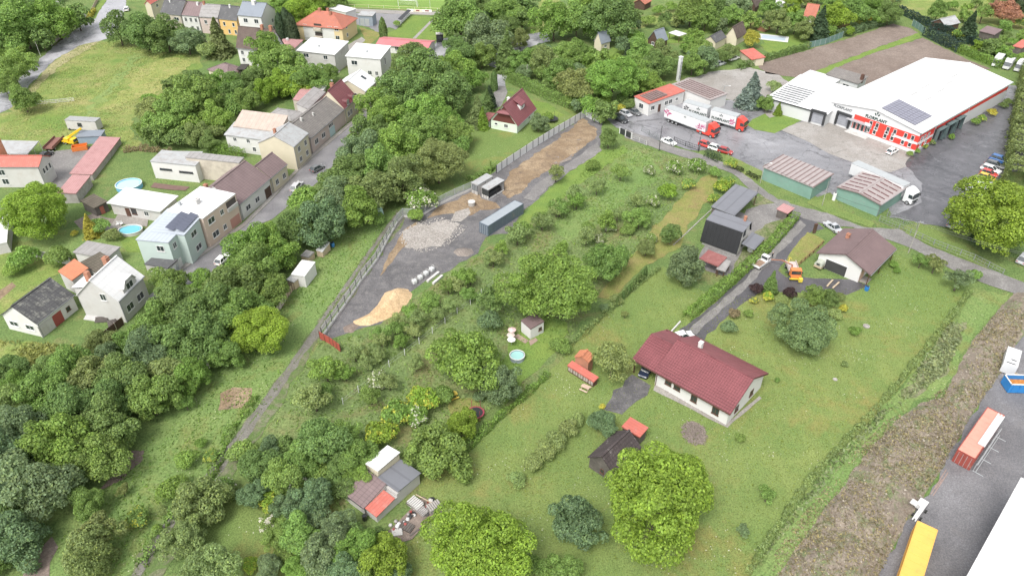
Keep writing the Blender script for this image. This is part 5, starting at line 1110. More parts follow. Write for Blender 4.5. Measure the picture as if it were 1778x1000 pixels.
def cards(pos, nrm, size, tone, tint, rs, aspect=.62, slot=None, mats=None, name='crown', up=None):
    """leaf-sized quads at pos, facing nrm"""
    n = len(pos); a = np.cross(nrm, rs.normal(size=(n, 3)) if up is None else up); a /= np.linalg.norm(a, axis=1)[:, None] + 1e-9
    b = np.cross(nrm, a); b /= np.linalg.norm(b, axis=1)[:, None] + 1e-9
    s = size[:, None]; bend = nrm / (np.linalg.norm(nrm, axis=1)[:, None] + 1e-9) * s * .25
    v = np.stack([pos - a * s, pos - b * s * aspect + bend, pos + a * s, pos + b * s * aspect + bend], 1).reshape(-1, 3)
    me = bpy.data.meshes.new(name); me.vertices.add(4 * n); me.vertices.foreach_set('co', v.ravel())
    me.loops.add(4 * n); me.loops.foreach_set('vertex_index', np.arange(4 * n)); me.polygons.add(n)
    me.polygons.foreach_set('loop_start', np.arange(n) * 4)
    try: me.polygons.foreach_set('loop_total', np.full(n, 4))
    except Exception: pass
    for m in (mats or [LEAF]): me.materials.append(m)
    if slot is not None: me.polygons.foreach_set('material_index', slot.astype(np.int32))
    t = me.attributes.new('tone', 'FLOAT_COLOR', 'FACE'); col = np.ones((n, 4)); col[:, :3] = tone[:, None]; t.data.foreach_set('color', col.ravel())
    t = me.attributes.new('tint', 'FLOAT', 'FACE'); t.data.foreach_set('value', tint)
    me.update(calc_edges=True); return me
def unit(rs, n):
    d = rs.normal(size=(n, 3)); return d / np.linalg.norm(d, axis=1)[:, None]
def crown(seed, nb, nl, ls, squash=.9, br=(.26, .42), spread=.68, lowcut=-.75, blos=0, blosmat=None, droop=0, irregular=.15):
    rs = np.random.RandomState(seed)
    c = unit(rs, nb * 2); c = c[c[:, 2] > lowcut][:nb]; k = len(c)
    rad = spread * (rs.uniform(.55, 1.0, k) ** .6)
    ang = np.arctan2(c[:, 1], c[:, 0]); ph = rs.uniform(0, 6.28, 3)
    lob = 1 + irregular * np.sin(2 * ang + ph[0]) + irregular * .8 * np.sin(3 * ang + ph[1])
    C = c * rad[:, None] * lob[:, None]; C[:, 2] *= squash; rb = rs.uniform(br[0], br[1], k) * np.where(rs.rand(k) < .3, .7, 1)
    C = np.vstack([C, [[0, 0, -.05]]]); rb = np.append(rb, .5); k += 1
    pos = []; nr = []; tn = []; bt = rs.uniform(.86, 1.14, k)
    w = rb ** 2; w = w / w.sum()
    for i in range(k):
        m = int(nl * w[i]); d = unit(rs, m); d[:, 2] = np.where(d[:, 2] < -.3, -d[:, 2] * .6, d[:, 2]); d /= np.linalg.norm(d, axis=1)[:, None]
        rr = rb[i] * (.62 + .43 * rs.rand(m) ** .55)
        p = C[i] + d * rr[:, None]; p[:, 2] -= droop * np.linalg.norm(p[:, :2], axis=1) ** 2
        D = np.linalg.norm(p[:, None, :] - C[None], axis=2) / rb[None]; D[:, i] = 9
        keep = (D.min(1) > .72) | (rs.rand(m) < .12)
        pos.append(p[keep]); nr.append((d + .55 * rs.normal(size=(m, 3)) + [0, 0, .35])[keep]); tn.append((bt[i] * rs.uniform(.6, 1.4, m))[keep])
    pos = np.vstack(pos); nr = np.vstack(nr); tn = np.concatenate(tn); n = len(pos)
    size = ls * rs.uniform(.6, 1.35, n); slot = None; mats = [LEAF]
    if blos:
        clump = np.sin(pos[:, 0] * 9 + seed) + np.sin(pos[:, 1] * 8) + np.sin(pos[:, 2] * 7 + 1)
        slot = ((rs.rand(n) < blos) & (clump > -.3) & (nr[:, 2] > -.2)).astype(int); mats = [LEAF, blosmat or BLOS]
    tint = np.clip(rs.normal(.25, .3, n), 0, 1)
    me = cards(pos, nr, size, tn, tint, rs, slot=slot, mats=mats)
    return me
def conifer(seed, tiers, nl, ls, slim=.32, gaps=.0):
    rs = np.random.RandomState(seed); z = rs.rand(nl) ** .8; t = np.floor(z * tiers) / tiers; f = z * tiers - np.floor(z * tiers)
    r = slim * (1 - z * .97) * (1.12 - .35 * f); a = rs.uniform(0, 6.283, nl)
    nbr = 9; br = np.round(a / 6.283 * nbr + t * 13) ; a2 = (br - t * 13) / nbr * 6.283 + rs.normal(0, .2, nl); a = np.where(rs.rand(nl) < .6, a2, a)
    hsh = np.sin(br * 12.9898 + t * 78.233 + seed) * 43758.5453; hsh = hsh - np.floor(hsh)
    r = r * (.68 + .62 * hsh) * (1 + .12 * np.sin(a * 2 + seed)); rr = r * (.4 + .65 * rs.rand(nl) ** .5); pos = np.stack([np.cos(a) * rr + .02 * np.sin(z * 7), np.sin(a) * rr, z - .28 * rr], 1)
    nr = np.stack([np.cos(a) * .5, np.sin(a) * .5, np.ones(nl)], 1) + .45 * rs.normal(size=(nl, 3))
    return cards(pos, nr, ls * rs.uniform(.6, 1.3, nl) * (1 - .5 * z), rs.uniform(.65, 1.2, nl) * (.82 + .3 * f), np.clip(rs.normal(.1, .2, nl), 0, 1), rs)
def column(seed, nl, ls, slim=.16):
    rs = np.random.RandomState(seed); z = rs.rand(nl); r = slim * np.sqrt(np.clip(1 - (z * 1.02) ** 3, 0, 1)) * (.85 + .15 * np.minimum(1, z * 6)); a = rs.uniform(0, 6.283, nl)
    rr = r * (.75 + .3 * rs.rand(nl)) * (1 + .12 * np.sin(a * 4 + z * 9)); pos = np.stack([np.cos(a) * rr, np.sin(a) * rr, z], 1)
    nr = np.stack([np.cos(a), np.sin(a), np.full(nl, .3)], 1) + .4 * rs.normal(size=(nl, 3))
    return cards(pos, nr, ls * rs.uniform(.6, 1.3, nl), rs.uniform(.6, 1.25, nl), np.clip(rs.normal(.1, .2, nl), 0, 1), rs)
PRO = {
 'round': [crown(s, 66, 16500, .041, br=(.15, .36), spread=.84, irregular=.24) for s in (1, 2, 3, 4, 5)],
 'big': [crown(s, 120, 44000, .026, .86, (.12, .29), .86, irregular=.14) for s in (11, 12)],
 'loose': [crown(s, 30, 3800, .058, .8, (.2, .36), .75, irregular=.22) for s in (21, 22, 23)],
 'bush': [crown(s, 26, 5200, .06, .75, (.3, .45), .6, -.1) for s in (31, 32, 33)],
 'far': [crown(s, 34, 3600, .08, br=(.18,.38), spread=.8, irregular=.2) for s in (41, 42, 43)],
 'droop': [crown(s, 64, 16000, .040, 1.0, (.15, .32), .8, droop=.35) for s in (51, 52)],
 'elder': [crown(s, 26, 3600, .07, .8, (.28, .42), .65, -.2, blos=.35) for s in (61, 62)],
 'white': [crown(s, 26, 3600, .07, .8, (.28, .42), .65, -.2, blos=.85) for s in (65,)],
 'gold': [crown(s, 26, 3600, .07, .8, (.28, .42), .65, -.2, blos=.38, blosmat=BLOSY) for s in (71,)],
 'goldall': [crown(s, 22, 2600, .08, .8, (.28, .42), .6, -.2, blos=.95, blosmat=BLOSY) for s in (72,)],
 'conifer': [conifer(s, 13, 7500, .055) for s in (81, 82)],
 'spruce': [conifer(s, 17, 9500, .05, .40) for s in (84, 85)],
 'cypress': [column(s, 3500, .035) for s in (91,)],
 'oval': [crown(s, 50, 12000, .042, 1.35, (.24, .36), .6) for s in (95, 96)],
}
HIGH = {'conifer', 'cypress', 'spruce'}
def trunk_mesh(seed, limbs=5):
    r_ = random.Random(seed); b = MB(); top = Vector((r_.uniform(-.05, .05), r_.uniform(-.05, .05), .5))
    b.tube([(0, 0, -.05), (0, 0, .15), top, top + Vector((0, 0, .35))], [.075, .05, .035, .015], 7)
    for i in range(limbs):
        a = i / limbs * 6.28 + r_.random(); s = Vector((0, 0, .3)).lerp(top, r_.random()); e_ = Vector((math.cos(a) * .35, math.sin(a) * .35, .6 + r_.random() * .3))
        b.tube([s, s.lerp(e_, .5) + Vector((0, 0, .03)), e_], [.025, .016, .006], 5)
    return b.mesh('trunk', BARK, smooth=True)
TRUNKS = [trunk_mesh(s) for s in range(3)]
COLR = {'d': (0.185,0.285,0.100), 'g': (0.225,0.350,0.105), 'G': (0.220,0.355,0.090), 'y': (0.250,0.380,0.065), 'b': (0.190,0.280,0.150), 'o': (0.250,0.315,0.125), 'l': (0.270,0.360,0.150), 'p': (0.075,0.050,0.055), 'k': (0.090,0.140,0.075), 's': (0.250,0.320,0.280), 'B': (0.220,0.325,0.155), 'Y': (0.450,0.440,0.090), 'r': (0.380,0.220,0.160), 't': (0.300,0.250,0.160)}
CW = {'d': 'dark green', 'g': 'mid green', 'G': 'fresh green', 'y': 'yellow-green', 'b': 'blue-green', 'B': 'soft grey-green', 'o': 'olive', 'l': 'pale green', 'p': 'purple-leaved', 'k': 'blackish green', 's': 'silvery blue', 'Y': 'golden', 'r': 'reddish', 't': 'brownish'}
KW = {'round': 'broadleaf tree', 'big': 'broadleaf tree', 'loose': 'open-crowned fruit tree', 'bush': 'bush', 'far': 'tree', 'droop': 'drooping tree', 'elder': 'white flowering elder', 'white': 'white blossoming bush',
      'gold': 'yellow-tipped shrub', 'goldall': 'golden shrub', 'conifer': 'conifer', 'spruce': 'broad spruce', 'cypress': 'columnar cypress', 'oval': 'egg-shaped tree'}
SHR = {'bush', 'elder', 'white', 'gold', 'goldall'}
TREES = []; trng = random.Random(3)
def tree(u, v, r, kind='round', col='g', label=None, hk=None, ref=None, squash=None):
    """u, v = middle of the crown seen in the survey photo, r = its half width there"""
    hc = 3.0
    for _ in range(6):
        p = P(u, v, hc); s = px2m(p); Rm = r * s
        if kind in HIGH: hc = Rm * (1.6 if kind == 'conifer' else 1.25 if kind == 'spruce' else 3.0)
        else: hc = Rm * (hk or (.62 if kind in SHR else (.84 if r * s > 2.2 else .95) if kind != 'loose' else 1.0)) + (.0 if kind in SHR else .3)
    pr = PRO[kind]; me = pr[trng.randrange(len(pr))]
    jit = trng.uniform(.88, 1.14); c = COLR[col]; j2 = trng.uniform(.94, 1.08)
    c = (c[0] * jit * j2, c[1] * jit, c[2] * jit)
    low = kind in SHR
    nm = 'shrub' if low else 'tree'
    t = bpy.data.objects.new(nm, None); COL.objects.link(t); t.location = (p.x, p.y, 0); t.rotation_euler = (0, 0, trng.uniform(0, 6.28)); t.empty_display_size = .3
    o = link('crown' if not low else 'foliage', me, t, color=c)
    if kind == 'conifer': H_ = Rm / .32; o.scale = (H_, H_, H_); o.location = (0, 0, .3); top = .6 * H_
    elif kind == 'spruce': H_ = Rm / .38; o.scale = (H_, H_, H_); o.location = (0, 0, .3); top = .6 * H_
    elif kind == 'cypress': H_ = Rm * 6; o.scale = (H_, H_, H_); top = .5 * H_
    else:
        zs = squash or (trng.uniform(.9, 1.08) if kind != 'big' else (1.0 if col in 'gB' else .88)); o.scale = (Rm * trng.uniform(1.0, 1.1), Rm * trng.uniform(.98, 1.08), Rm * zs); o.location = (0, 0, hc); top = hc
    if not low:
        k = link('trunk', TRUNKS[trng.randrange(3)], t); ts = max(.7, top); k.scale = (ts * .9 if kind not in HIGH else ts * .35, ts * .9 if kind not in HIGH else ts * .35, ts * 1.15)
    sz = Rm
    TREES.append(dict(o=t, u=u, v=v, kind=kind, col=col, label=label, R=Rm, ref=ref, p=(p.x, p.y)))
    return t
for L in """
20 930 52 droop b|150 960 48 droop o|60 850 60 round b|8 800 55 round b|112 772 58 round G|172 795 46 round g|40 752 46 round b|78 684 42 round g|14 712 42 round d|132 712 50 round d|186 742 48 round d|202 690 45 round d
120 640 38 round g|165 655 42 round o|215 658 46 round d|250 622 46 round b|262 692 42 round g|292 650 44 droop o|305 602 44 round d|330 655 36 round G|268 575 40 round g|310 532 46 round d|292 492 27 round g|356 590 48 round d|376 540 52 round d|402 502 48 round d
346 482 22 bush G|420 550 45 round g|440 470 46 round g|468 506 32 round g|448 432 46 round G|476 436 38 round G|512 398 36 round d|562 388 44 round b|532 352 36 bush G|582 352 40 round b|620 362 40 round G|602 312 40 round d|642 335 40 round o
662 296 42 round g|626 270 40 round b|645 234 34 round d|692 260 42 round G|670 208 37 round G|700 312 42 round o|722 242 42 round g|760 282 46 big o|740 200 38 round G|700 168 46 round d|742 132 46 round d|786 165 42 round d|662 182 32 round G|712 118 38 round d|450 573 48 big y
385 615 30 round g|345 628 30 elder g|152 873 30 round g|170 925 40 loose o|322 700 14 loose g|252 690 22 bush g|212 850 12 loose o|240 900 22 gold g|300 850 28 bush G|325 800 22 bush G|345 872 52 droop o|382 850 26 elder g|320 940 36 round l|365 985 44 round l
62 368 56 big y|40 450 28 bush G|22 470 18 bush G|155 392 14 conifer Y|130 405 8 goldall Y|150 440 18 bush k|175 395 20 bush g|195 408 16 bush o|100 450 24 bush g|15 240 0 bush g
38 45 46 round g|96 38 36 round G|15 20 36 round g|72 28 30 round d|22 122 30 round g|40 175 24 round g|8 150 22 round g|205 53 30 oval d|250 58 34 round d|288 62 32 round d|325 72 26 round b|378 66 24 spruce o|346 75 14 elder l|360 90 20 bush o
330 178 40 round g|292 212 36 round g|270 200 30 round o|345 235 22 round o|375 208 26 round G|340 150 30 round d|376 152 26 round G|402 152 24 round d|312 240 26 bush d|330 225 30 bush G|470 98 38 round G|500 118 36 round g|462 160 22 round y|482 150 22 round y|540 145 28 round g|512 150 24 round y|440 138 20 round d
566 130 20 round g|430 175 24 round g|410 185 26 bush g|385 180 22 bush o|520 25 32 round y|498 45 10 cypress k|487 50 9 cypress k|508 52 9 cypress k|495 20 26 round G|540 8 24 round y|560 25 0 bush y|665 52 7 cypress d|690 42 8 bush g
800 42 40 round g|842 68 40 round b|820 16 34 round d|872 26 34 round g|880 90 22 conifer d|903 70 18 round o|905 108 22 round g|962 42 34 round G|1002 38 34 round g|1062 34 44 round d|1030 20 30 round G|945 108 28 round o|985 95 26 round g
1064 140 46 big G|1000 150 34 round o|1010 180 0 bush g|970 130 26 round g|1105 120 26 round g|1140 115 28 round d|1124 98 18 round o|1110 92 26 round g|1150 100 24 round o|1203 112 22 round g|1090 95 12 conifer k|1212 90 19 round g|1225 105 24 round b|1130 150 22 round G|1252 98 14 round d
829 194 20 spruce o|846 176 13 conifer d|850 168 12 conifer k|858 140 6 cypress d|838 205 12 conifer y|812 138 26 round G|780 130 34 round G|800 100 26 round d|760 65 0 round g|795 232 26 round g|775 215 26 round G|800 255 22 bush g|935 215 16 round b|950 205 12 bush G|990 172 14 loose g
1306 158 23 spruce s|1330 182 14 round g|1352 190 7 conifer y|1375 170 9 loose g|1345 152 14 bush l|1305 68 17 oval Y|1397 52 20 round o|1382 42 20 round g|1685 46 16 conifer k|1628 22 20 oval g|1725 372 74 big y|1700 420 22 bush k|1740 420 26 bush g|1770 60 0 round d|1768 12 20 round k
1745 22 24 round r|1708 22 18 loose g|1352 40 22 round o|1335 15 20 round g|1225 35 22 round g|1245 15 24 round d|1200 20 30 round g|1285 15 24 round b|1265 30 18 round g|1425 40 18 conifer k|1450 30 26 round y|1480 22 28 round g|1460 45 14 bush t|1515 12 22 round G|1545 25 22 round d|1500 35 16 bush Y|1528 35 18 bush G|1475 55 12 bush y
955 498 73 big G|815 625 58 round G|866 668 38 round b|1140 868 96 big y|835 955 88 big y|760 778 56 droop g|1396 570 50 big B|1050 455 38 round g|1165 408 21 oval d|1190 465 34 round b|1057 242 19 oval d|1002 905 46 round b|975 992 30 round g|925 985 22 bush g
1062 628 36 loose o|975 600 20 bush g|850 520 26 loose d|850 560 24 bush b|830 690 12 bush b|770 690 22 bush g|735 695 30 gold y|690 720 30 gold G|660 755 30 gold y|622 795 34 round g|720 720 26 elder G|800 740 30 round y|560 770 46 round d|600 760 30 round g|520 800 34 round g|490 830 36 round g|450 810 34 round d|440 860 24 round b
470 870 24 gold y|510 840 28 elder b|540 870 36 round b|580 920 30 round b|520 930 36 round g|560 960 40 round b|620 955 40 round G|665 975 44 round y|600 990 34 round b|468 910 20 white g|435 980 16 gold y|498 960 22 bush g|1050 735 24 round b|1045 706 7 goldall Y|655 660 22 elder l|545 690 30 loose l|565 640 28 loose G
988 745 21 bush l|968 765 22 bush l|946 785 22 bush l|924 806 20 bush l|897 832 18 bush l|1002 728 15 bush l|1030 700 0 bush g|1285 760 11 bush g|1332 858 16 loose g|1290 920 13 loose b|1350 660 6 bush g|1485 576 11 bush G|1467 633 7 bush l|1463 536 10 goldall Y|1275 545 12 bush t
1300 545 10 bush g|1265 570 16 bush b|1312 502 13 bush p|1340 490 14 conifer g|1333 516 12 goldall y|1308 522 9 goldall o|1372 510 14 bush p|1358 522 12 bush l|1415 515 18 round g|1440 520 18 round d|1450 545 14 bush l|1420 548 12 bush g|1460 515 10 bush o|1552 460 9 bush G|1558 470 7 bush G|1600 452 14 loose g
1625 458 18 loose o|1665 485 22 loose b|1690 478 14 bush g|1085 545 7 loose o|1070 520 12 bush l|1050 535 10 bush b|1128 297 12 elder l|1172 292 16 elder G|1210 290 18 elder G|1240 300 12 bush g|1160 335 20 bush y|1195 320 14 gold g|1135 350 14 elder g|1110 380 22 round g|1122 430 16 round o|1060 395 12 elder g|1020 395 12 bush g
1040 415 12 elder l|1090 400 14 bush g|1130 415 12 elder g|1030 288 14 bush g|965 300 16 loose o|925 300 0 loose g|732 350 28 elder G|733 338 20 white l|720 375 16 bush G|655 380 16 bush g|615 360 0 bush g|1270 285 12 gold G|1255 325 16 gold y|1240 345 12 gold G
1265 315 12 gold g|1170 185 0 bush g|1073 188 12 gold Y|1540 260 0 bush g|1590 262 7 bush G|1605 254 7 gold G|1618 248 7 elder g|1652 238 7 bush G|1693 212 10 bush G|1705 206 8 gold G|1722 196 9 gold Y|1742 184 8 bush d|1750 178 8 bush d|1580 268 7 bush g
""".strip().replace('\n', '|').split('|'):
    a = L.split(); 
    if len(a) < 5 or float(a[2]) == 0: continue
    tree(float(a[0]), float(a[1]), float(a[2]), a[3], a[4])
def fill(poly, spacing, rr, kinds, cols, n=4000, keep=.62, seed=1, mx=60, label=None):
    r_ = random.Random(seed); cnt = 0
    xs = [p[0] for p in poly]; ys = [p[1] for p in poly]
    for _ in range(n):
        if cnt >= mx: break
        u, v = r_.uniform(min(xs), max(xs)), r_.uniform(min(ys), max(ys))
        if not inpoly(u, v, poly): continue
        r = r_.uniform(*rr)
        if any(math.hypot((u - q['u']), (v - q['v']) * 1.25) < (r * keep + q['R'] / px2m(P(q['u'], q['v'])) * keep) for q in TREES): continue
        if any((u - a) ** 2 + ((v - b) * 1.3) ** 2 < (c + r * .7) ** 2 for a, b, c in AVOID): continue
        tree(u, v, r, r_.choice(kinds), r_.choice(cols)); cnt += 1
AVOID = [(885,140,20),(905,150,20),(925,160,20),(950,172,20),(975,184,18),(529,485,52),(560,437,34),(536,447,30),(500,520,34),(1177,120,34),(392,455,14),(515,328,14),(548,300,14),(1044,75,20),(1145,70,22),(1175,60,18),(1245,70,20),(1283,62,20),(1305,98,24),(1330,42,14),(1408,25,20),(1118,8,16),(1312,12,14),(1640,42,22),(1718,58,22),(1775,84,14),(1352,10,14),(893,195,50),
         (1340,66,22),(1250,115,16),(1180,120,16),(640,378,24),(375,178,18),(395,120,34),(425,118,14),(870,150,12),(500,60,12)]
fill([(-20,640),(60,630),(150,600),(240,560),(300,500),(380,460),(420,440),(500,370),(560,300),(625,255),(672,190),(712,115),(780,90),(800,200),(780,290),(720,310),(660,330),(600,360),(520,420),(440,500),(360,580),(260,660),(180,720),(120,770),(60,830),(20,940),(-20,980)], 30, (24, 40), ['round', 'round', 'droop', 'oval'], ['d', 'g', 'g', 'b', 'G', 'o'], seed=5, mx=40, keep=.56)
ORCHF = [(590,600),(640,580),(700,530),(770,470),(850,430),(900,400),(960,320),(1000,300),(1060,310),(1120,350),(1120,400),(1060,420),(1010,430),(900,440),(860,480),(850,540),(800,570),(740,620),(700,700),(620,760),(520,740),(500,680)]
for (ua, va), (ub, vb), n_ in (((624,602),(1000,338),13), ((596,640),(850,452),9), ((540,690),(815,508),10), ((905,402),(1075,300),6), ((640,690),(760,600),4), ((980,430),(1110,345),5)):
    for k in range(n_):
        f = (k + .3 * trng.uniform(-1, 1)) / (n_ - 1); u_, v_ = ua + (ub - ua) * f, va + (vb - va) * f + trng.uniform(-5, 5)
        if any(math.hypot(u_ - q['u'], (v_ - q['v']) * 1.2) < (q['R'] / px2m(P(q['u'], q['v']))) * .8 for q in TREES if q['R'] > 3): continue
        tree(u_, v_, trng.uniform(14, 20), 'loose', trng.choice(['g', 'G', 'l', 'l']))
fill([(930,80),(1030,75),(1160,60),(1260,50),(1290,110),(1240,120),(1190,135),(1100,165),(1090,190),(1030,200),(980,180),(900,130)], 20, (13, 24), ['far', 'bush', 'round'], ['g', 'd', 'o', 'b', 'G'], seed=11, mx=34, keep=.6)
fill([(1090,20),(1300,-5),(1560,-10),(1560,25),(1450,60),(1330,32),(1250,60),(1090,45)], 20, (11, 20), ['far', 'bush'], ['g', 'd', 'o', 'b', 'G', 'y'], seed=12, mx=24, keep=.75)
fill([(1600,20),(1778,-10),(1778,110),(1700,75),(1640,40)], 20, (9, 16), ['far', 'bush', 'gold'], ['g', 'd', 'o', 'G', 'y'], seed=13, mx=24, keep=.85)
fill([(1640,45),(1778,60),(1778,115),(1740,100),(1680,75)], 20, (9, 15), ['bush', 'gold', 'far'], ['g', 'G', 'o', 'y'], seed=14, mx=14, keep=.75)
fill([(265,170),(330,130),(440,130),(520,140),(460,170),(440,195),(385,205),(370,255),(300,255),(250,230),(240,200)], 20, (16, 26), ['round', 'far', 'bush'], ['g', 'd', 'o', 'G'], seed=15, mx=14, keep=.62)
fill([(480,0),(560,-5),(600,-10),(560,20),(520,45),(485,45)], 20, (12, 20), ['far'], ['g', 'y', 'G'], seed=16, mx=6, keep=.7)
fill([(-10,0),(140,15),(130,45),(60,75),(-10,150)], 20, (20, 30), ['far', 'round'], ['g', 'd', 'G'], seed=17, mx=8, keep=.6)
fill([(420,780),(600,750),(640,800),(600,860),(560,900),(480,880)], 20, (20, 32), ['round', 'bush'], ['g', 'd', 'b', 'G'], seed=18, mx=10, keep=.55)
fill([(480,900),(600,900),(690,960),(690,1000),(460,1000)], 20, (22, 34), ['round', 'bush'], ['g', 'd', 'b', 'G'], seed=19, mx=10, keep=.55)
fill([(790,0),(920,0),(900,90),(820,110),(770,90)], 20, (18, 28), ['round', 'far'], ['g', 'd', 'b'], seed=20, mx=10, keep=.6)
fill([(220,900),(300,780),(380,740),(410,700),(390,760),(330,850),(250,960),(150,1000),(120,1000)], 20, (10, 18), ['bush', 'gold', 'bush'], ['g', 'G', 'l'], seed=21, mx=4, keep=1.0)
# ---------------------------------------------------------------- hedges
def hedge(pts, w, h, col, label, dens=26, ls=.16, rough=.12, kind='hedge', group=None, cat='hedge', blos=0):
    rs = np.random.RandomState(int(abs(pts[0][0])) + 3); A = [P(*p) for p in pts]; o = A[0]; pos = []; nr = []
    for a, b in zip(A, A[1:]):
        L = (b - a).length; n = int(L * (w + 2 * h) * dens); d = (b - a) / L; q = Vector((-d.y, d.x, 0))
        s = rs.rand(n) * L; g = rs.rand(n) * (w + 2 * h)
        lat = np.where(g < h, -w / 2, np.where(g > h + w, w / 2, g - h - w / 2)); zz = np.where(g < h, g, np.where(g > h + w, w + 2 * h - g, h))
        nx = np.where(g < h, -1., np.where(g > h + w, 1., 0)); nz = np.where((g >= h) & (g <= h + w), 1., .15)
        wob = 1 + rough * (np.sin(s * 1.7 + a.x) + np.sin(s * .63 + a.y) + .7 * np.sin(s * 3.9)) * .6
        dep = rs.rand(n) * .18; lat = lat * wob * (1 - dep); zz = zz * wob * (1 - dep * .5)
        pos.append(np.stack([a.x - o.x + d.x * s + q.x * lat, a.y - o.y + d.y * s + q.y * lat, zz], 1))
        nr.append(np.stack([q.x * nx, q.y * nx, nz], 1) + .5 * rs.normal(size=(n, 3)))
    pos = np.vstack(pos); nr = np.vstack(nr); n = len(pos)
    tone = rs.uniform(.62, 1.3, n) * (1 + .12 * np.sin(pos[:, 0] * 1.1 + pos[:, 1] * .8)); slot = (rs.rand(n) < blos).astype(int)
    me = cards(pos, nr, ls * rs.uniform(.6, 1.3, n), tone, np.clip(rs.normal(.2, .3, n), 0, 1), rs, slot=slot, mats=[LEAF, BLOS], name='hedge')
    ob = link('hedge', me, loc=o, color=COLR[col] if isinstance(col, str) else col); tag(ob, label, cat, group); return ob
hedge([(1380,379),(1338,428),(1292,470),(1242,514),(1190,557)], 2.0, 1.7, 'G', 'long bright green clipped hedge along the left side of the gravel driveway', 30)
hedge([(877,138),(920,157),(985,186),(1000,190)], 2.6, 3.0, 'g', 'tall clipped hedge above the cottage lawn', 22)
hedge([(1682,508),(1655,545),(1608,605),(1556,670),(1500,735),(1440,795),(1398,845),(1350,915),(1296,1000)], .9, .7, 'l', 'low straggly hedge edging the big lawn along the rubble bank', 40, .13, .4)
hedge([(1145,468),(1095,505),(1060,538),(1015,580),(985,605)], .8, .9, 'l', 'thin hedge along the wire fence above the middle lawn', 26, .14, .5)
hedge([(952,652),(905,695),(862,730),(820,772),(790,798)], 1.0, 1.0, 'G', 'leafy low hedge between the trampoline garden and the big lawn', 34, .15, .4)
hedge([(368,263),(395,268),(424,276)], 2.2, 2.4, 'G', 'short bright green block hedge between workshop and white barn', 30)
hedge([(1282,122),(1330,106),(1372,94),(1404,84)], 1.6, 2.0, 'd', 'dark hedge bordering the ploughed field at the swimming pool garden', 20, .22)
hedge([(1450,66),(1490,56),(1530,44),(1552,38)], 2.2, 2.4, 'b', 'blue-green hedge along the upper edge of the ploughed field', 18, .25)
hedge([(1605,62),(1640,80),(1665,92)], 2.0, 3.4, (.06,.10,.09), 'dark blue-green conifer hedge at the corner of the ploughed field', 22, .22)
hedge([(1665,92),(1700,106),(1735,120)], 1.6, 2.6, 'G', 'lighter green hedge between ploughed field and white vans', 20, .22)
hedge([(1560,22),(1600,42),(1650,62),(1700,85),(1752,108)], 1.6, 2.6, (.05,.09,.075), 'long narrow dark hedge behind the ploughed fields', 16, .25)
hedge([(1650,85),(1690,98),(1722,112)], 2.4, .7, 'y', 'low yellow-green planted border below the hedge at the ploughed field', 22, .2, .5, cat='border planting')
hedge([(1790,130),(1778,200),(1768,270),(1762,330)], 5.5, 5.0, 'o', 'very tall olive hedge right of the parked cars', 16, .3, .25)
hedge([(1224,270),(1238,276),(1250,283)], 1.6, 1.6, 'k', 'small dark clipped hedge below the two red cars', 30)
hedge([(1272,292),(1290,300)], 1.0, .9, (.07,.09,.04), 'low dark hedge block on the verge, nearer the red cars', 30, group='low hedge blocks on the verge')
hedge([(1296,303),(1318,313)], 1.0, .9, (.07,.09,.04), 'low dark hedge block on the verge, nearer the green garage', 30, group='low hedge blocks on the verge')
hedge([(300,268),(240,262),(215,266)], .5, 1.6, 't', 'brown ivy covered fence round the kitchen garden', 22, .2, .3)
hedge([(860,290),(840,305),(815,318)], 1.8, 1.2, 'g', 'ground cover strip along the back of the white panel fence', 20, .2, .5)
hedge([(165,20),(158,30),(153,38)], 1.2, 1.4, 'Y', 'yellow-green hedge beside the top left road', 20, .25)
hedge([(300,930),(345,870),(382,800),(400,752),(430,715),(445,690)], 1.0, .9, 'G', 'ragged line of bramble along the left side of the farm track', 26, .17, .7)
hedge([(245,985),(280,930),(325,860)], 1.2, 1.2, 'g', 'bramble bank left of the muddy path at the bottom', 26, .17, .6)
for i in range(11):
    u = 1072 + i * 4.9; v = 528 - i * 5.2; tree(u, v - 5, 3.3, 'cypress', 'd', ['lowest','second','third','fourth','fifth','middle','seventh','eighth','ninth','tenth','topmost'][i] + ' young thuja in the row along the tan lawn')
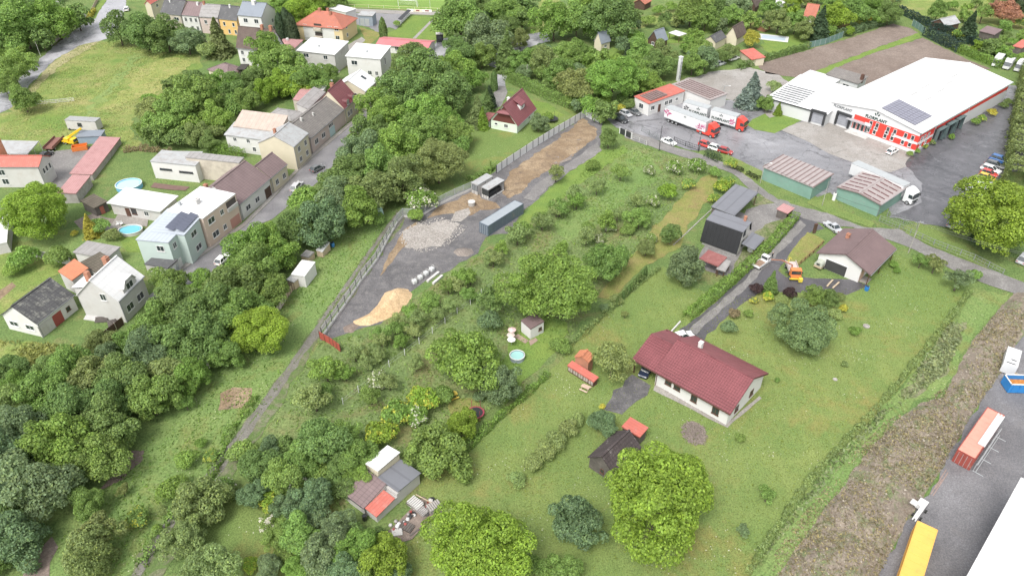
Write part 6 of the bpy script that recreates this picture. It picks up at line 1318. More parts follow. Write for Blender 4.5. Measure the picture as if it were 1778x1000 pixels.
# ---------------------------------------------------------------- labels by nearest landmark
LM = [(955,500,'the biggest round tree'),(915,600,'the little round pool'),(1010,640,'the orange roofed brick coop'),(1210,650,'the maroon roofed bungalow'),(1075,770,'the old dark barn'),(665,840,'the patchwork roofed shed'),
 (725,900,'the scrap heap'),(1490,450,'the brown roofed garage'),(1260,410,'the black roofed house'),(1380,310,'the left green garage'),(1510,340,'the right green garage'),(1600,170,'the white factory hall'),(1170,175,'the red striped L-shaped office'),
 (895,195,'the maroon roofed cottage'),(870,375,'the long grey container'),(845,320,'the two site huts'),(750,410,'the pale rubble patch'),(665,530,'the sand heap'),(640,378,'the green dome greenhouse'),(529,480,'the white roofed garden shed'),
 (200,510,'the white roofed villa'),(65,530,'the long lichen roofed barn'),(300,430,'the mint green house'),(380,370,'the peach house'),(240,350,'the white pool house'),(320,290,'the white workshop'),(430,235,'the white walled barn'),(560,210,'the long grey street roof'),
 (620,140,'the white gabled row house'),(630,115,'the white flat roofed house'),(548,100,'the grey flat roofed house'),(570,45,'the big red hip roof'),(445,80,'the dark brown roofed villa'),(385,120,'the pinkish pyramid roof'),(330,20,'the top terrace row'),(440,20,'the tall blue-grey roofed house'),
 (150,270,'the long pink roofed barn'),(145,218,'the site cabin in the meadow'),(60,275,'the brick chimney stack'),(700,80,'the red roofed clubhouse'),(707,5,'the football goal'),(1045,70,'the cream garden cabin'),(1145,68,'the dark chalet cabin'),(1283,60,'the brown cabin with red lean-to'),
 (1340,66,'the rectangular swimming pool'),(1405,22,'the red-brown cabin'),(1640,40,'the dark garden hut'),(1720,58,'the brown tiled garden hut'),(1460,90,'the upper ploughed field'),(1745,115,'the white vans'),(1730,290,'the row of parked cars'),(1720,370,'the huge yellow-green tree'),
 (1175,250,'the white car on the lane'),(1140,870,'the bright walnut tree'),(1396,572,'the solitary lawn tree'),(570,600,'the red fence panels'),(400,690,'the bare earth patch'),(450,573,'the yellow-green tree by the track'),(825,716,'the trampoline'),(1180,125,'the tall chimney'),(1230,50,'the middle garden lawns'),
 (170,20,'the top left road'),(100,900,'the bottom left corner'),(60,370,'the big yellow-green tree left of the pools'),(1690,770,'the rusty red container')]
ORD = ['nearest', 'second nearest', 'third nearest', 'fourth nearest', 'fifth nearest', 'sixth nearest', 'seventh nearest', 'eighth nearest', 'ninth nearest', 'tenth nearest', 'eleventh nearest', 'twelfth nearest', 'thirteenth nearest']
def label_trees():
    grp = {}
    for q in TREES:
        if q['label']:
            tag(q['o'], q['label'], 'tree', 'row of young thujas'); q['o'].name = 'thuja'; continue
        du = min(((q['u'] - a) ** 2 + ((q['v'] - b) * 1.4) ** 2, a, b, n) for a, b, n in LM if (abs(q['u'] - a) + abs(q['v'] - b)) > 9)
        a, b, n = du[1:]; dx, dy = q['u'] - a, q['v'] - b
        rel = ('right of' if dx > 0 else 'left of') if abs(dx) > abs(dy) * 1.2 else ('in front of' if dy > 0 else 'behind')
        size = 'small ' if q['R'] < (1.2 if q['kind'] in SHR else 1.9) else 'large ' if q['R'] > (2.6 if q['kind'] in SHR else 4.2) else ''
        key = (size + CW[q['col']] + ' ' + KW[q['kind']], rel, n); grp.setdefault(key, []).append((du[0], q))
    for (desc, rel, n), L in grp.items():
        L.sort(key=lambda z: z[0])
        for i, (d, q) in enumerate(L):
            lab = f'{desc} {rel} {n}' + (f', {ORD[i]}' if len(L) > 1 else '')
            kd = q['kind']; cat = 'shrub' if kd in SHR else 'tree'
            nmap = {'spruce': 'spruce_tree', 'conifer': 'conifer_tree', 'cypress': 'cypress_tree', 'loose': 'fruit_tree', 'elder': 'elder_bush', 'white': 'elder_bush', 'gold': 'golden_shrub', 'goldall': 'golden_shrub', 'bush': 'green_bush'}
            q['o'].name = nmap.get(kd, 'broadleaf_tree'); tag(q['o'], lab, cat)
label_trees()
print('TREES', len(TREES), 'shrubs', sum(q['kind'] in SHR for q in TREES))
# ---------------------------------------------------------------- meadow tufts (nobody could count them)
def tufts(name, poly, n, hgt_, col, wid=.16, seed=1, label=None, clump=.5, excl=()):
    rs = random.Random(seed); pw = [P(*p) for p in poly]; xs = [p.x for p in pw]; ys = [p.y for p in pw]; pts = []
    ex = [[P(*p) for p in e] for e in excl]; tries = 0
    while len(pts) < n and tries < n * 12:
        tries += 1; x, y = rs.uniform(min(xs), max(xs)), rs.uniform(min(ys), max(ys))
        if not inpoly(x, y, pw) or noise.noise(Vector((x * .12, y * .12, seed))) < rs.uniform(-1, 1) * clump: continue
        if any(inpoly(x, y, e) for e in ex): continue
        pts.append((x, y))
    r2 = np.random.RandomState(seed); p = np.array(pts); m = len(p); z = r2.uniform(.25, 1, m) * hgt_
    pos = np.column_stack([p, z * .5 + .03]); a = r2.uniform(0, 6.28, m); nr = np.column_stack([np.cos(a), np.sin(a), r2.uniform(.2, 1.2, m)])
    me = cards(pos, nr, z * .8 + wid, r2.uniform(.65, 1.25, m), np.clip(r2.normal(.25, .3, m), 0, 1), r2, aspect=.35, name=name)
    o = link(name, me, color=col); o['kind'] = 'stuff'; return o
tufts('meadow_grass', ORCH, 9000, .25, (.25,.38,.11), seed=1, excl=[])
tufts('meadow_grass', [(700,366),(600,395),(520,500),(440,600),(340,650),(230,800),(130,900),(70,1000),(250,1000),(400,800),(500,650),(620,480),(668,415)], 2500, .18, (.20,.33,.08), seed=2)
tufts('meadow_grass', [(58,142),(140,80),(215,72),(345,96),(318,150),(235,195),(245,262),(150,235),(0,245),(15,195)], 6000, .2, (.36,.42,.17), seed=3, wid=.15)
tufts('weeds', [(1650,560),(1680,560),(1640,650),(1540,720),(1400,880),(1300,1000),(1350,930),(1440,802),(1562,682)], 5000, .35, (.30,.36,.20), seed=4)
tufts('grass', BIG, 16000, .08, (.24,.30,.06), seed=5, wid=.10, clump=.9)
tufts('meadow_grass', [(0,590),(110,600),(200,600),(215,640),(90,700),(0,720)], 3000, .4, (.34,.38,.14), seed=6, wid=.25)
# ================================================================ VEHICLES
Rub = plain('tyre_rubber', (.02,.02,.02), .8); Rim = plain('wheel_rim', (.45,.46,.47), .35, .6); LampW = plain('headlight_lens', (.6,.62,.62), .15); LampR = plain('tail_light_lens', (.35,.02,.02), .25)
Paint = {}
def paint(rgb):
    k = tuple(rgb)
    if k not in Paint: 
        m, nt, b = nodes_of('car_paint'); b.inputs['Base Color'].default_value = (*rgb, 1); b.inputs['Roughness'].default_value = .28; b.inputs['Coat Weight'].default_value = .4; Paint[k] = m
    return Paint[k]
def wheel(par, x, y, r, w=.22, side=1):
    def build():
        b = MB(); b.tube([(0, -w/2, 0), (0, w/2, 0)], r, 14); c = MB(); c.tube([(0, -w/2 - .015, 0), (0, w/2 + .015, 0)], r * .6, 12); return b.mesh('wheel', Rub, ), c.mesh('rim', Rim)
    t, rm = mround('wheel', (round(r, 2), w), build); o = link('wheel', t, par, (x, y, r)); link('rim', rm, o); return o
def heading(a, b):
    A, B = P(*a), P(*b); d = B - A; return (A + B) / 2, math.atan2(d.y, d.x), d.length
CARS = {}
def car_meshes(kind, rgb):
    k = (kind, rgb)
    if k in CARS: return CARS[k]
    pm = paint(rgb)
    L, Wd, Hh = {'hatch': (3.9, 1.7, 1.48), 'sedan': (4.5, 1.78, 1.45), 'wagon': (4.6, 1.8, 1.5), 'suv': (4.7, 1.9, 1.75), 'mini': (3.5, 1.6, 1.45)}[kind]
    hb = {'suv': 1.05}.get(kind, .9); h0 = .28
    st = {'hatch': [(0,.55,.62,.8),(.06,.5,.80,.95),(.3,.3,hb,1),(1.0,.3,hb,1),(2.5,.3,hb-.02,1),(3.3,.3,hb-.12,.98),(3.75,.35,.72,.92),(3.9,.45,.6,.8)]}.get('hatch')
    s = L / 3.9; b = MB(); rings = []
    for x, zb, zt_, w in st:
        y = Wd / 2 * w; X = x * s - L / 2; i = len(b.v)
        b.v += [(X, -y * .96, h0 + (zb - .3) * .4), (X, -y, h0 + .2 + (zb - .3) * .3), (X, -y * .98, zt_ - .14), (X, -y * .88, zt_), (X, y * .88, zt_), (X, y * .98, zt_ - .14), (X, y, h0 + .2 + (zb - .3) * .3), (X, y * .96, h0 + (zb - .3) * .4)]; rings.append(i)
    for a, c in zip(rings, rings[1:]):
        for j in range(8): b.f.append((a + j, a + (j + 1) % 8, c + (j + 1) % 8, c + j)); b.m.append(0)
    b.f.append(tuple(rings[0] + j for j in range(8))); b.m.append(0); b.f.append(tuple(rings[-1] + j for j in reversed(range(8)))); b.m.append(0)
    # arches
    g = MB()
    rear = {'hatch': (.10, .55), 'mini': (.1, .5), 'sedan': (.75, 1.35), 'wagon': (.1, .55), 'suv': (.12, .5)}[kind]; fr = (2.85 * s, 2.15 * s)
    xb0, xt0 = rear[0] * s - L/2, rear[1] * s - L/2; xb1, xt1 = fr[0] - L/2, fr[1] - L/2; yb, yt = Wd / 2 * .88, Wd / 2 * .70; zt2 = Hh - .05
    B_ = [(xb0, -yb, hb - .02), (xb1, -yb, hb - .04), (xb1, yb, hb - .04), (xb0, yb, hb - .02)]; T_ = [(xt0, -yt, zt2), (xt1, -yt, zt2), (xt1, yt, zt2), (xt0, yt, zt2)]
    for k2 in range(4): g.quad(B_[k2], B_[(k2 + 1) % 4], T_[(k2 + 1) % 4], T_[k2])
    g.poly(T_)
    r_ = MB(); r_.slab([(p[0] + (.0 if i in (1, 2) else -.05), p[1], Hh) for i, p in enumerate(T_)], .06)
    for a, c in zip(B_, T_): r_.bar(a, (c[0], c[1], c[2] + .02), .07)
    for sgn in (-1, 1):
        mx = (xb0 + xb1) / 2 - .1; r_.bar((mx, sgn * (yb + .01), hb), (mx * .8 + (xt0 + xt1) * .1, sgn * (yt + .02), zt2), .07)
    res = (b.mesh('body', pm), g.mesh('windows', Glass), r_.mesh('roof', pm), L, Wd, Hh, hb)
    CARS[k] = res; return res
def car(label, a, b_, rgb, kind='hatch', group=None, z=0):
    c, rz, _ = heading(a, b_); bd, gl, rf, L, Wd, Hh, hb = car_meshes(kind, rgb)
    t = thing('parked_car', label, 'car', (c.x, c.y, z), rz, group)
    link('body', bd, t); link('windows', gl, t); link('roof', rf, t)
    r = .33 if kind != 'suv' else .38
    for x in (-L * .31, L * .31):
        for y in (-Wd/2 + .1, Wd/2 - .1): wheel(t, x, y, r)
    def lamps():
        b = MB(); b.box(-.05, .05, -.18, .18, -.07, .07); return b.mesh('headlight', LampW), b.mesh('tail_light', LampR)
    hl, tl = mround('lamps', 0, lamps)
    for y in (-Wd * .33, Wd * .33): link('headlight', hl, t, (L/2 - .06, y, .66)); link('tail_light', tl, t, (-L/2 + .04, y, .72))
    return t
WHT, SIL, BLK, GRY, RED, BLU, YEL = (.75,.75,.74), (.42,.43,.45), (.025,.027,.03), (.13,.135,.14), (.50,.05,.04), (.04,.13,.35), (.65,.42,.04)
SR = 'cars parked along the hedge at the factory'
for i, (u, v, c, k, lb) in enumerate([(1734,282,BLU,'suv','bright blue people carrier, farthest of the cars parked along the tall hedge'), (1726,290,GRY,'wagon','dark grey estate car parked right beside the bright blue one'), (1719,298,WHT,'wagon','white estate car in the parked row between grey and red cars'),
        (1716,305,RED,'hatch','red hatchback in the parked row next to the yellow car'), (1711,312,YEL,'hatch','yellow hatchback in the parked row by the hedge'), (1706,319,SIL,'wagon','silver estate car in the parked row below the yellow car'), (1700,327,(.5,.51,.53),'sedan','pale silver saloon, next to last in the parked row'), (1690,336,(.36,.37,.39),'hatch','grey-silver hatchback, nearest car of the parked row')]):
    car(lb, (u - 13, v - 4), (u + 13, v + 4), c, k, SR)
car('black off-road car parked by the white site wall, left of the silver one', (1064,206), (1090,216), BLK, 'suv'); car('silver hatchback parked between two dark cars by the L-shaped office', (1076,196), (1097,206), SIL, 'hatch'); car('dark grey car parked closest to the L-shaped office wall', (1090,193), (1113,203), GRY, 'sedan')
car('white saloon driving along the lane past the yard gate', (1147,244), (1174,255), WHT, 'sedan'); car('red pickup-like car, left of three behind the clipped dark hedge', (1216,252), (1234,258), RED, 'hatch'); car('white car between the two red cars behind the dark hedge', (1232,258), (1252,264), WHT, 'hatch'); car('dark red car, right of three behind the clipped dark hedge', (1248,263), (1270,269), (.33,.03,.03), 'hatch')
car('white hatchback parked against the red factory front', (1539,271), (1557,261), WHT, 'hatch'); car('silver fastback parked beside the brown roofed garage', (1458,407), (1432,389), SIL, 'sedan'); car('silver car half hidden behind the huge yellow-green tree', (1646,398), (1664,388), SIL, 'hatch')
car('silver car cut by the right picture edge at the lane', (1768,462), (1784,444), SIL, 'suv'); car('dark blue car under the bungalow carport roof', (1128,636), (1115,657), (.02,.03,.06), 'hatch'); car('white car peeking out behind the bungalow roof', (1176,590), (1195,585), WHT, 'hatch')
car('black car parked in the left yard beside the crane truck', (72,279), (91,266), BLK, 'hatch'); car('white hatchback parked on the street below the peach house', (380,462), (395,447), WHT, 'hatch'); car('silver estate with dark roof parked mid street by the bushes', (508,337), (524,318), (.46,.46,.48), 'wagon')
car('dark car parked on the street near the yellow walled house', (542,301), (561,291), GRY, 'hatch'); car('black and silver car parked at the upper end of the street', (612,234), (631,222), BLK, 'wagon'); car('dark car half hidden under trees beside the white gabled house', (684,163), (698,152), BLK, 'wagon')
car('white-grey car parked on the top left road', (220,26), (221,11), WHT, 'wagon'); car('silver off-road car parked among the gardens near the field corner', (1237,118), (1261,110), SIL, 'suv'); car('white car parked behind the silver one at the red car port', (1262,108), (1284,101), WHT, 'wagon'); car('small white car behind the L-shaped office under the round tree', (1108,160), (1122,157), WHT, 'hatch')
# white box vans
for i, (a, c, lb) in enumerate([((1741,101),(1718,126),'white panel van nearest the factory hall, left of three'), ((1760,106),(1737,130),'white panel van in the middle of the three vans'), ((1781,110),(1756,134),'white panel van farthest from the hall, right of three')]):
    p, rz, _ = heading(a, c); t = thing('white_van', lb, 'van', (p.x, p.y, 0), rz, 'white vans behind the factory')
    b = MB(); b.box(-3.4, 1.4, -1.05, 1.05, .45, 2.9); b.obj('cargo_box', W_clad, t)
    b = MB(); b.slab([(1.42,-.98,2.3),(1.9,-.95,2.25),(1.9,.95,2.25),(1.42,.98,2.3)], .1); b.v += []; b.box(1.42, 2.5, -.98, .98, .45, 1.35); b.box(2.5, 3.1, -.9, .9, .45, 1.15); b.obj('cab', W_clad, t)
    b = MB(); b.quad((1.9,-.95,2.2),(2.75,-.92,1.3),(2.75,.92,1.3),(1.9,.95,2.2)); 
    for s in (-1, 1): b.poly([(1.42, s*.98, 1.35), (2.75, s*.92, 1.3), (1.9, s*.95, 2.2), (1.42, s*.98, 2.25)])
    b.obj('windscreen', Glass, t)
    for x in (-2.2, 2.2):
        for y in (-.95, .95): wheel(t, x, y, .36)
# lorries
def flower(par, x, y, z, s, mat, side=-1, seed=0):
    r_ = random.Random(seed); b = MB()
    for k in range(7):
        a = k / 7 * 6.28 + r_.random() * .4; l = s * (.7 + .5 * r_.random()); d = Vector((math.cos(a), 0, math.sin(a))); n_ = Vector((-d.z, 0, d.x)); o = Vector((x, y, z))
        b.poly([o + d * .1 * s, o + d * l * .55 + n_ * l * .18, o + d * l, o + d * l * .55 - n_ * l * .18])
    return b.obj('flower_print', mat, par)
Mag = plain('magenta_print', (.42,.06,.18), .5); MagL = plain('pale_magenta_print', (.60,.30,.42), .5)
def cab(par, x, col, w=2.5, h=3.7, deflector=True):
    b = MB(); L = 2.2; y = w / 2
    prof = [(0, .55), (L - .05, .55), (L, 1.0), (L, 1.7), (L - .18, 2.9), (L - .5, 3.15), (L - 1.5, h), (0, h)]
    for s in (-1, 1): b.poly([(x + p[0], s * y, p[1]) for p in prof])
    for p, q in zip(prof, prof[1:] + prof[:1]): b.quad((x + p[0], -y, p[1]), (x + q[0], -y, q[1]), (x + q[0], y, q[1]), (x + p[0], y, p[1]))
    c = b.obj('cab', paint(col), par)
    g = MB(); g.quad((x + L + .03, -y + .12, 1.75), (x + L + .03, y - .12, 1.75), (x + L - .14, y - .16, 2.85), (x + L - .14, -y + .16, 2.85))
    for s in (-1, 1): g.poly([(x + L - 1.15, s * (y + .015), 1.75), (x + L - .12, s * (y + .015), 1.75), (x + L - .28, s * (y + .015), 2.6), (x + L - 1.15, s * (y + .015), 2.6)])
    link('windscreen', g.mesh('windscreen', Glass), c)
    g = MB(); g.box(x + L + .005, x + L + .06, -y + .2, y - .2, .6, 1.3); link('grille', g.mesh('grille', T_dark), c)
    for s in (-1, 1):
        g = MB(); g.box(x + L - .1, x + L + .15, s * (y + .08) - .06, s * (y + .08) + .06, 2.0, 2.7); g.obj('mirror', T_dark, par)
        g = MB(); g.box(x + L + .01, x + L + .08, s * (y - .4) - .2, s * (y - .4) + .2, .7, .9); g.obj('headlight', LampW, par)
def box_body(par, x0, x1, z0=1.15, z1=3.95, name='cargo_box', mat=None, w=2.55):
    b = MB(); b.box(x0, x1, -w/2, w/2, z0, z1); o = b.obj(name, mat or W_clad, par)
    b = MB(); b.box(x0 - .03, x1 + .03, -w/2 - .03, w/2 + .03, z1 - .08, z1 + .02); b.box(x0 - .03, x1 + .03, -w/2 - .03, w/2 + .03, z0 - .1, z0 + .04); b.obj('trim', T_grey if mat is None else mat, par)
    b = MB(); b.box(x0 + .2, x1 - .2, -.5, .5, .75, z0 - .1); b.obj('chassis', T_dark, par)
    return o
def axles(par, xs, r=.5, w=2.3):
    for x in xs:
        for y in (-w/2, w/2): wheel(par, x, y, r, .35)
RR = (.60,.055,.035)
p, rz, L_ = heading((1158,208), (1243,240)); t = thing('articulated_lorry', 'long white refrigerated lorry with red cab and magenta flower prints, nearer of two', 'lorry', (p.x, p.y, 0), rz)
box_body(t, -8.25, 5.2); cab(t, 5.9, RR); axles(t, (-6.6, -5.3, -4.0, 3.9, 7.1)); 
b = MB(); b.box(2.6, 6.0, -1.25, 1.25, .5, 1.0); b.obj('fairing', paint(RR), t)
flower(t, -7.2, -1.31, 2.7, 1.3, Mag, seed=1); flower(t, 3.6, -1.31, 2.1, 1.1, Mag, seed=2); flower(t, 4.6, -1.31, 2.5, .9, MagL, seed=3); flower(t, 2.8, -1.31, 1.8, .8, MagL, seed=4)
leaf_logo(t, (-1.5, -1.30, 3.2), 0, .5, Ink)
p, rz, L_ = heading((1191,199), (1290,228)); t = thing('lorry_with_trailer', 'red cab rigid lorry pulling a second white box trailer, beside the L-shaped office', 'lorry', (p.x, p.y, 0), rz)
box_body(t, -9.3, -1.9); box_body(t, -.9, 6.6); cab(t, 6.9, RR); axles(t, (-8.0, -6.9, -3.0, .9, 2.1, 8.1)); b = MB(); b.bar((-1.9, 0, .9), (-.9, 0, .9), .2); b.obj('drawbar', T_dark, t)
for cx in (-4.6, 2.3):
    text_obj('FLORPLANT', .95, Ink, t, (cx, -1.31, 1.65), (R(90), 0, 0), ext=.01); leaf_logo(t, (cx, -1.29, 3.05), 0, .75, Ink)
flower(t, 5.6, -1.31, 2.1, 1.0, Mag, seed=5); flower(t, -8.2, -1.31, 2.5, .9, T_dark, seed=6)
p, rz, L_ = heading((1474,305), (1590,358)); t = thing('articulated_lorry', 'plain white articulated lorry standing behind the right green garage', 'lorry', (p.x, p.y, 0), rz)
box_body(t, -8.3, 5.3); cab(t, 6.0, (.72,.73,.73)); axles(t, (-6.6, -5.3, -4.0, 3.9, 7.2))
# small white pickup
p, rz, _ = heading((1308,470), (1334,452)); t = thing('pickup_truck', 'small white pickup truck with rusty empty load bed on the gravel drive', 'truck', (p.x, p.y, 0), rz)
b = MB(); b.box(-2.1, .7, -.85, .85, .55, .7); b.box(-2.1, .7, -.85, -.79, .7, 1.05); b.box(-2.1, .7, .79, .85, .7, 1.05); b.box(-2.1, -2.04, -.79, .79, .7, 1.05); b.box(.64, .7, -.79, .79, .7, 1.05); b.obj('load_bed', paint((.7,.7,.7)), t)
b = MB(); b.box(-2.0, .6, -.78, .78, .701, .74); b.obj('bed_floor', M('rusty_floor', (.25,.17,.12), .9, .2, 2, 8), t)
b = MB(); b.box(.75, 2.1, -.82, .82, .4, 1.15); b.slab([(.85,-.72,1.85),(1.75,-.72,1.85),(1.75,.72,1.85),(.85,.72,1.85)], .08); 
for s in (-1, 1):
    for x in (.86, 1.3): b.bar((x, s*.75, 1.1), (x, s*.7, 1.8), .08)
    b.bar((2.0, s*.78, 1.15), (1.75, s*.7, 1.8), .08)
b.obj('cab', paint((.72,.72,.72)), t)
b = MB(); B_ = [(.82,-.78,1.15),(2.02,-.78,1.15),(2.02,.78,1.15),(.82,.78,1.15)]; T_ = [(.88,-.69,1.78),(1.72,-.69,1.78),(1.72,.69,1.78),(.88,.69,1.78)]
for k in range(4): b.quad(B_[k], B_[(k+1)%4], T_[(k+1)%4], T_[k])
b.obj('windows', Glass, t)
for x in (-1.3, 1.35):
    for y in (-.75, .75): wheel(t, x, y, .3)
# orange utility truck with crane arm
p, rz, _ = heading((1368,455), (1384,497)); t = thing('utility_truck', 'orange and red utility truck with open bed and folded crane arm on the drive', 'truck', (p.x, p.y, 0), rz)
b = MB(); b.box(-2.9, .3, -1.05, 1.05, .85, 1.0); b.box(-2.9, .3, -1.05, -.98, 1.0, 1.4); b.box(-2.9, .3, .98, 1.05, 1.0, 1.4); b.obj('load_bed', M('pale_bed', (.48,.42,.40), .8, .15, 2, 8), t)
b = MB(); b.box(.9, 2.0, -1.0, 1.0, 1.1, 2.2); b.box(.9, 2.5, -1.0, 1.0, .6, 1.1); b.obj('cab', paint((.68,.20,.06)), t)
b = MB(); b.quad((2.02,-.92,1.2),(2.02,.92,1.2),(2.02,.92,2.05),(2.02,-.92,2.05)); b.obj('windscreen', Glass, t)
b = MB(); b.tube([(.55,.1,1.0),(.55,.95,1.0)], .45, 12); b.obj('red_tank', paint((.5,.03,.03)), t)
b = MB(); b.bar((.5,-.6,1.0),(.4,-.6,2.4),.22); b.bar((.4,-.6,2.4),(-1.9,-2.1,1.9),.2); b.bar((-1.9,-2.1,1.9),(-3.4,-3.6,.9),.16); b.obj('crane_arm', M('faded_red_steel', (.36,.16,.10), .7, .2, 3, 9), t)
b = MB(); b.bar((-2.6,-.4,1.0),(-2.7,-.4,2.1),.1); b.bar((-2.7,-.4,2.1),(-3.0,.2,1.6),.1); b.obj('hook_stand', plain('yellow_steel', (.62,.5,.06), .6), t)
b = MB(); b.box(2.5, 2.7, -1.25, 1.25, .5, .7); b.box(2.7, 3.3, .4, 1.1, .35, 1.1); b.obj('front_gear', plain('yellow_steel', (.62,.5,.06), .6), t)
for s in (-1, 1): b = MB(); b.box(.6, .85, s*1.0 - .7, s*1.0 + .7, .75, .95); b.obj('outrigger', T_dark, t)
axles(t, (-1.9, 1.9), .42, 1.9)
# yellow crane lorry on the left yard, trailer and skip
p, rz, _ = heading((112,248), (134,252)); t = thing('crane_truck', 'yellow crane truck with raised boom in the left yard', 'truck', (p.x, p.y, 0), rz)
Ye = paint((.75,.50,.03)); b = MB(); b.box(-2.6, 2.6, -1.1, 1.1, .7, 1.2); b.box(1.4, 2.9, -1.1, 1.1, 1.2, 2.4); b.obj('body', Ye, t)
b = MB(); b.box(-1.6, .4, -1.0, 1.0, 1.2, 2.3); b.obj('turret', Ye, t); b = MB(); b.bar((-.8, 0, 2.1), (3.2, 3.6, 4.8), .55, .6); b.obj('boom', Ye, t)
b = MB(); b.quad((2.92,-.95,1.4),(2.92,.95,1.4),(2.92,.95,2.3),(2.92,-.95,2.3)); b.obj('windscreen', Glass, t); axles(t, (-1.9, -.9, 2.0), .45, 1.9); t.scale = (.75, .75, .75)
p, rz, _ = heading((88,262), (103,247)); t = thing('flat_trailer', 'rusty open trailer left of the yellow crane truck', 'trailer', (p.x, p.y, 0), rz)
b = MB(); b.box(-3.4,3.4,-1.2,1.2,.8,.95); b.box(-3.4,3.4,-1.2,-1.12,.95,1.5); b.box(-3.4,3.4,1.12,1.2,.95,1.5); b.obj('bed', M('rusty_brown', (.22,.11,.09), .9, .2, 2, 8), t); axles(t, (-2.2, 2.2), .4, 2.0)
p, rz, _ = heading((133,261), (147,259)); t = thing('skip', 'small orange skip beside the yellow crane truck', 'skip', (p.x, p.y, 0), rz)
b = MB(); b.box(-1.8,1.8,-1,1,.1,.2); b.box(-1.8,1.8,-1,-.92,.2,1.2); b.box(-1.8,1.8,.92,1,.2,1.2); b.box(-1.8,-1.72,-.92,.92,.2,1.2); b.box(1.72,1.8,-.92,.92,.2,1.2); b.obj('body', paint((.62,.18,.04)), t)
t = thing('blue_hall', 'low blue-grey sheet shed at the end of the left yard', 'shed', (P(133,257).x, P(133,257).y, 0), 0.1)
b = MB(); b.box(0, 6, 2, 5, 0, 2.0); b.obj('wall', M('blue_sheet_wall', (.26,.33,.40), .6, .08, 1, 6), t); b = MB(); b.slab([(-.2,1.8,2.2),(6.2,1.8,2.2),(6.2,5.2,2.4),(-.2,5.2,2.4)], .15, 0, [(0,0),(13,0),(13,8),(0,8)]); b.obj('roof', R_blue, t)
# canvas trailer at the garage
p, rz, _ = heading((1416,470), (1430,458)); t = thing('canvas_trailer', 'small car trailer with rounded grey-green canvas cover at the garage', 'trailer', (p.x, p.y, 0), rz)
b = MB(); b.box(-1.3,1.3,-.8,.8,.5,.95); b.obj('body', W_ltwood, t); b = MB()
pr_ = [(.8*math.cos(a), .95 + .95*math.sin(a)**.7 if 0 < a < math.pi else .95) for a in [k*math.pi/8 for k in range(9)]]
for (y0_, z0_), (y1_, z1_) in zip(pr_, pr_[1:]): b.quad((-1.25,y0_,z0_),(1.25,y0_,z0_),(1.25,y1_,z1_),(-1.25,y1_,z1_))
b.poly([(1.25,y,z) for y, z in pr_]); b.poly([(-1.25,y,z) for y, z in pr_]); b.obj('canvas', M('canvas', (.40,.42,.36), .9, .08, 1, 6), t)
b = MB(); b.box(-1.29,-1.26,-.35,.35,1.1,1.5); b.obj('rear_flap', T_dark, t); axles(t, (0,), .3, 1.7)
# ================================================================ CONTAINERS AND SITE HUTS
def container(name, label, N, E, L=12.19, col=None, back=None, W=2.44, Hc=2.6, z0=0, roofmat_=None, group=None, open_top=False):
    """N = ground corner, E = pixel along the long side"""
    A, B = P(*N), P(*E); rz = math.atan2((B - A).y, (B - A).x)
    t = thing(name, label, 'container', (A.x, A.y, z0), rz, group)
    b = MB(); n = int(L / .3)
    for i in range(n):
        x = L * i / n; w = L / n
        for y, s in ((0, -1), (W, 1)):
            o = .035 * s if i % 2 else 0
            b.quad((x, y + o, .1), (x + w, y + o, .1), (x + w, y + o, Hc - .08), (x, y + o, Hc - .08))
            b.quad((x, y, .1), (x, y + .035 * s, .1), (x, y + .035 * s, Hc - .08), (x, y, Hc - .08))
    b.quad((0,0,.1),(0,W,.1),(0,W,Hc-.08),(0,0,Hc-.08)); b.quad((L,0,.1),(L,W,.1),(L,W,Hc-.08),(L,0,Hc-.08))
    b.obj('side_wall', col, t)
    b = MB()
    for z in (.02, Hc - .12):
        b.box(0, L, -.05, .06, z, z + .14); b.box(0, L, W - .06, W + .05, z, z + .14); b.box(-.04, .08, 0, W, z, z + .14); b.box(L - .08, L + .04, 0, W, z, z + .14)
    for x in (-.04, L - .08):
        for y in (-.05, W - .09): b.box(x, x + .12, y, y + .14, 0, Hc)
    b.obj('frame', col, t)
    b = MB(); b.box(.02, L - .02, .02, W - .02, Hc - .1, Hc - .03)
    for i in range(10): b.box(.05 + i * L/10, .05 + (i + .55) * L/10, .08, W - .08, Hc - .03, Hc - .005)
    b.obj('roof', roofmat_ or col, t)
    for s, y in ((-1, W * .26), (1, W * .74)):
        b = MB(); b.box(-.075, -.03, y - W*.23, y + W*.23, .2, Hc - .16); d = b.obj('door', col, t)
        for yy in (y - .3, y + .3): b = MB(); b.bar((-.11, yy, .2), (-.11, yy, Hc - .2), .045); b.obj('lock_bar', T_grey, d)
    return t
C_bl = M('blue_grey_container', (.12,.15,.185), .6, .08, .8, 6, dirt=(.25,.22,.20), dirt_amt=.1)
container('shipping_container', 'long blue-grey shipping container standing on the gravel building yard', (847.9,410.5), (906.9,372.3), 12.0, C_bl, roofmat_=M('grey_roof_paint', (.28,.31,.335), .6, .06, .8, 6))
container('shipping_container', 'faded pinkish red shipping container loaded with white boards on the lower tarmac', (1682,816.7), (1735,738), 12.19, M('faded_red_container', (.30,.07,.055), .7, .15, 1, 7, dirt=(.42,.27,.22), dirt_amt=.15), roofmat_=M('faded_salmon_roof', (.55,.27,.21), .8, .08, 1, 6))
A = P(1682,816.7); B = P(1735,738); rz = math.atan2((B-A).y, (B-A).x)
def at_local(par_loc, rz, x, y, z=0): return Vector((par_loc.x + math.cos(rz)*x - math.sin(rz)*y, par_loc.y + math.sin(rz)*x + math.cos(rz)*y, z))
q = at_local(A, rz, 3.2, -.15, 2.64)
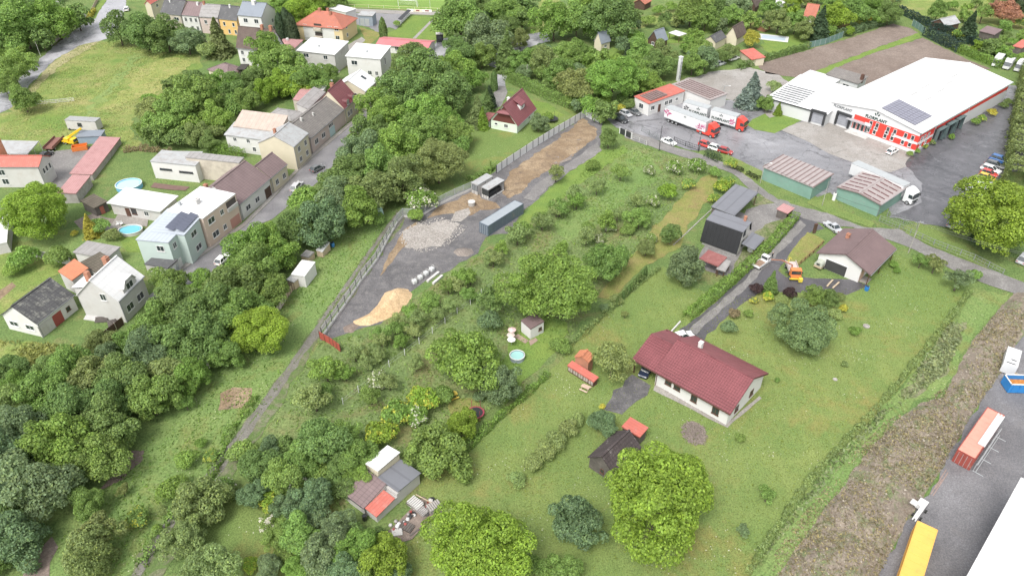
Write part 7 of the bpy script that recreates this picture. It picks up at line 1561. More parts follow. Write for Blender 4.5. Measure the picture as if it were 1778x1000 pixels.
for k in range(5):
    b = MB(); b.box(0, 8.6 - .3*(k % 2), k*.2, k*.2 + .18, 0, .1 + .04*(k % 3)); o = b.obj('white_board', W_clad, None); o.location = q; o.rotation_euler = (0,0,rz); tag(o, 'white insulation board on the red container, number %d from its outer edge' % (k+1) if False else ['outermost','second','middle','fourth','innermost'][k] + ' of the white boards lying on the red container', 'board', 'white boards on the red container')
t = thing('scaffold_rack', 'long grey steel rack with feet leaning along the red container', 'rack', at_local(A, rz, 0, -.35), rz)
for yy, zz in ((-.1,.6),(-.45,.25),(-.25,1.6)): b = MB(); b.bar((.2,yy,zz),(10.2,yy,zz+.05),.09); b.obj('rail', T_grey, t)
for xx in (.3,3.6,6.8,9.8): b = MB(); b.bar((xx,0,.05),(xx,-1.5,.05),.12); b.bar((xx,-.1,.0),(xx,-.1,1.7),.08); b.obj('foot', T_grey, t)
b = P(1628.7, 920, 2.6); a = P(1593.6, 903.7, 2.6); rzY = math.atan2((a-b).y, (a-b).x) + math.pi/2
t = container('shipping_container', 'orange-yellow shipping container cut by the bottom edge on the lower tarmac', (0,0), (1,1), 12.19, M('yellow_container', (.72,.42,.10), .6, .05, .8, 6, dirt=(.55,.30,.10), dirt_amt=.1))
t.rotation_euler = (0,0,rzY); t.location = (a.x, a.y, 0)
# blue skip at right edge
A = P(1748, 683); t = thing('open_skip', 'open blue roll-off skip with orange load at the right edge', 'skip', (A.x, A.y, 0), -.05)
BlueS = M('skip_blue', (.03,.20,.50), .5, .1, 1, 6); b = MB(); b.box(0,6.5,0,.08,.3,2.0); b.box(0,6.5,2.3,2.38,.3,2.0); b.box(0,.08,.08,2.3,.3,2.0); b.box(6.42,6.5,.08,2.3,.3,2.0); b.box(0,6.5,0,2.38,.2,.3)
for k in range(6): b.box(.4 + k*1.1, .5 + k*1.1, -.08, 0, .3, 1.95)
b.obj('body', BlueS, t); b = MB(); b.box(-.05,6.55,-.06,.12,2.0,2.1); b.box(-.05,6.55,2.26,2.44,2.0,2.1); b.box(-.05,.12,0,2.4,2.0,2.1); b.obj('rim', T_white, t)
b = MB(); b.box(.1,6.4,.1,2.28,.31,1.1); b.obj('load', M('orange_load', (.50,.20,.05), .9, .4, 2, 5), t)
t = thing('white_machine', 'white boxed machine unit cut by the right edge above the blue skip', 'machine', P(1758,655), .95)
b = MB(); b.box(0,5,0,2.1,.3,2.3); b.obj('housing', W_clad, t); b = MB(); b.box(.3,.5,.4,1.8,2.3,2.36); b.box(1.4,1.6,.4,1.2,2.3,2.36); b.obj('vent', T_dark, t)
for i, (u, v) in enumerate(((1762,652),(1770,662))):
    t = thing('pallet_stack', ['stack of brown pallets left of the white machine','smaller pallet stack between white machine and blue skip'][i], 'pallets', P(u - 8, v - 2), .6)
    for k in range(4):
        b = MB()
        for j in range(5): b.box(0, 1.2, j*.18, j*.18 + .12, k*.16 + .1, k*.16 + .13)
        b.box(0,.1,0,.85,k*.16,k*.16+.1); b.box(1.1,1.2,0,.85,k*.16,k*.16+.1); b.obj('pallet', W_ltwood, t)
# tower-light machine
p, rz, _ = heading((1584,908), (1606,878)); t = thing('mobile_lift', 'white folded mobile lift machine parked in front of the yellow container', 'machine', (p.x, p.y, 0), rz)
b = MB(); b.box(.6,2.4,-.3,1.1,.5,1.5); b.obj('housing', W_clad, t); b = MB(); b.bar((-2.6,-.2,.8),(1.9,-.2,1.5),.2); b.bar((-2.6,.25,.8),(1.9,.25,1.7),.2); b.bar((-2.4,0,1.1),(1.6,0,1.9),.14); b.obj('folded_arm', T_white, t)
b = MB(); b.box(-.2,1.1,.9,2.0,1.5,1.56); b.obj('platform', W_lgrey, t); axles(t, (-1.0, 1.2), .32, 1.3); t.scale = (.8, .8, .8)
for i, (a, c) in enumerate((((1616,858),(1643,815)),((1620,860),(1646,820)),((1624,848),(1636,832)))):
    b = MB(); A, B = P(*a, .1), P(*c, .1); b.bar(A, B, .12); o = b.obj('steel_bar', M('rusty_bar', (.30,.22,.19), .8, .2, 2, 6)); tag(o, ['long rusty steel bar on the tarmac edge, left one','long rusty steel bar on the tarmac edge, right one','short rusty steel bar lying between the two long ones'][i], 'bar', 'steel bars at the tarmac edge')
# site huts
def hut(label, N, L_, Rr, openf):
    t, Lx, Ly, e, rs, x0, x1, y0, y1 = house('site_hut', label, 'hut', N, L_, Rr, 2.7, 'mono', None, R_metal, rise=(0,.1), ov=.06)
    b = MB(); b.box(x0,x0+.06,y0,y1,0,.9); b.box(x0,x1,y1-.06,y1,0,2.4); b.box(x1-.06,x1,y0,y1-.07,0,2.4); b.obj('wall', W_lgrey, t)
    b = MB(); b.box(x0+.01,x0+.04,y0,y1-.07,.9,2.42); b.obj('front_glass', Glass if openf else GlassL, t)
    if not openf: b = MB(); b.box(x0+.07,x1-.07,y0,y0+.05,0,2.4); b.obj('side_wall', W_lgrey, t)
    else:
        b = MB(); b.box(x0+.5,x1-.5,y0+.6,y0+1.4,.2,1.0); b.obj('equipment', T_dark, t); b = MB(); b.box(x0+.07,x1-.07,y0,y0+.06,.0,.3); b.obj('sill', T_white, t)
    for x in (x0, (x0+x1)/2, x1-.1):
        b = MB(); b.box(x,x+.1,y0-.04,y0+.06,0,2.45); b.obj('post', T_dark, t)
    for k in (.25,.5,.75): b = MB(); b.box(x0-.04,x0,y0+(y1-y0)*k-.04,y0+(y1-y0)*k+.04,0,2.45); b.obj('mullion', T_dark, t)
hut('white site hut with grey roof touching the panel fence, rear one', (829,322), (816,318.5), (856,306), False)
hut('glazed open sided site hut with pale roof, front one on the straw soil', (848,330), (834.5,325.5), (876,313), True)
t = thing('concrete_ring', 'small dark concrete block stack on the yard before the huts', 'block', P(819,357), .3); b = MB(); b.cyl(0,0,0,.9,.75,12); b.obj('ring', W_block, t); b = MB(); b.cyl(0,0,.9,1.1,.85,12); b.obj('cover', W_lgrey, t)
# white bulk bags
for i, (u, v) in enumerate(((720,492),(730,485),(740,478),(750,471))):
    p = P(u, v); t = thing('bulk_bag', ['white bulk bag nearest the sand heap','white bulk bag, second from the sand heap','white bulk bag, third from the sand heap','white bulk bag farthest from the sand heap'][i], 'bag', (p.x, p.y, 0), .6 + i*.1, 'white bulk bags on the yard')
    bm = bmesh.new(); bmesh.ops.create_cube(bm, size=1); bmesh.ops.subdivide_edges(bm, edges=bm.edges[:], cuts=4, use_grid_fill=True)
    for vv in bm.verts:
        r = 1 + .16 * (1 - abs(vv.co.z) * 2) + .05 * noise.noise(vv.co * 4 + Vector((i*3, 0, 0))); vv.co.x *= r; vv.co.y *= r; vv.co.z = vv.co.z + .5
    me = bpy.data.meshes.new('bag'); bm.to_mesh(me); bm.free(); me.materials.append(W_claddirt); me.polygons.foreach_set('use_smooth', [True]*len(me.polygons)); link('bag', me, t).scale = (.78,.78,.9)
    for s in (-1, 1):
        b = MB(); b.bar((s*.4,-.4,1.05),(s*.4,0,1.35),.06); b.bar((s*.4,0,1.35),(s*.4,.4,1.05),.06); b.obj('strap', W_lgrey, t)
for i, (a, c) in enumerate((((742,490),(762,474)),((752,494),(768,480)))):
    A, B = P(*a), P(*c); b = MB(); b.bar(A + Vector((0,0,.2)), B + Vector((0,0,.2)), .5, .4); o = b.obj('concrete_beam', W_lgrey); tag(o, ['pale concrete beam beside the white bags, nearer them','second pale concrete beam, on the grass side of the bags'][i], 'beam')
# ================================================================ HEAPS AND BANKS (height fields)
HFIELD = {}; HGRID = {}
def heap(name, px, res, hmax, slope, mat, amp=.15, freq=.5, label=None, cat=None, kind=None, plateau=None, z0=.0):
    pw = [P(*p) for p in px]; x0, x1 = min(p.x for p in pw), max(p.x for p in pw); y0, y1 = min(p.y for p in pw), max(p.y for p in pw)
    nx, ny = int((x1-x0)/res)+1, int((y1-y0)/res)+1; idx = {}; vs = []; fs = []; seg = list(zip(pw, pw[1:] + pw[:1]))
    sa = np.array([(a.x, a.y, c.x - a.x, c.y - a.y) for a, c in seg])
    def dist(x, y):
        t = np.clip(((x - sa[:,0])*sa[:,2] + (y - sa[:,1])*sa[:,3]) / (sa[:,2]**2 + sa[:,3]**2), 0, 1); return np.min(np.hypot(x - sa[:,0] - t*sa[:,2], y - sa[:,1] - t*sa[:,3]))
    HFIELD[name] = {}
    for j in range(ny + 1):
        for i in range(nx + 1):
            x, y = x0 + i*res, y0 + j*res
            if inpoly(x, y, pw):
                d = dist(x, y); h = min(hmax, d * slope); n_ = noise.noise(Vector((x*freq, y*freq, 1))) + .5*noise.noise(Vector((x*freq*2.6, y*freq*2.6, 4))) + .3*noise.noise(Vector((x*freq*6, y*freq*6, 7)))
                z = max(.0, h + amp * n_ * min(1, d * 1.2)) + z0
            elif any(inpoly(x + a*res, y + c*res, pw) for a in (-1,0,1) for c in (-1,0,1)): z = -.03
            else: continue
            idx[(i, j)] = len(vs); vs.append((x, y, z)); HFIELD[name][(i, j)] = z; HGRID[name] = (x0, y0, res)
    for j in range(ny):
        for i in range(nx):
            k = [(i,j),(i+1,j),(i+1,j+1),(i,j+1)]
            if all(q in idx for q in k): fs.append(tuple(idx[q] for q in k))
    me = bpy.data.meshes.new(name); me.from_pydata(vs, [], fs); me.materials.append(mat); me.polygons.foreach_set('use_smooth', [True]*len(fs)); me.update()
    o = link(name, me)
    if label: tag(o, label, cat)
    else: o['kind'] = kind or 'structure'
    return o
heap('sand_heap', [(612,558),(640,545),(655,530),(668,508),(690,500),(708,502),(716,512),(706,530),(690,545),(668,556),(640,566),(618,566)], .35, 1.7, .62, S_sand, .22, .45, 'long heap of yellow sand at the lower end of the gravel yard', 'sand heap')
heap('gravel_heap', [(786,438),(792,432),(805,430),(820,433),(824,440),(812,446),(795,445)], .3, .8, .5, S_grit, .12, .7, 'small brown gravel heap on the yard by the fruit trees', 'gravel heap')
heap('dark_heap', [(595,568),(612,560),(626,565),(612,578),(598,578)], .3, .5, .5, S_soil, .1, .8, 'small dark soil heap beside the sand', 'soil heap')
heap('rubble_bank', [(1345,1010),(1375,960),(1430,885),(1495,800),(1525,765),(1560,728),(1600,700),(1640,690),(1650,665),(1672,622),(1690,590),(1712,565),(1740,530),(1765,505),(1800,500),(1830,530),(1796,550),(1770,590),(1745,640),(1690,715),(1648,792),(1600,868),(1560,930),(1520,1010),(1500,1060),(1330,1060)], .55, 1.0, .45, S_mound, .62, .24, kind='structure')
heap('straw_bank', [(1013,208),(1034,226),(1036,236),(1005,262),(965,288),(925,312),(905,335),(880,345),(878,322),(885,300),(930,268),(972,240)], .7, .12, .15, S_straw, .2, .5, kind='structure', z0=.06)
def hz(name):
    def f(x, y):
        x0, y0, r = HGRID[name]; return HFIELD[name].get((int((x - x0)/r + .5), int((y - y0)/r + .5)), 0)
    return f
# loose stones on the bank (uncountable)
def scatter(name, poly, n, s, mat, seed, z=.1, zfun=None):
    rs = random.Random(seed); pw = [P(*p) for p in poly]; xs = [p.x for p in pw]; ys = [p.y for p in pw]; b = MB(); k = 0
    while k < n:
        x, y = rs.uniform(min(xs), max(xs)), rs.uniform(min(ys), max(ys)); k += 1
        if not inpoly(x, y, pw): continue
        r = s * rs.uniform(.4, 1.5); a = rs.uniform(0, 6.28); zz = z + (zfun(x, y) if zfun else 0)
        pts = [Vector((x + r*math.cos(a + q*1.57)*rs.uniform(.6,1.1), y + r*math.sin(a + q*1.57)*rs.uniform(.6,1.1), zz)) for q in range(4)]; top = Vector((x, y, zz + r*rs.uniform(.5,.9)))
        for q in range(4): b.poly([pts[q], pts[(q+1)%4], top])
    me = b.mesh(name, mat, fix=False); o = link(name, me); o['kind'] = 'stuff'; return o
BANK = [(1345,960),(1400,885),(1470,800),(1540,728),(1600,700),(1650,665),(1690,590),(1740,530),(1800,510),(1745,640),(1690,715),(1648,792),(1600,868),(1520,1010),(1340,1010)]
scatter('bank_stones', BANK, 5000, .16, M('bank_stone', (.36,.32,.27), .95, .25, 2, 6), 1, -.03, hz('rubble_bank'))
scatter('dark_clods', BANK, 5000, .2, M('dark_clod', (.17,.135,.105), .95, .25, 2, 6), 11, -.03, hz('rubble_bank'))
scatter('yard_stones', SITE, 2600, .09, M('yard_stone', (.27,.25,.24), .95, .25, 2, 6), 2, .06)
scatter('rubble_stones', [(692,404),(730,384),(775,378),(812,396),(780,425),(735,440),(700,430)], 1500, .16, M('pale_stone', (.38,.355,.33), .95, .15, 2, 6), 3, .12)
# ================================================================ POOLS, TRAMPOLINES, GARDEN THINGS
Water = plain('pool_water', (.12,.42,.50), .06, 0, .9); WaterP = plain('pale_pool_water', (.38,.62,.72), .06, 0, .9); PoolB = plain('pool_blue', (.16,.42,.62), .4)
def round_pool(label, u, v, r, ry=None, h=1.1, water=Water, wall=PoolB, z=None):
    p = P(u, v, h); t = thing('round_pool', label, 'pool', (p.x, p.y, 0), 0); n = 28; ry = ry or r; b = MB()
    ring = lambda f, zz: [(r*f*math.cos(k/n*6.2832), ry*f*math.sin(k/n*6.2832), zz) for k in range(n)]
    o1, o2, i1, i2 = ring(1, 0), ring(1, h), ring(.95, h), ring(.95, .15)
    for k in range(n):
        q = (k+1) % n; b.quad(o1[k], o1[q], o2[q], o2[k]); b.quad(o2[k], o2[q], i1[q], i1[k]); b.quad(i1[k], i1[q], i2[q], i2[k])
    b.obj('pool_wall', wall, t); b = MB(); b.poly(ring(.95, h - .22)); b.obj('water', water, t)
    b = MB()
    for k in range(n): q = (k+1) % n; b.bar(ring(1, h)[k], ring(1, h)[q], .14, .08)
    b.obj('rim', T_white, t)
    b = MB(); b.bar((r*.9, -.25, 0),(r*.9,-.25,h+.5),.05); b.bar((r*.9,.25,0),(r*.9,.25,h+.5),.05)
    for k in range(4): b.bar((r*.9,-.25,.25+k*.3),(r*.9,.25,.25+k*.3),.04)
    b.obj('ladder', T_grey, t); return t
round_pool('large round pale blue pool behind the white flat pool house', 223, 319, 2.95, 2.7, water=WaterP)
round_pool('oval turquoise pool half hidden by a bush left of the mint house', 226, 398, 2.5, 1.9, h=.8, water=Water, wall=W_lgrey)
round_pool('little round pool with grey wall on the lawn by the white hut', 898, 616, 1.28, h=.9, water=plain('green_pool_water', (.30,.52,.50), .08), wall=M('pool_grey', (.26,.30,.33), .6, .1, 2, 6))
A, B, C = P(1323,69), P(1345,74), P(1361,68); t = thing('swimming_pool', 'rectangular pool with white surround on the lawn near the golden tree', 'pool', (P(1343,67).x, P(1343,67).y, 0), -.35)
b = MB(); b.box(-5,5,-3,3,.06,.16); b.obj('surround', W_clad, t); b = MB(); b.box(-4,4,-2,2,.165,.18); b.obj('water', plain('pool_cover', (.42,.50,.58), .3), t)
def trampoline(label, u, v, r, frame, net=True, mat=T_dark):
    p = P(u, v, .8); t = thing('trampoline', label, 'trampoline', (p.x, p.y, 0)); n = 20
    b = MB(); b.cyl(0,0,.78,.82,r*.84,n); b.obj('mat', mat, t); b = MB()
    for k in range(n): a, c = k/n*6.2832, (k+1)/n*6.2832; b.poly([(r*.84*math.cos(a),r*.84*math.sin(a),.85),(r*math.cos(a),r*math.sin(a),.85),(r*math.cos(c),r*math.sin(c),.85),(r*.84*math.cos(c),r*.84*math.sin(c),.85)])
    b.obj('edge_pad', frame, t)
    for k in range(6):
        a = k/6*6.2832; b = MB(); b.bar((r*math.cos(a),r*math.sin(a),0),(r*math.cos(a),r*math.sin(a),2.3 if net else .85),.06); b.obj('post', frame, t)
trampoline('small trampoline with dark red edge under the trees', 826, 716, 1.35, plain('trampoline_red', (.30,.05,.08), .6))
trampoline('black netted trampoline beside the cottage lawn hedge', 957, 206, 1.9, T_dark)
# domed greenhouse and tank
p = P(648, 374); t = thing('dome_greenhouse', 'small tunnel greenhouse with pale green film on the meadow strip', 'greenhouse', (p.x, p.y, 0), .5)
b = MB(); pr_ = [(1.5*math.cos(a), 1.9*math.sin(a)) for a in [k*math.pi/10 for k in range(11)]]
for (a_, z0_), (c_, z1_) in zip(pr_, pr_[1:]): b.quad((-2,a_,z0_),(2,a_,z0_),(2,c_,z1_),(-2,c_,z1_))
b.poly([(2,a_,z_) for a_, z_ in pr_]); b.poly([(-2,a_,z_) for a_, z_ in pr_]); b.obj('film', plain('green_film', (.36,.56,.46), .4), t)
for x in (-2,-1,0,1,2):
    b = MB()
    for (a_, z0_), (c_, z1_) in zip(pr_, pr_[1:]): b.bar((x,a_*1.01,z0_*1.01),(x,c_*1.01,z1_*1.01),.05)
    b.obj('hoop', T_grey, t)
p = P(610, 374); t = thing('white_tank', 'white rounded water tank on legs left of the tunnel greenhouse', 'tank', (p.x, p.y, 0))
b = MB(); b.tube([(0,0,1.0),(0,0,1.3),(0,0,1.9),(0,0,2.3),(0,0,2.45)], [.5,.75,.75,.5,.15], 14); b.obj('tank', W_clad, t)
for k in range(4): a = k*1.57; b = MB(); b.bar((.5*math.cos(a),.5*math.sin(a),1.1),(.7*math.cos(a),.7*math.sin(a),0),.07); b.obj('leg', T_grey, t)
def table(name, label, u, v, cat='table', mat=W_ltwood, s=1.0, rz=.5):
    p = P(u, v); t = thing(name, label, cat, (p.x, p.y, 0), rz); b = MB()
    for k in range(5): b.box(-.9*s, .9*s, -.4*s + k*.17*s, -.4*s + k*.17*s + .13*s, .72, .76)
    b.obj('tabletop', mat, t)
    for x in (-.7*s,.7*s):
        for y in (-.3*s,.3*s): b = MB(); b.bar((x,y,0),(x,y,.72),.08); b.obj('leg', mat, t)
    for y in (-.85*s,.85*s): b = MB(); b.box(-.9*s,.9*s,y-.13,y+.13,.4,.45); b.obj('bench', mat, t)
table('picnic_table', 'pale picnic table with benches below the white tank', 608, 383); table('garden_table', 'pale garden bench set beside the green-roofed strip shed', 642, 383, s=.8)
table('wooden_cart', 'small pale wooden table on the grass below the rabbit hutches', 1016, 677, mat=M('pinkish_wood', (.50,.38,.30), .8, .15, 2, 8), s=.8, rz=-.6)
table('play_frame', 'yellow wooden play bench under trees left of the trampoline', 786, 690, 'play bench', plain('yellow_wood', (.55,.42,.08), .7), .9)
for i, (u, v, c, lb) in enumerate(((889,583,(.60,.42,.42),'pinkish garden parasol beside the white hut'), (887,592,(.5,.42,.38),'brownish low garden parasol between the pink one and the white one'), (888,600,(.72,.70,.68),'white garden parasol nearest the little round pool'))):
    p = P(u, v); t = thing('parasol', lb, 'parasol', (p.x, p.y, 0)); b = MB(); n = 8
    for k in range(n): a, c_ = k/n*6.28, (k+1)/n*6.28; b.poly([(0,0,1.75),(.75*math.cos(a),.75*math.sin(a),1.45),(.75*math.cos(c_),.75*math.sin(c_),1.45)]); b.poly([(0,0,1.70),(.75*math.cos(c_),.75*math.sin(c_),1.42),(.75*math.cos(a),.75*math.sin(a),1.42)])
    b.obj('canopy', plain('parasol_%d' % i, c, .8), t); b = MB(); b.bar((0,0,0),(0,0,1.74),.05); b.obj('pole', T_grey, t)
def barrel(label, u, v, col, r=.42, h=.95):
    p = P(u, v); t = thing('barrel', label, 'barrel', (p.x, p.y, 0)); b = MB(); b.tube([(0,0,0),(0,0,h*.3),(0,0,h*.7),(0,0,h)], [r*.92,r,r,r*.92], 14); b.obj('drum', paint(col), t); b = MB(); b.cyl(0,0,h,h+.04,r*.7,14); b.obj('lid', T_dark, t)
barrel('blue barrel at the corner of the white roofed garden shed', 530, 492, (.03,.15,.42)); barrel('blue barrel lying spot beside the tilted roof hutch', 578, 428, (.05,.2,.45)); barrel('blue water barrel at the garage terrace corner', 1504, 504, (.02,.16,.45)); barrel('black barrel at the corner of the patchwork shed', 634, 902, (.02,.02,.02), .35); barrel('white tank beside the black roofed house and the hedge', 1303, 436, (.7,.7,.7), .7, 1.2); barrel('white gas tank at the left corner of the right green garage', 1447, 348, (.7,.7,.7), .4, 2.0)
# wood pile (brushwood) - countless sticks
rs = random.Random(4); b = MB(); c0 = P(1205, 752)
for k in range(420):
    a, r = rs.uniform(0, 6.28), 1.75*math.sqrt(rs.random()); x, y = c0.x + r*math.cos(a)*1.05, c0.y + r*math.sin(a)*1.3; h_ = .42*(1 - (r/1.9)**2) + .05; th = rs.uniform(0,3.14); l = rs.uniform(.2,.6)
    b.bar((x - math.cos(th)*l, y - math.sin(th)*l, h_*rs.random()), (x + math.cos(th)*l, y + math.sin(th)*l, h_*rs.random() + .08), rs.uniform(.03,.08))
me = b.mesh('stick_pile', M('dry_sticks', (.24,.20,.175), .95, .35, 3, 9), fix=False); o = link('stick_pile', me); tag(o, 'round pile of grey dry sticks on the lawn below the bungalow', 'stick pile')
for nm, lb, u, v, r in (('stone_well', 'small grey stone ring beside the round shrub on the big lawn', 1504, 567, .6), ('stone_ring', 'tiny pale ring cover in the lawn right of the solitary tree', 1450, 659, .38)):
    p = P(u, v); t = thing(nm, lb, 'well', (p.x, p.y, 0)); n = 9
    for k in range(n): a = k/n*6.28; b = MB(); b.box(-.2*r*1.3,.2*r*1.3,-.16*r,.16*r,0,.35*r); o = b.obj('stone', W_block, t); o.location = (r*math.cos(a)*.8, r*math.sin(a)*.8, 0); o.rotation_euler = (0,0,a + 1.57)
    b = MB(); b.cyl(0,0,.02,.1,r*.6,12); b.obj('cover', W_block, t)
# scrap heap: pallets, planks, tyres, crates on a dark pad
zone('scrapground', 'scrap_ground', [(672,925),(700,898),(735,862),(768,886),(745,905),(715,935),(695,942)], 8, S_soil, .2)
def plank(label, a, c, w, h, z, mat, cat='plank', grp='scrap heap timber'):
    b = MB(); b.bar(P(*a, z), P(*c, z + .1), w, h); o = b.obj('plank', mat); tag(o, label, cat, grp)
plank('long grey plank at the far side of the scrap heap', (712,868), (738,880), .25, .06, .5, W_oldwood); plank('grey plank lying behind the crates in the scrap heap', (705,873), (730,888), .2, .06, .4, W_oldwood); plank('pale plank pointing left in the scrap heap', (722,858), (752,874), .15, .08, .6, W_ltwood); plank('rim timber along the right side of the scrap heap', (712,930), (767,888), .2, .2, .15, W_oldwood)
for i, (u, v, sx, sy, h, m, rz_, lb) in enumerate(((722,878,2.0,1.3,.9,W_lgrey,-.7,'grey slatted crate at the upper left of the scrap heap'), (755,884,1.9,1.2,1.0,W_block,.6,'brown-grey slatted crate at the right corner of the scrap heap'), (733,890,1.6,1.0,.7,M('scrap_metal', (.35,.33,.32), .6, .3, 2, 7),-.7,'tilted metal crate in the middle of the scrap heap'), (706,916,2.0,1.2,.45,W_oldwood,-.5,'flat pallet on the lower part of the scrap heap'), (690,926,1.4,1.0,.4,W_lgrey,.2,'pale pallet at the lower left of the scrap heap'))):
    p = P(u, v); t = thing('crate', lb, 'crate', (p.x, p.y, 0), rz_, 'scrap heap crates'); n = 6
    b = MB(); b.box(-sx/2,sx/2,-sy/2,sy/2,0,h*.8); b.obj('body', m, t)
    for k in range(n): b = MB(); b.box(-sx/2 + sx*k/n, -sx/2 + sx*(k+.6)/n, -sy/2 - .05, sy/2 + .05, h*.8, h); b.obj('slat', m, t)
rs = random.Random(9)
scr = [('tyre', T_dark), ('bucket', plain('dull_red_plastic', (.28,.06,.05), .6)), ('stone_lump', W_lgrey), ('white_sack', W_clad), ('broken_box', M('scrap_metal', (.3,.3,.3), .6))]
for i in range(26):
    u, v = rs.uniform(678,750), 0; v = 925 - (u - 678)*.62 + rs.uniform(-14, 12); nm, mt = scr[i % 5]; p = P(u, v); b = MB(); s = rs.uniform(.18,.42)
    if nm == 'tyre':
        for k in range(12): a, c_ = k/12*6.28, (k+1)/12*6.28; b.bar((s*math.cos(a),s*math.sin(a),.1),(s*math.cos(c_),s*math.sin(c_),.1),.16,.18)
    elif nm == 'bucket': b.tube([(0,0,0),(0,0,.3)], [.14,.2], 10)
    else:
        b.tube([(0,0,0),(.03,0,s*.5),(0,.04,s)], [s*.8,s*.9,s*.4], 6)
    o = b.obj(nm, mt); o.location = (p.x, p.y, .1 + rs.random()*.15); o.rotation_euler = (rs.uniform(-.3,.3), rs.uniform(-.3,.3), rs.uniform(0,3))
    tag(o, {'tyre': 'worn dark tyre lying in the scrap heap', 'bucket': 'dull red bucket in the scrap heap', 'stone_lump': 'pale grey stone lump in the scrap heap', 'white_sack': 'crumpled white sack in the scrap heap', 'broken_box': 'broken grey metal box in the scrap heap'}[nm], nm.replace('_', ' '), {'tyre': 'worn tyres', 'bucket': 'dull red buckets', 'stone_lump': 'pale stone lumps', 'white_sack': 'crumpled white sacks', 'broken_box': 'broken metal boxes'}[nm] + ' strewn in the scrap heap')
# ================================================================ FENCES, WALLS, POLES
panel_fence('panel_fence', 'long white sheet panel fence closing the far end and left side of the building yard', [(1041,214),(1016,203),(970,230),(925,258),(880,288),(862,301)], 2.1, 2.6, W_claddirt, T_dark, post_w=.16, gap=.03)
panel_fence('rail_fence', 'grey railing fence with horizontal rails along the middle of the building yard', [(820,330),(790,343),(760,358),(728,378),(700,377),(690,388)], 1.7, 2.4, T_grey, T_grey, z0=.5, rails=7, plinth=W_lgrey)
panel_fence('mesh_fence', 'long grey mesh panel fence on white plinth between farm track and gravel yard', [(690,388),(672,420),(655,452),(628,488),(600,530),(577,562),(560,586)], 1.7, 2.5, T_grey, T_dark, z0=.5, mesh_bars=.32, plinth=W_lgrey)
panel_fence('red_fence', 'short run of rusty red sheet panels at the corner of the yard', [(556,588),(574,598),(592,611)], 1.7, 1.1, M('rust_red_sheet', (.36,.08,.06), .7, .12, 1.5, 7), T_brown, gap=.02)
panel_fence('yard_gate', 'dark grey sliding gate panels between white pillars at the yard entrance', [(1076,232),(1096,242)], 1.7, 2.4, T_dark, W_clad, post_w=.25)
panel_fence('post_fence', 'low pale post and wire fence at the corner of the lane', [(1098,243),(1110,247),(1122,253)], 1.2, 2.5, T_grey, W_lgrey, mesh_bars=.6)
panel_fence('sliding_gate', 'open grey lattice gate on rails standing across the yard entrance', [(1114,228),(1140,243),(1168,256)], 1.5, 3.0, T_fence, T_fence, mesh_bars=.45)
panel_fence('yard_fence', 'thin dark wire fence from the lattice gate to the red cars', [(1170,246),(1190,254),(1214,262)], 1.3, 3.0, T_dark, T_dark, mesh_bars=.5)
panel_fence('lane_fence', 'grey wire mesh fence and gate along the lane by the right green garage', [(1526,384),(1560,398),(1620,426),(1690,452),(1740,478)], 1.4, 3.0, T_fence, T_fence, mesh_bars=.7, post_w=.08)
panel_fence('net_gate', 'grey lattice gates across the factory car park exit', [(1540,376),(1568,388),(1590,398)], 1.6, 3.2, T_fence, T_fence, mesh_bars=.4)
panel_fence('green_fence', 'green mesh fence between the gardens and upper ploughed field', [(1404,84),(1432,78),(1462,66)], 2.2, 2.8, M('green_net', (.13,.22,.19), .7, .1, 1, 6), T_grey, gap=.02)
panel_fence('corner_net', 'grey-green mesh fence at the far corner of the ploughed fields', [(1583,45),(1594,52),(1604,60)], 2.2, 2.8, M('green_net', (.13,.22,.19), .7, .1, 1, 6), T_grey, gap=.02)
panel_fence('garden_fence', 'pale picket fence along the top left road', [(152,38),(160,22),(170,2)], 1.3, 2.2, W_ltwood, W_lgrey)
panel_fence('board_wall', 'low beige board wall under the tree beside the top left road', [(90,80),(104,68),(119,56)], 1.6, 2.4, W_beige, W_lgrey)
panel_fence('plank_fence', 'short pale plank fence along the meadow strip beside the board shed', [(497,520),(490,533),(480,545)] , 1.4, 1.0, W_beige, W_wood, gap=.01)
panel_fence('plank_fence', 'plank fence upper section between board shed and grey box', [(520,492),(508,505),(497,520)] , 1.4, 1.0, W_ltwood, W_wood, gap=.01)
panel_fence('garage_fence', 'brown rail fence between small lawn and canvas trailer', [(1368,478),(1390,458),(1412,440),(1428,424)], .8, 2.0, plain('rail_brown', (.22,.10,.06), .8), T_brown, rails=2)
panel_fence('white_rails', 'white pipe rails standing in the meadow by the left trees', [(62,182),(98,179),(129,176)], 1.0, 6.0, T_white, T_white, rails=3, post_w=.08)
panel_fence('pitch_barrier', 'yellowish pipe barrier along the football pitch', [(568,13),(640,14.5),(720,18),(760,20),(840,23)], 1.1, 6.0, plain('pale_yellow_rail', (.6,.55,.3), .6), T_white, rails=2, post_w=.08)
wt = thing('low_stone_wall', 'low old stone edging between tan lawn and black roofed house', 'wall', (P(1170,425).x, P(1170,425).y, 0)); o0 = P(1170,425); pts = [P(1170,425), P(1195,402), P(1215,383), P(1238,362)]
k = 0; rs = random.Random(2)
for a, c in zip(pts, pts[1:]):
    n_ = int((c - a).length / .62)
    for i in range(n_):
        p = a.lerp(c, i/n_) - o0; rzz = math.atan2((c-a).y, (c-a).x)
        m_ = mround('stone', k % 5, lambda: (lambda b: (b.tube([(-.25,0,.06),(-.1,0,.09),(.25,0,.07)], [.10 + .02*(k % 3),.15,.11], 6), b.mesh('stone', W_block))[1])(MB())); o = link('stone', m_, wt, p, rzz + rs.uniform(-.2,.2)); k += 1
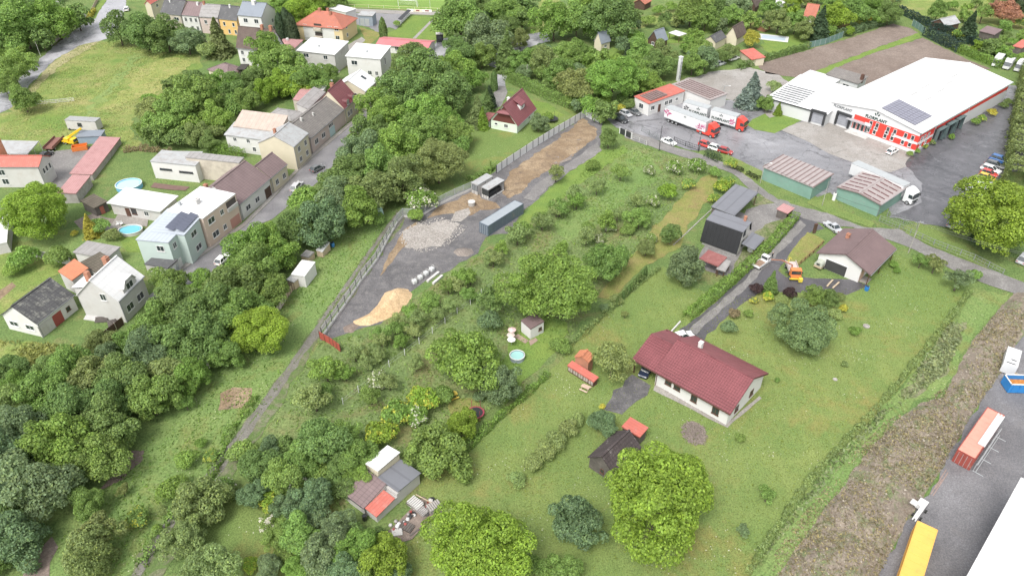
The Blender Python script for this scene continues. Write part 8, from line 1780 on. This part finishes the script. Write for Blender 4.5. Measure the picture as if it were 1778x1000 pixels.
def pole(label, base, vtop, wires=(), mat=None, r=.10, name='utility_pole', cross=True, lamp=False):
    p = P(*base); h = min(11, height(base, vtop)); t = thing(name, label, 'pole', (p.x, p.y, 0)); b = MB(); b.tube([(0,0,0),(0,0,h)], [r, r*.7], 8); b.obj('post', mat or W_block, t)
    if cross: b = MB(); b.bar((-.8,0,h-.3),(.8,0,h-.3),.1); b.obj('crossarm', T_grey, t)
    if lamp: b = MB(); b.bar((0,0,h),(1.2,-.4,h+.3),.08); b.obj('lamp_arm', T_grey, t); b = MB(); b.box(1.0,1.6,-.55,-.3,h+.22,h+.36); b.obj('lamp_head', T_white, t)
    return t, Vector((p.x, p.y, h - .2))
_, q1 = pole('pale concrete utility pole carrying wires beside the brown roofed garage', (1577,439), 384); _, q2 = pole('grey utility pole at the far corner of the panel fence', (1014,197), 166); _, q3 = pole('dark pole beside the lattice gate and white car', (1144,263), 219, mat=T_dark, cross=False); _, q4 = pole('slim dark pole left of the three cars behind the hedge', (1212,264), 238, mat=T_dark, cross=False)
_, q5 = pole('pale lamp post at the left corner of the left green garage', (1320,318), 284, mat=W_block, r=.07, name='lamp_post', cross=False, lamp=True); pole('pale lamp post between the two green garages', (1427,358), 314, mat=W_block, r=.07, name='lamp_post', cross=False); pole('lamp post beside the L-shaped office wing', (1255,168), 150, mat=T_grey, name='lamp_post', cross=False, lamp=True)
pole('bare pole among trees behind the cottage hedge, left', (897,131), 108, r=.12, cross=False); pole('bare pole among trees behind the cottage hedge, right', (915,141), 112, r=.12, cross=False); pole('white flag pole behind the football goal', (747,16), -4, mat=T_white, r=.06, cross=False); pole('lamp pole in front of the trees on the left meadow road', (71,99), 72, mat=W_lgrey, r=.07, cross=False); pole('thin pole by the shelter and grey lean-to roof', (1313,345), 325, mat=T_dark, r=.06, cross=False)
q6 = P(1830, 520) + Vector((0,0,8))
def wire(a, c, lb, sag=.8):
    b = MB(); pts = [a.lerp(c, k/8) - Vector((0,0,sag*4*(k/8)*(1-k/8))) for k in range(9)]; b.tube(pts, .025, 4); o = b.obj('wire', T_dark); tag(o, lb, 'wire', 'overhead wires')
wire(q1 + Vector((-.7,0,0)), q6, 'overhead wire from concrete pole to the right edge, left one'); wire(q1 + Vector((.7,0,0)), q6 + Vector((1.4,0,0)), 'overhead wire from concrete pole to the right edge, right one'); wire(q1, q5, 'overhead wire from concrete pole to the lamp post by the garage', 1.2)
# orchard wire fence posts
pp = [(596,702),(623,681),(651,660),(676,637),(703,617),(728,597),(751,579),(773,562),(794,545),(817,529),(836,513),(856,497),(875,483)]
t = thing('orchard_fence', 'line of slim white posts with wire crossing the orchard meadow', 'fence', (P(596,702).x, P(596,702).y, 0)); o0 = P(596,702); pm = None
for i, q in enumerate(pp):
    p = P(*q) - o0
    if pm is None: b = MB(); b.box(-.05,.05,-.05,.05,0,1.5); pm = b.mesh('post', W_clad)
    link('post', pm, t, p)
b = MB()
for a, c in zip(pp, pp[1:]):
    for z in (.6, 1.2): b.bar(P(*a) - o0 + Vector((0,0,z)), P(*c) - o0 + Vector((0,0,z)), .02)
b.obj('wire', T_grey, t)
# football goal
A, B = P(691.8, 11.1), P(724.6, 13.6); t = thing('football_goal', 'white football goal with net on the pitch at the top edge', 'goal', (A.x, A.y, 0), math.atan2((B-A).y, (B-A).x)); L = (B-A).length
b = MB(); b.bar((0,0,0),(0,0,2.44),.16); b.bar((L,0,0),(L,0,2.44),.16); b.bar((0,0,2.44),(L,0,2.44),.16); b.obj('frame', T_white, t)
b = MB()
for k in range(16): x = L*k/15; b.bar((x,0,2.42),(x,1.0,2.3),.03); b.bar((x,1.0,2.3),(x,2.0,0),.03)
for k in range(6): z = .2 + k*.4; b.bar((0,2.0 - z*.43,z),(L,2.0 - z*.43,z),.03)
b.obj('net', T_white, t)
for i, (u0, u1, c, lb) in enumerate(((707,718,(.75,.74,.7),'white advertising board left of the others at the pitch'), (718,733,(.72,.66,.5),'cream advertising board with dark red print at the pitch'), (733,750,(.74,.72,.66),'pale advertising board, third from the left at the pitch'), (764,778,(.75,.74,.72),'white advertising board right of the path at the pitch'))):
    A, B = P(u0, 21 + i*.5), P(u1, 21.6 + i*.5); L = (B-A).length; t = thing('advertising_board', lb, 'board', (A.x, A.y, 0), math.atan2((B-A).y, (B-A).x), 'advertising boards at the pitch')
    b = MB(); b.box(0,L,-.04,.04,.15,1.1); b.obj('board', plain('ad_board_%d' % i, c, .6), t)
    if i in (1, 2):
        b = MB(); b.box(L*.3,L*.7,-.06,-.045,.4,.85); b.obj('printed_patch', plain('ad_print', (.20,.04,.04), .6), t)
# spectator bench and booth
A, B = P(694,44), P(711,27); t = thing('spectator_stand', 'small dark spectator bench row between car park and lawn', 'bench', (A.x, A.y, 0), math.atan2((B-A).y, (B-A).x)); L = (B-A).length
b = MB(); b.slab([(0,-.8,1.9),(L,-.8,1.9),(L,.5,2.2),(0,.5,2.2)], .1); b.obj('roof', T_dark, t)
for k in range(6): b = MB(); b.box(L*k/6+.2, L*(k+.7)/6+.2, -.5, .1, .3, .9); b.obj('seat', W_clad, t)
for k in range(7): b = MB(); b.bar((L*k/6,.4,0),(L*k/6,.4,2.1),.1); b.obj('post', T_grey, t)
t = thing('ticket_booth', 'dark narrow booth with pale roof beside the red roofed clubhouse', 'booth', P(764,73), .1); b = MB(); b.box(-1.2,1.2,-1,1,0,2.8); b.obj('wall', T_dark, t); b = MB(); b.box(-1.3,1.3,-1.1,1.1,2.8,2.95); b.obj('roof', W_lgrey, t); b = MB(); b.box(-.6,.6,-1.04,-1.0,1.2,2.2); b.obj('window', Glass, t)
# ladder and small items at the garage
for i, (a, c) in enumerate((((1436,497),(1446,486)),((1446,500),(1457,490)))):
    b = MB(); b.bar(P(*a,.25), P(*c,.25), .3, .2); o = b.obj('timber_trestle', W_ltwood); tag(o, ['pale timber on the drive before the garage, left one','pale timber on the drive before the garage, right one'][i], 'timber')
t = thing('gate_post', 'dark wooden notice post at the corner of the small lawn', 'post', P(1413,405), .2); b = MB(); b.box(-.35,.35,-.12,.12,0,2.3); b.obj('board', W_wood, t); b = MB(); b.box(-.4,.4,-.16,.16,2.3,2.38); b.obj('cap', T_brown, t)
t = thing('stair_edge', 'pale concrete wall edge running from hedge to bungalow', 'wall', P(1163,580), 0); A, B = P(1163,580), P(1181,560); b = MB(); b.bar(Vector((0,0,.2)), B - A + Vector((0,0,.2)), .25, .4); b.obj('kerb', W_lgrey, t)
# person on the drive
def person(label, u, v, rz):
    p = P(u, v); t = thing('person', label, 'person', (p.x, p.y, 0), rz)
    vs = [(0,0,.98),(0,0,1.2),(0,0,1.45),(.02,0,1.56),(.05,0,1.72), (0,.1,.95),(.05,.11,.5),(-.02,.12,.08),(.12,.12,.03), (0,-.1,.95),(.10,-.11,.5),(.05,-.12,.08),(.18,-.12,.03), (0,.2,1.43),(.03,.26,1.15),(.24,.18,1.12),(.32,.12,1.18), (0,-.2,1.43),(.03,-.26,1.15),(.24,-.16,1.12),(.32,-.08,1.18)]
    es = [(0,1),(1,2),(2,3),(3,4),(0,5),(5,6),(6,7),(7,8),(0,9),(9,10),(10,11),(11,12),(2,13),(13,14),(14,15),(15,16),(2,17),(17,18),(18,19),(19,20)]
    rad = [.15,.15,.16,.065,.11, .1,.075,.05,.045, .1,.075,.05,.045, .075,.055,.042,.035, .075,.055,.042,.035]
    me = bpy.data.meshes.new('body'); me.from_pydata(vs, es, []); o = link('body', me, t)
    md = o.modifiers.new('s', 'SKIN'); 
    for i, r in enumerate(rad): me.skin_vertices[0].data[i].radius = (r, r)
    me.skin_vertices[0].data[0].use_root = True; s2 = o.modifiers.new('ss', 'SUBSURF'); s2.levels = 1; s2.render_levels = 1
    dg = bpy.context.evaluated_depsgraph_get(); ev = bpy.data.meshes.new_from_object(o.evaluated_get(dg)); o.modifiers.clear(); o.data = ev
    ev.materials.clear(); skin = plain('skin', (.45,.28,.2), .6); top = plain('dark_jacket', (.02,.02,.025), .9); leg = plain('dark_trousers', (.04,.045,.06), .9)
    for m in (skin, top, leg): ev.materials.append(m)
    for f in ev.polygons: f.material_index = 0 if f.center.z > 1.53 or (f.center.x > .27 and f.center.z > 1) else (1 if f.center.z > .93 else 2); f.use_smooth = True
    b = MB(); b.tube([(.03,0,1.70),(.02,0,1.78),(.02,0,1.84)], [.125,.12,.05], 10); b.obj('hair', plain('grey_hair', (.35,.33,.31), .9), t, smooth=True)
bpy.context.view_layer.update()
person('person in dark clothes standing on the gravel drive beside the white pickup', 1340, 450, 2.4)

# villa yard and meadow clutter
for i, (u, v, L, w, m, rz_, lb) in enumerate(((160,553,2.6,1.2,W_lgrey,-.2,'stack of pale boards under the gable wall of the villa'), (178,557,2.4,1.0,W_metal if 'W_metal' in globals() else W_oldwood,.1,'stack of dark timber under the gable wall of the villa'), (196,563,1.6,1.4,W_oldwood,.5,'leaning pile of old planks at the villa corner'))):
    p = P(u, v); t = thing('board_stack', lb, 'timber stack', (p.x, p.y, 0), rz_)
    for k in range(5): b = MB(); b.box(-L/2 + .05*(k % 2), L/2 - .08*(k % 3), -w/2 + w*k/5, -w/2 + w*(k + .85)/5, .1*k, .1*k + .22); b.obj('board', m, t)
p = P(43, 687); b = MB(); b.tube([(-.9,0,.1),(0,.1,.5),(.9,0,.1)], [.35,.6,.3], 8); o = b.obj('white_tarp', W_clad); o.location = p; tag(o, 'crumpled white tarpaulin lying in the lower left meadow', 'tarpaulin')
for i, (u, v) in enumerate(((205,392),(212,391),(238,372),(251,375))):
    p = P(u, v); t = thing('garden_chair', ['white garden chair left of the turquoise pool','second white garden chair left of the turquoise pool','dark lounger on the pool house terrace','pale lounger on the pool house terrace'][i], 'chair', (p.x, p.y, 0), i*.7)
    m = T_white if i != 2 else T_dark; b = MB(); b.box(-.3,.3,-.3,.3,.38,.44); b.obj('seat', m, t); b = MB(); b.box(-.3,.3,.26,.31,.44,.95); b.obj('backrest', m, t)
    for x in (-.26,.26):
        for y in (-.26,.26): b = MB(); b.box(x-.03,x+.03,y-.03,y+.03,0,.38); b.obj('leg', m, t)
zone('poolpatio', 'paving', [(180,398),(196,388),(205,372),(258,382),(256,394),(214,390),(206,398),(190,406)], 7, S_patio, .1)
zone('patio2', 'paving', [(268,318),(298,322),(330,325),(322,332),(290,330),(262,326)], 7, M('brown_deck', (.16,.10,.085), .8, .2, 1, 6), .1)
zone('doormat', 'paving', [(1322,190),(1342,182),(1356,200),(1335,206)], 9, S_patio, .2)

# dry tufts and weeds on the rubble bank (nobody could count them)
r2 = np.random.RandomState(5); pw = [P(*p) for p in BANK]; f_ = hz('rubble_bank'); pts = []; rs = random.Random(12)
while len(pts) < 11000:
    x, y = rs.uniform(min(p.x for p in pw), max(p.x for p in pw)), rs.uniform(min(p.y for p in pw), max(p.y for p in pw))
    if inpoly(x, y, pw) and noise.noise(Vector((x*.16, y*.16, 9))) > rs.uniform(-.5, .35): pts.append((x, y, f_(x, y) + .08))
p_ = np.array(pts); m_ = len(p_); a_ = r2.uniform(0, 6.28, m_)
me = cards(p_, np.column_stack([np.cos(a_), np.sin(a_), r2.uniform(.2, 1.2, m_)]), r2.uniform(.1, .3, m_), r2.uniform(.6, 1.3, m_), np.clip(r2.normal(.3, .4, m_), 0, 1), r2, aspect=.35, name='dry_weeds')
o = link('dry_weeds', me, color=(.36,.33,.22)); o['kind'] = 'stuff'
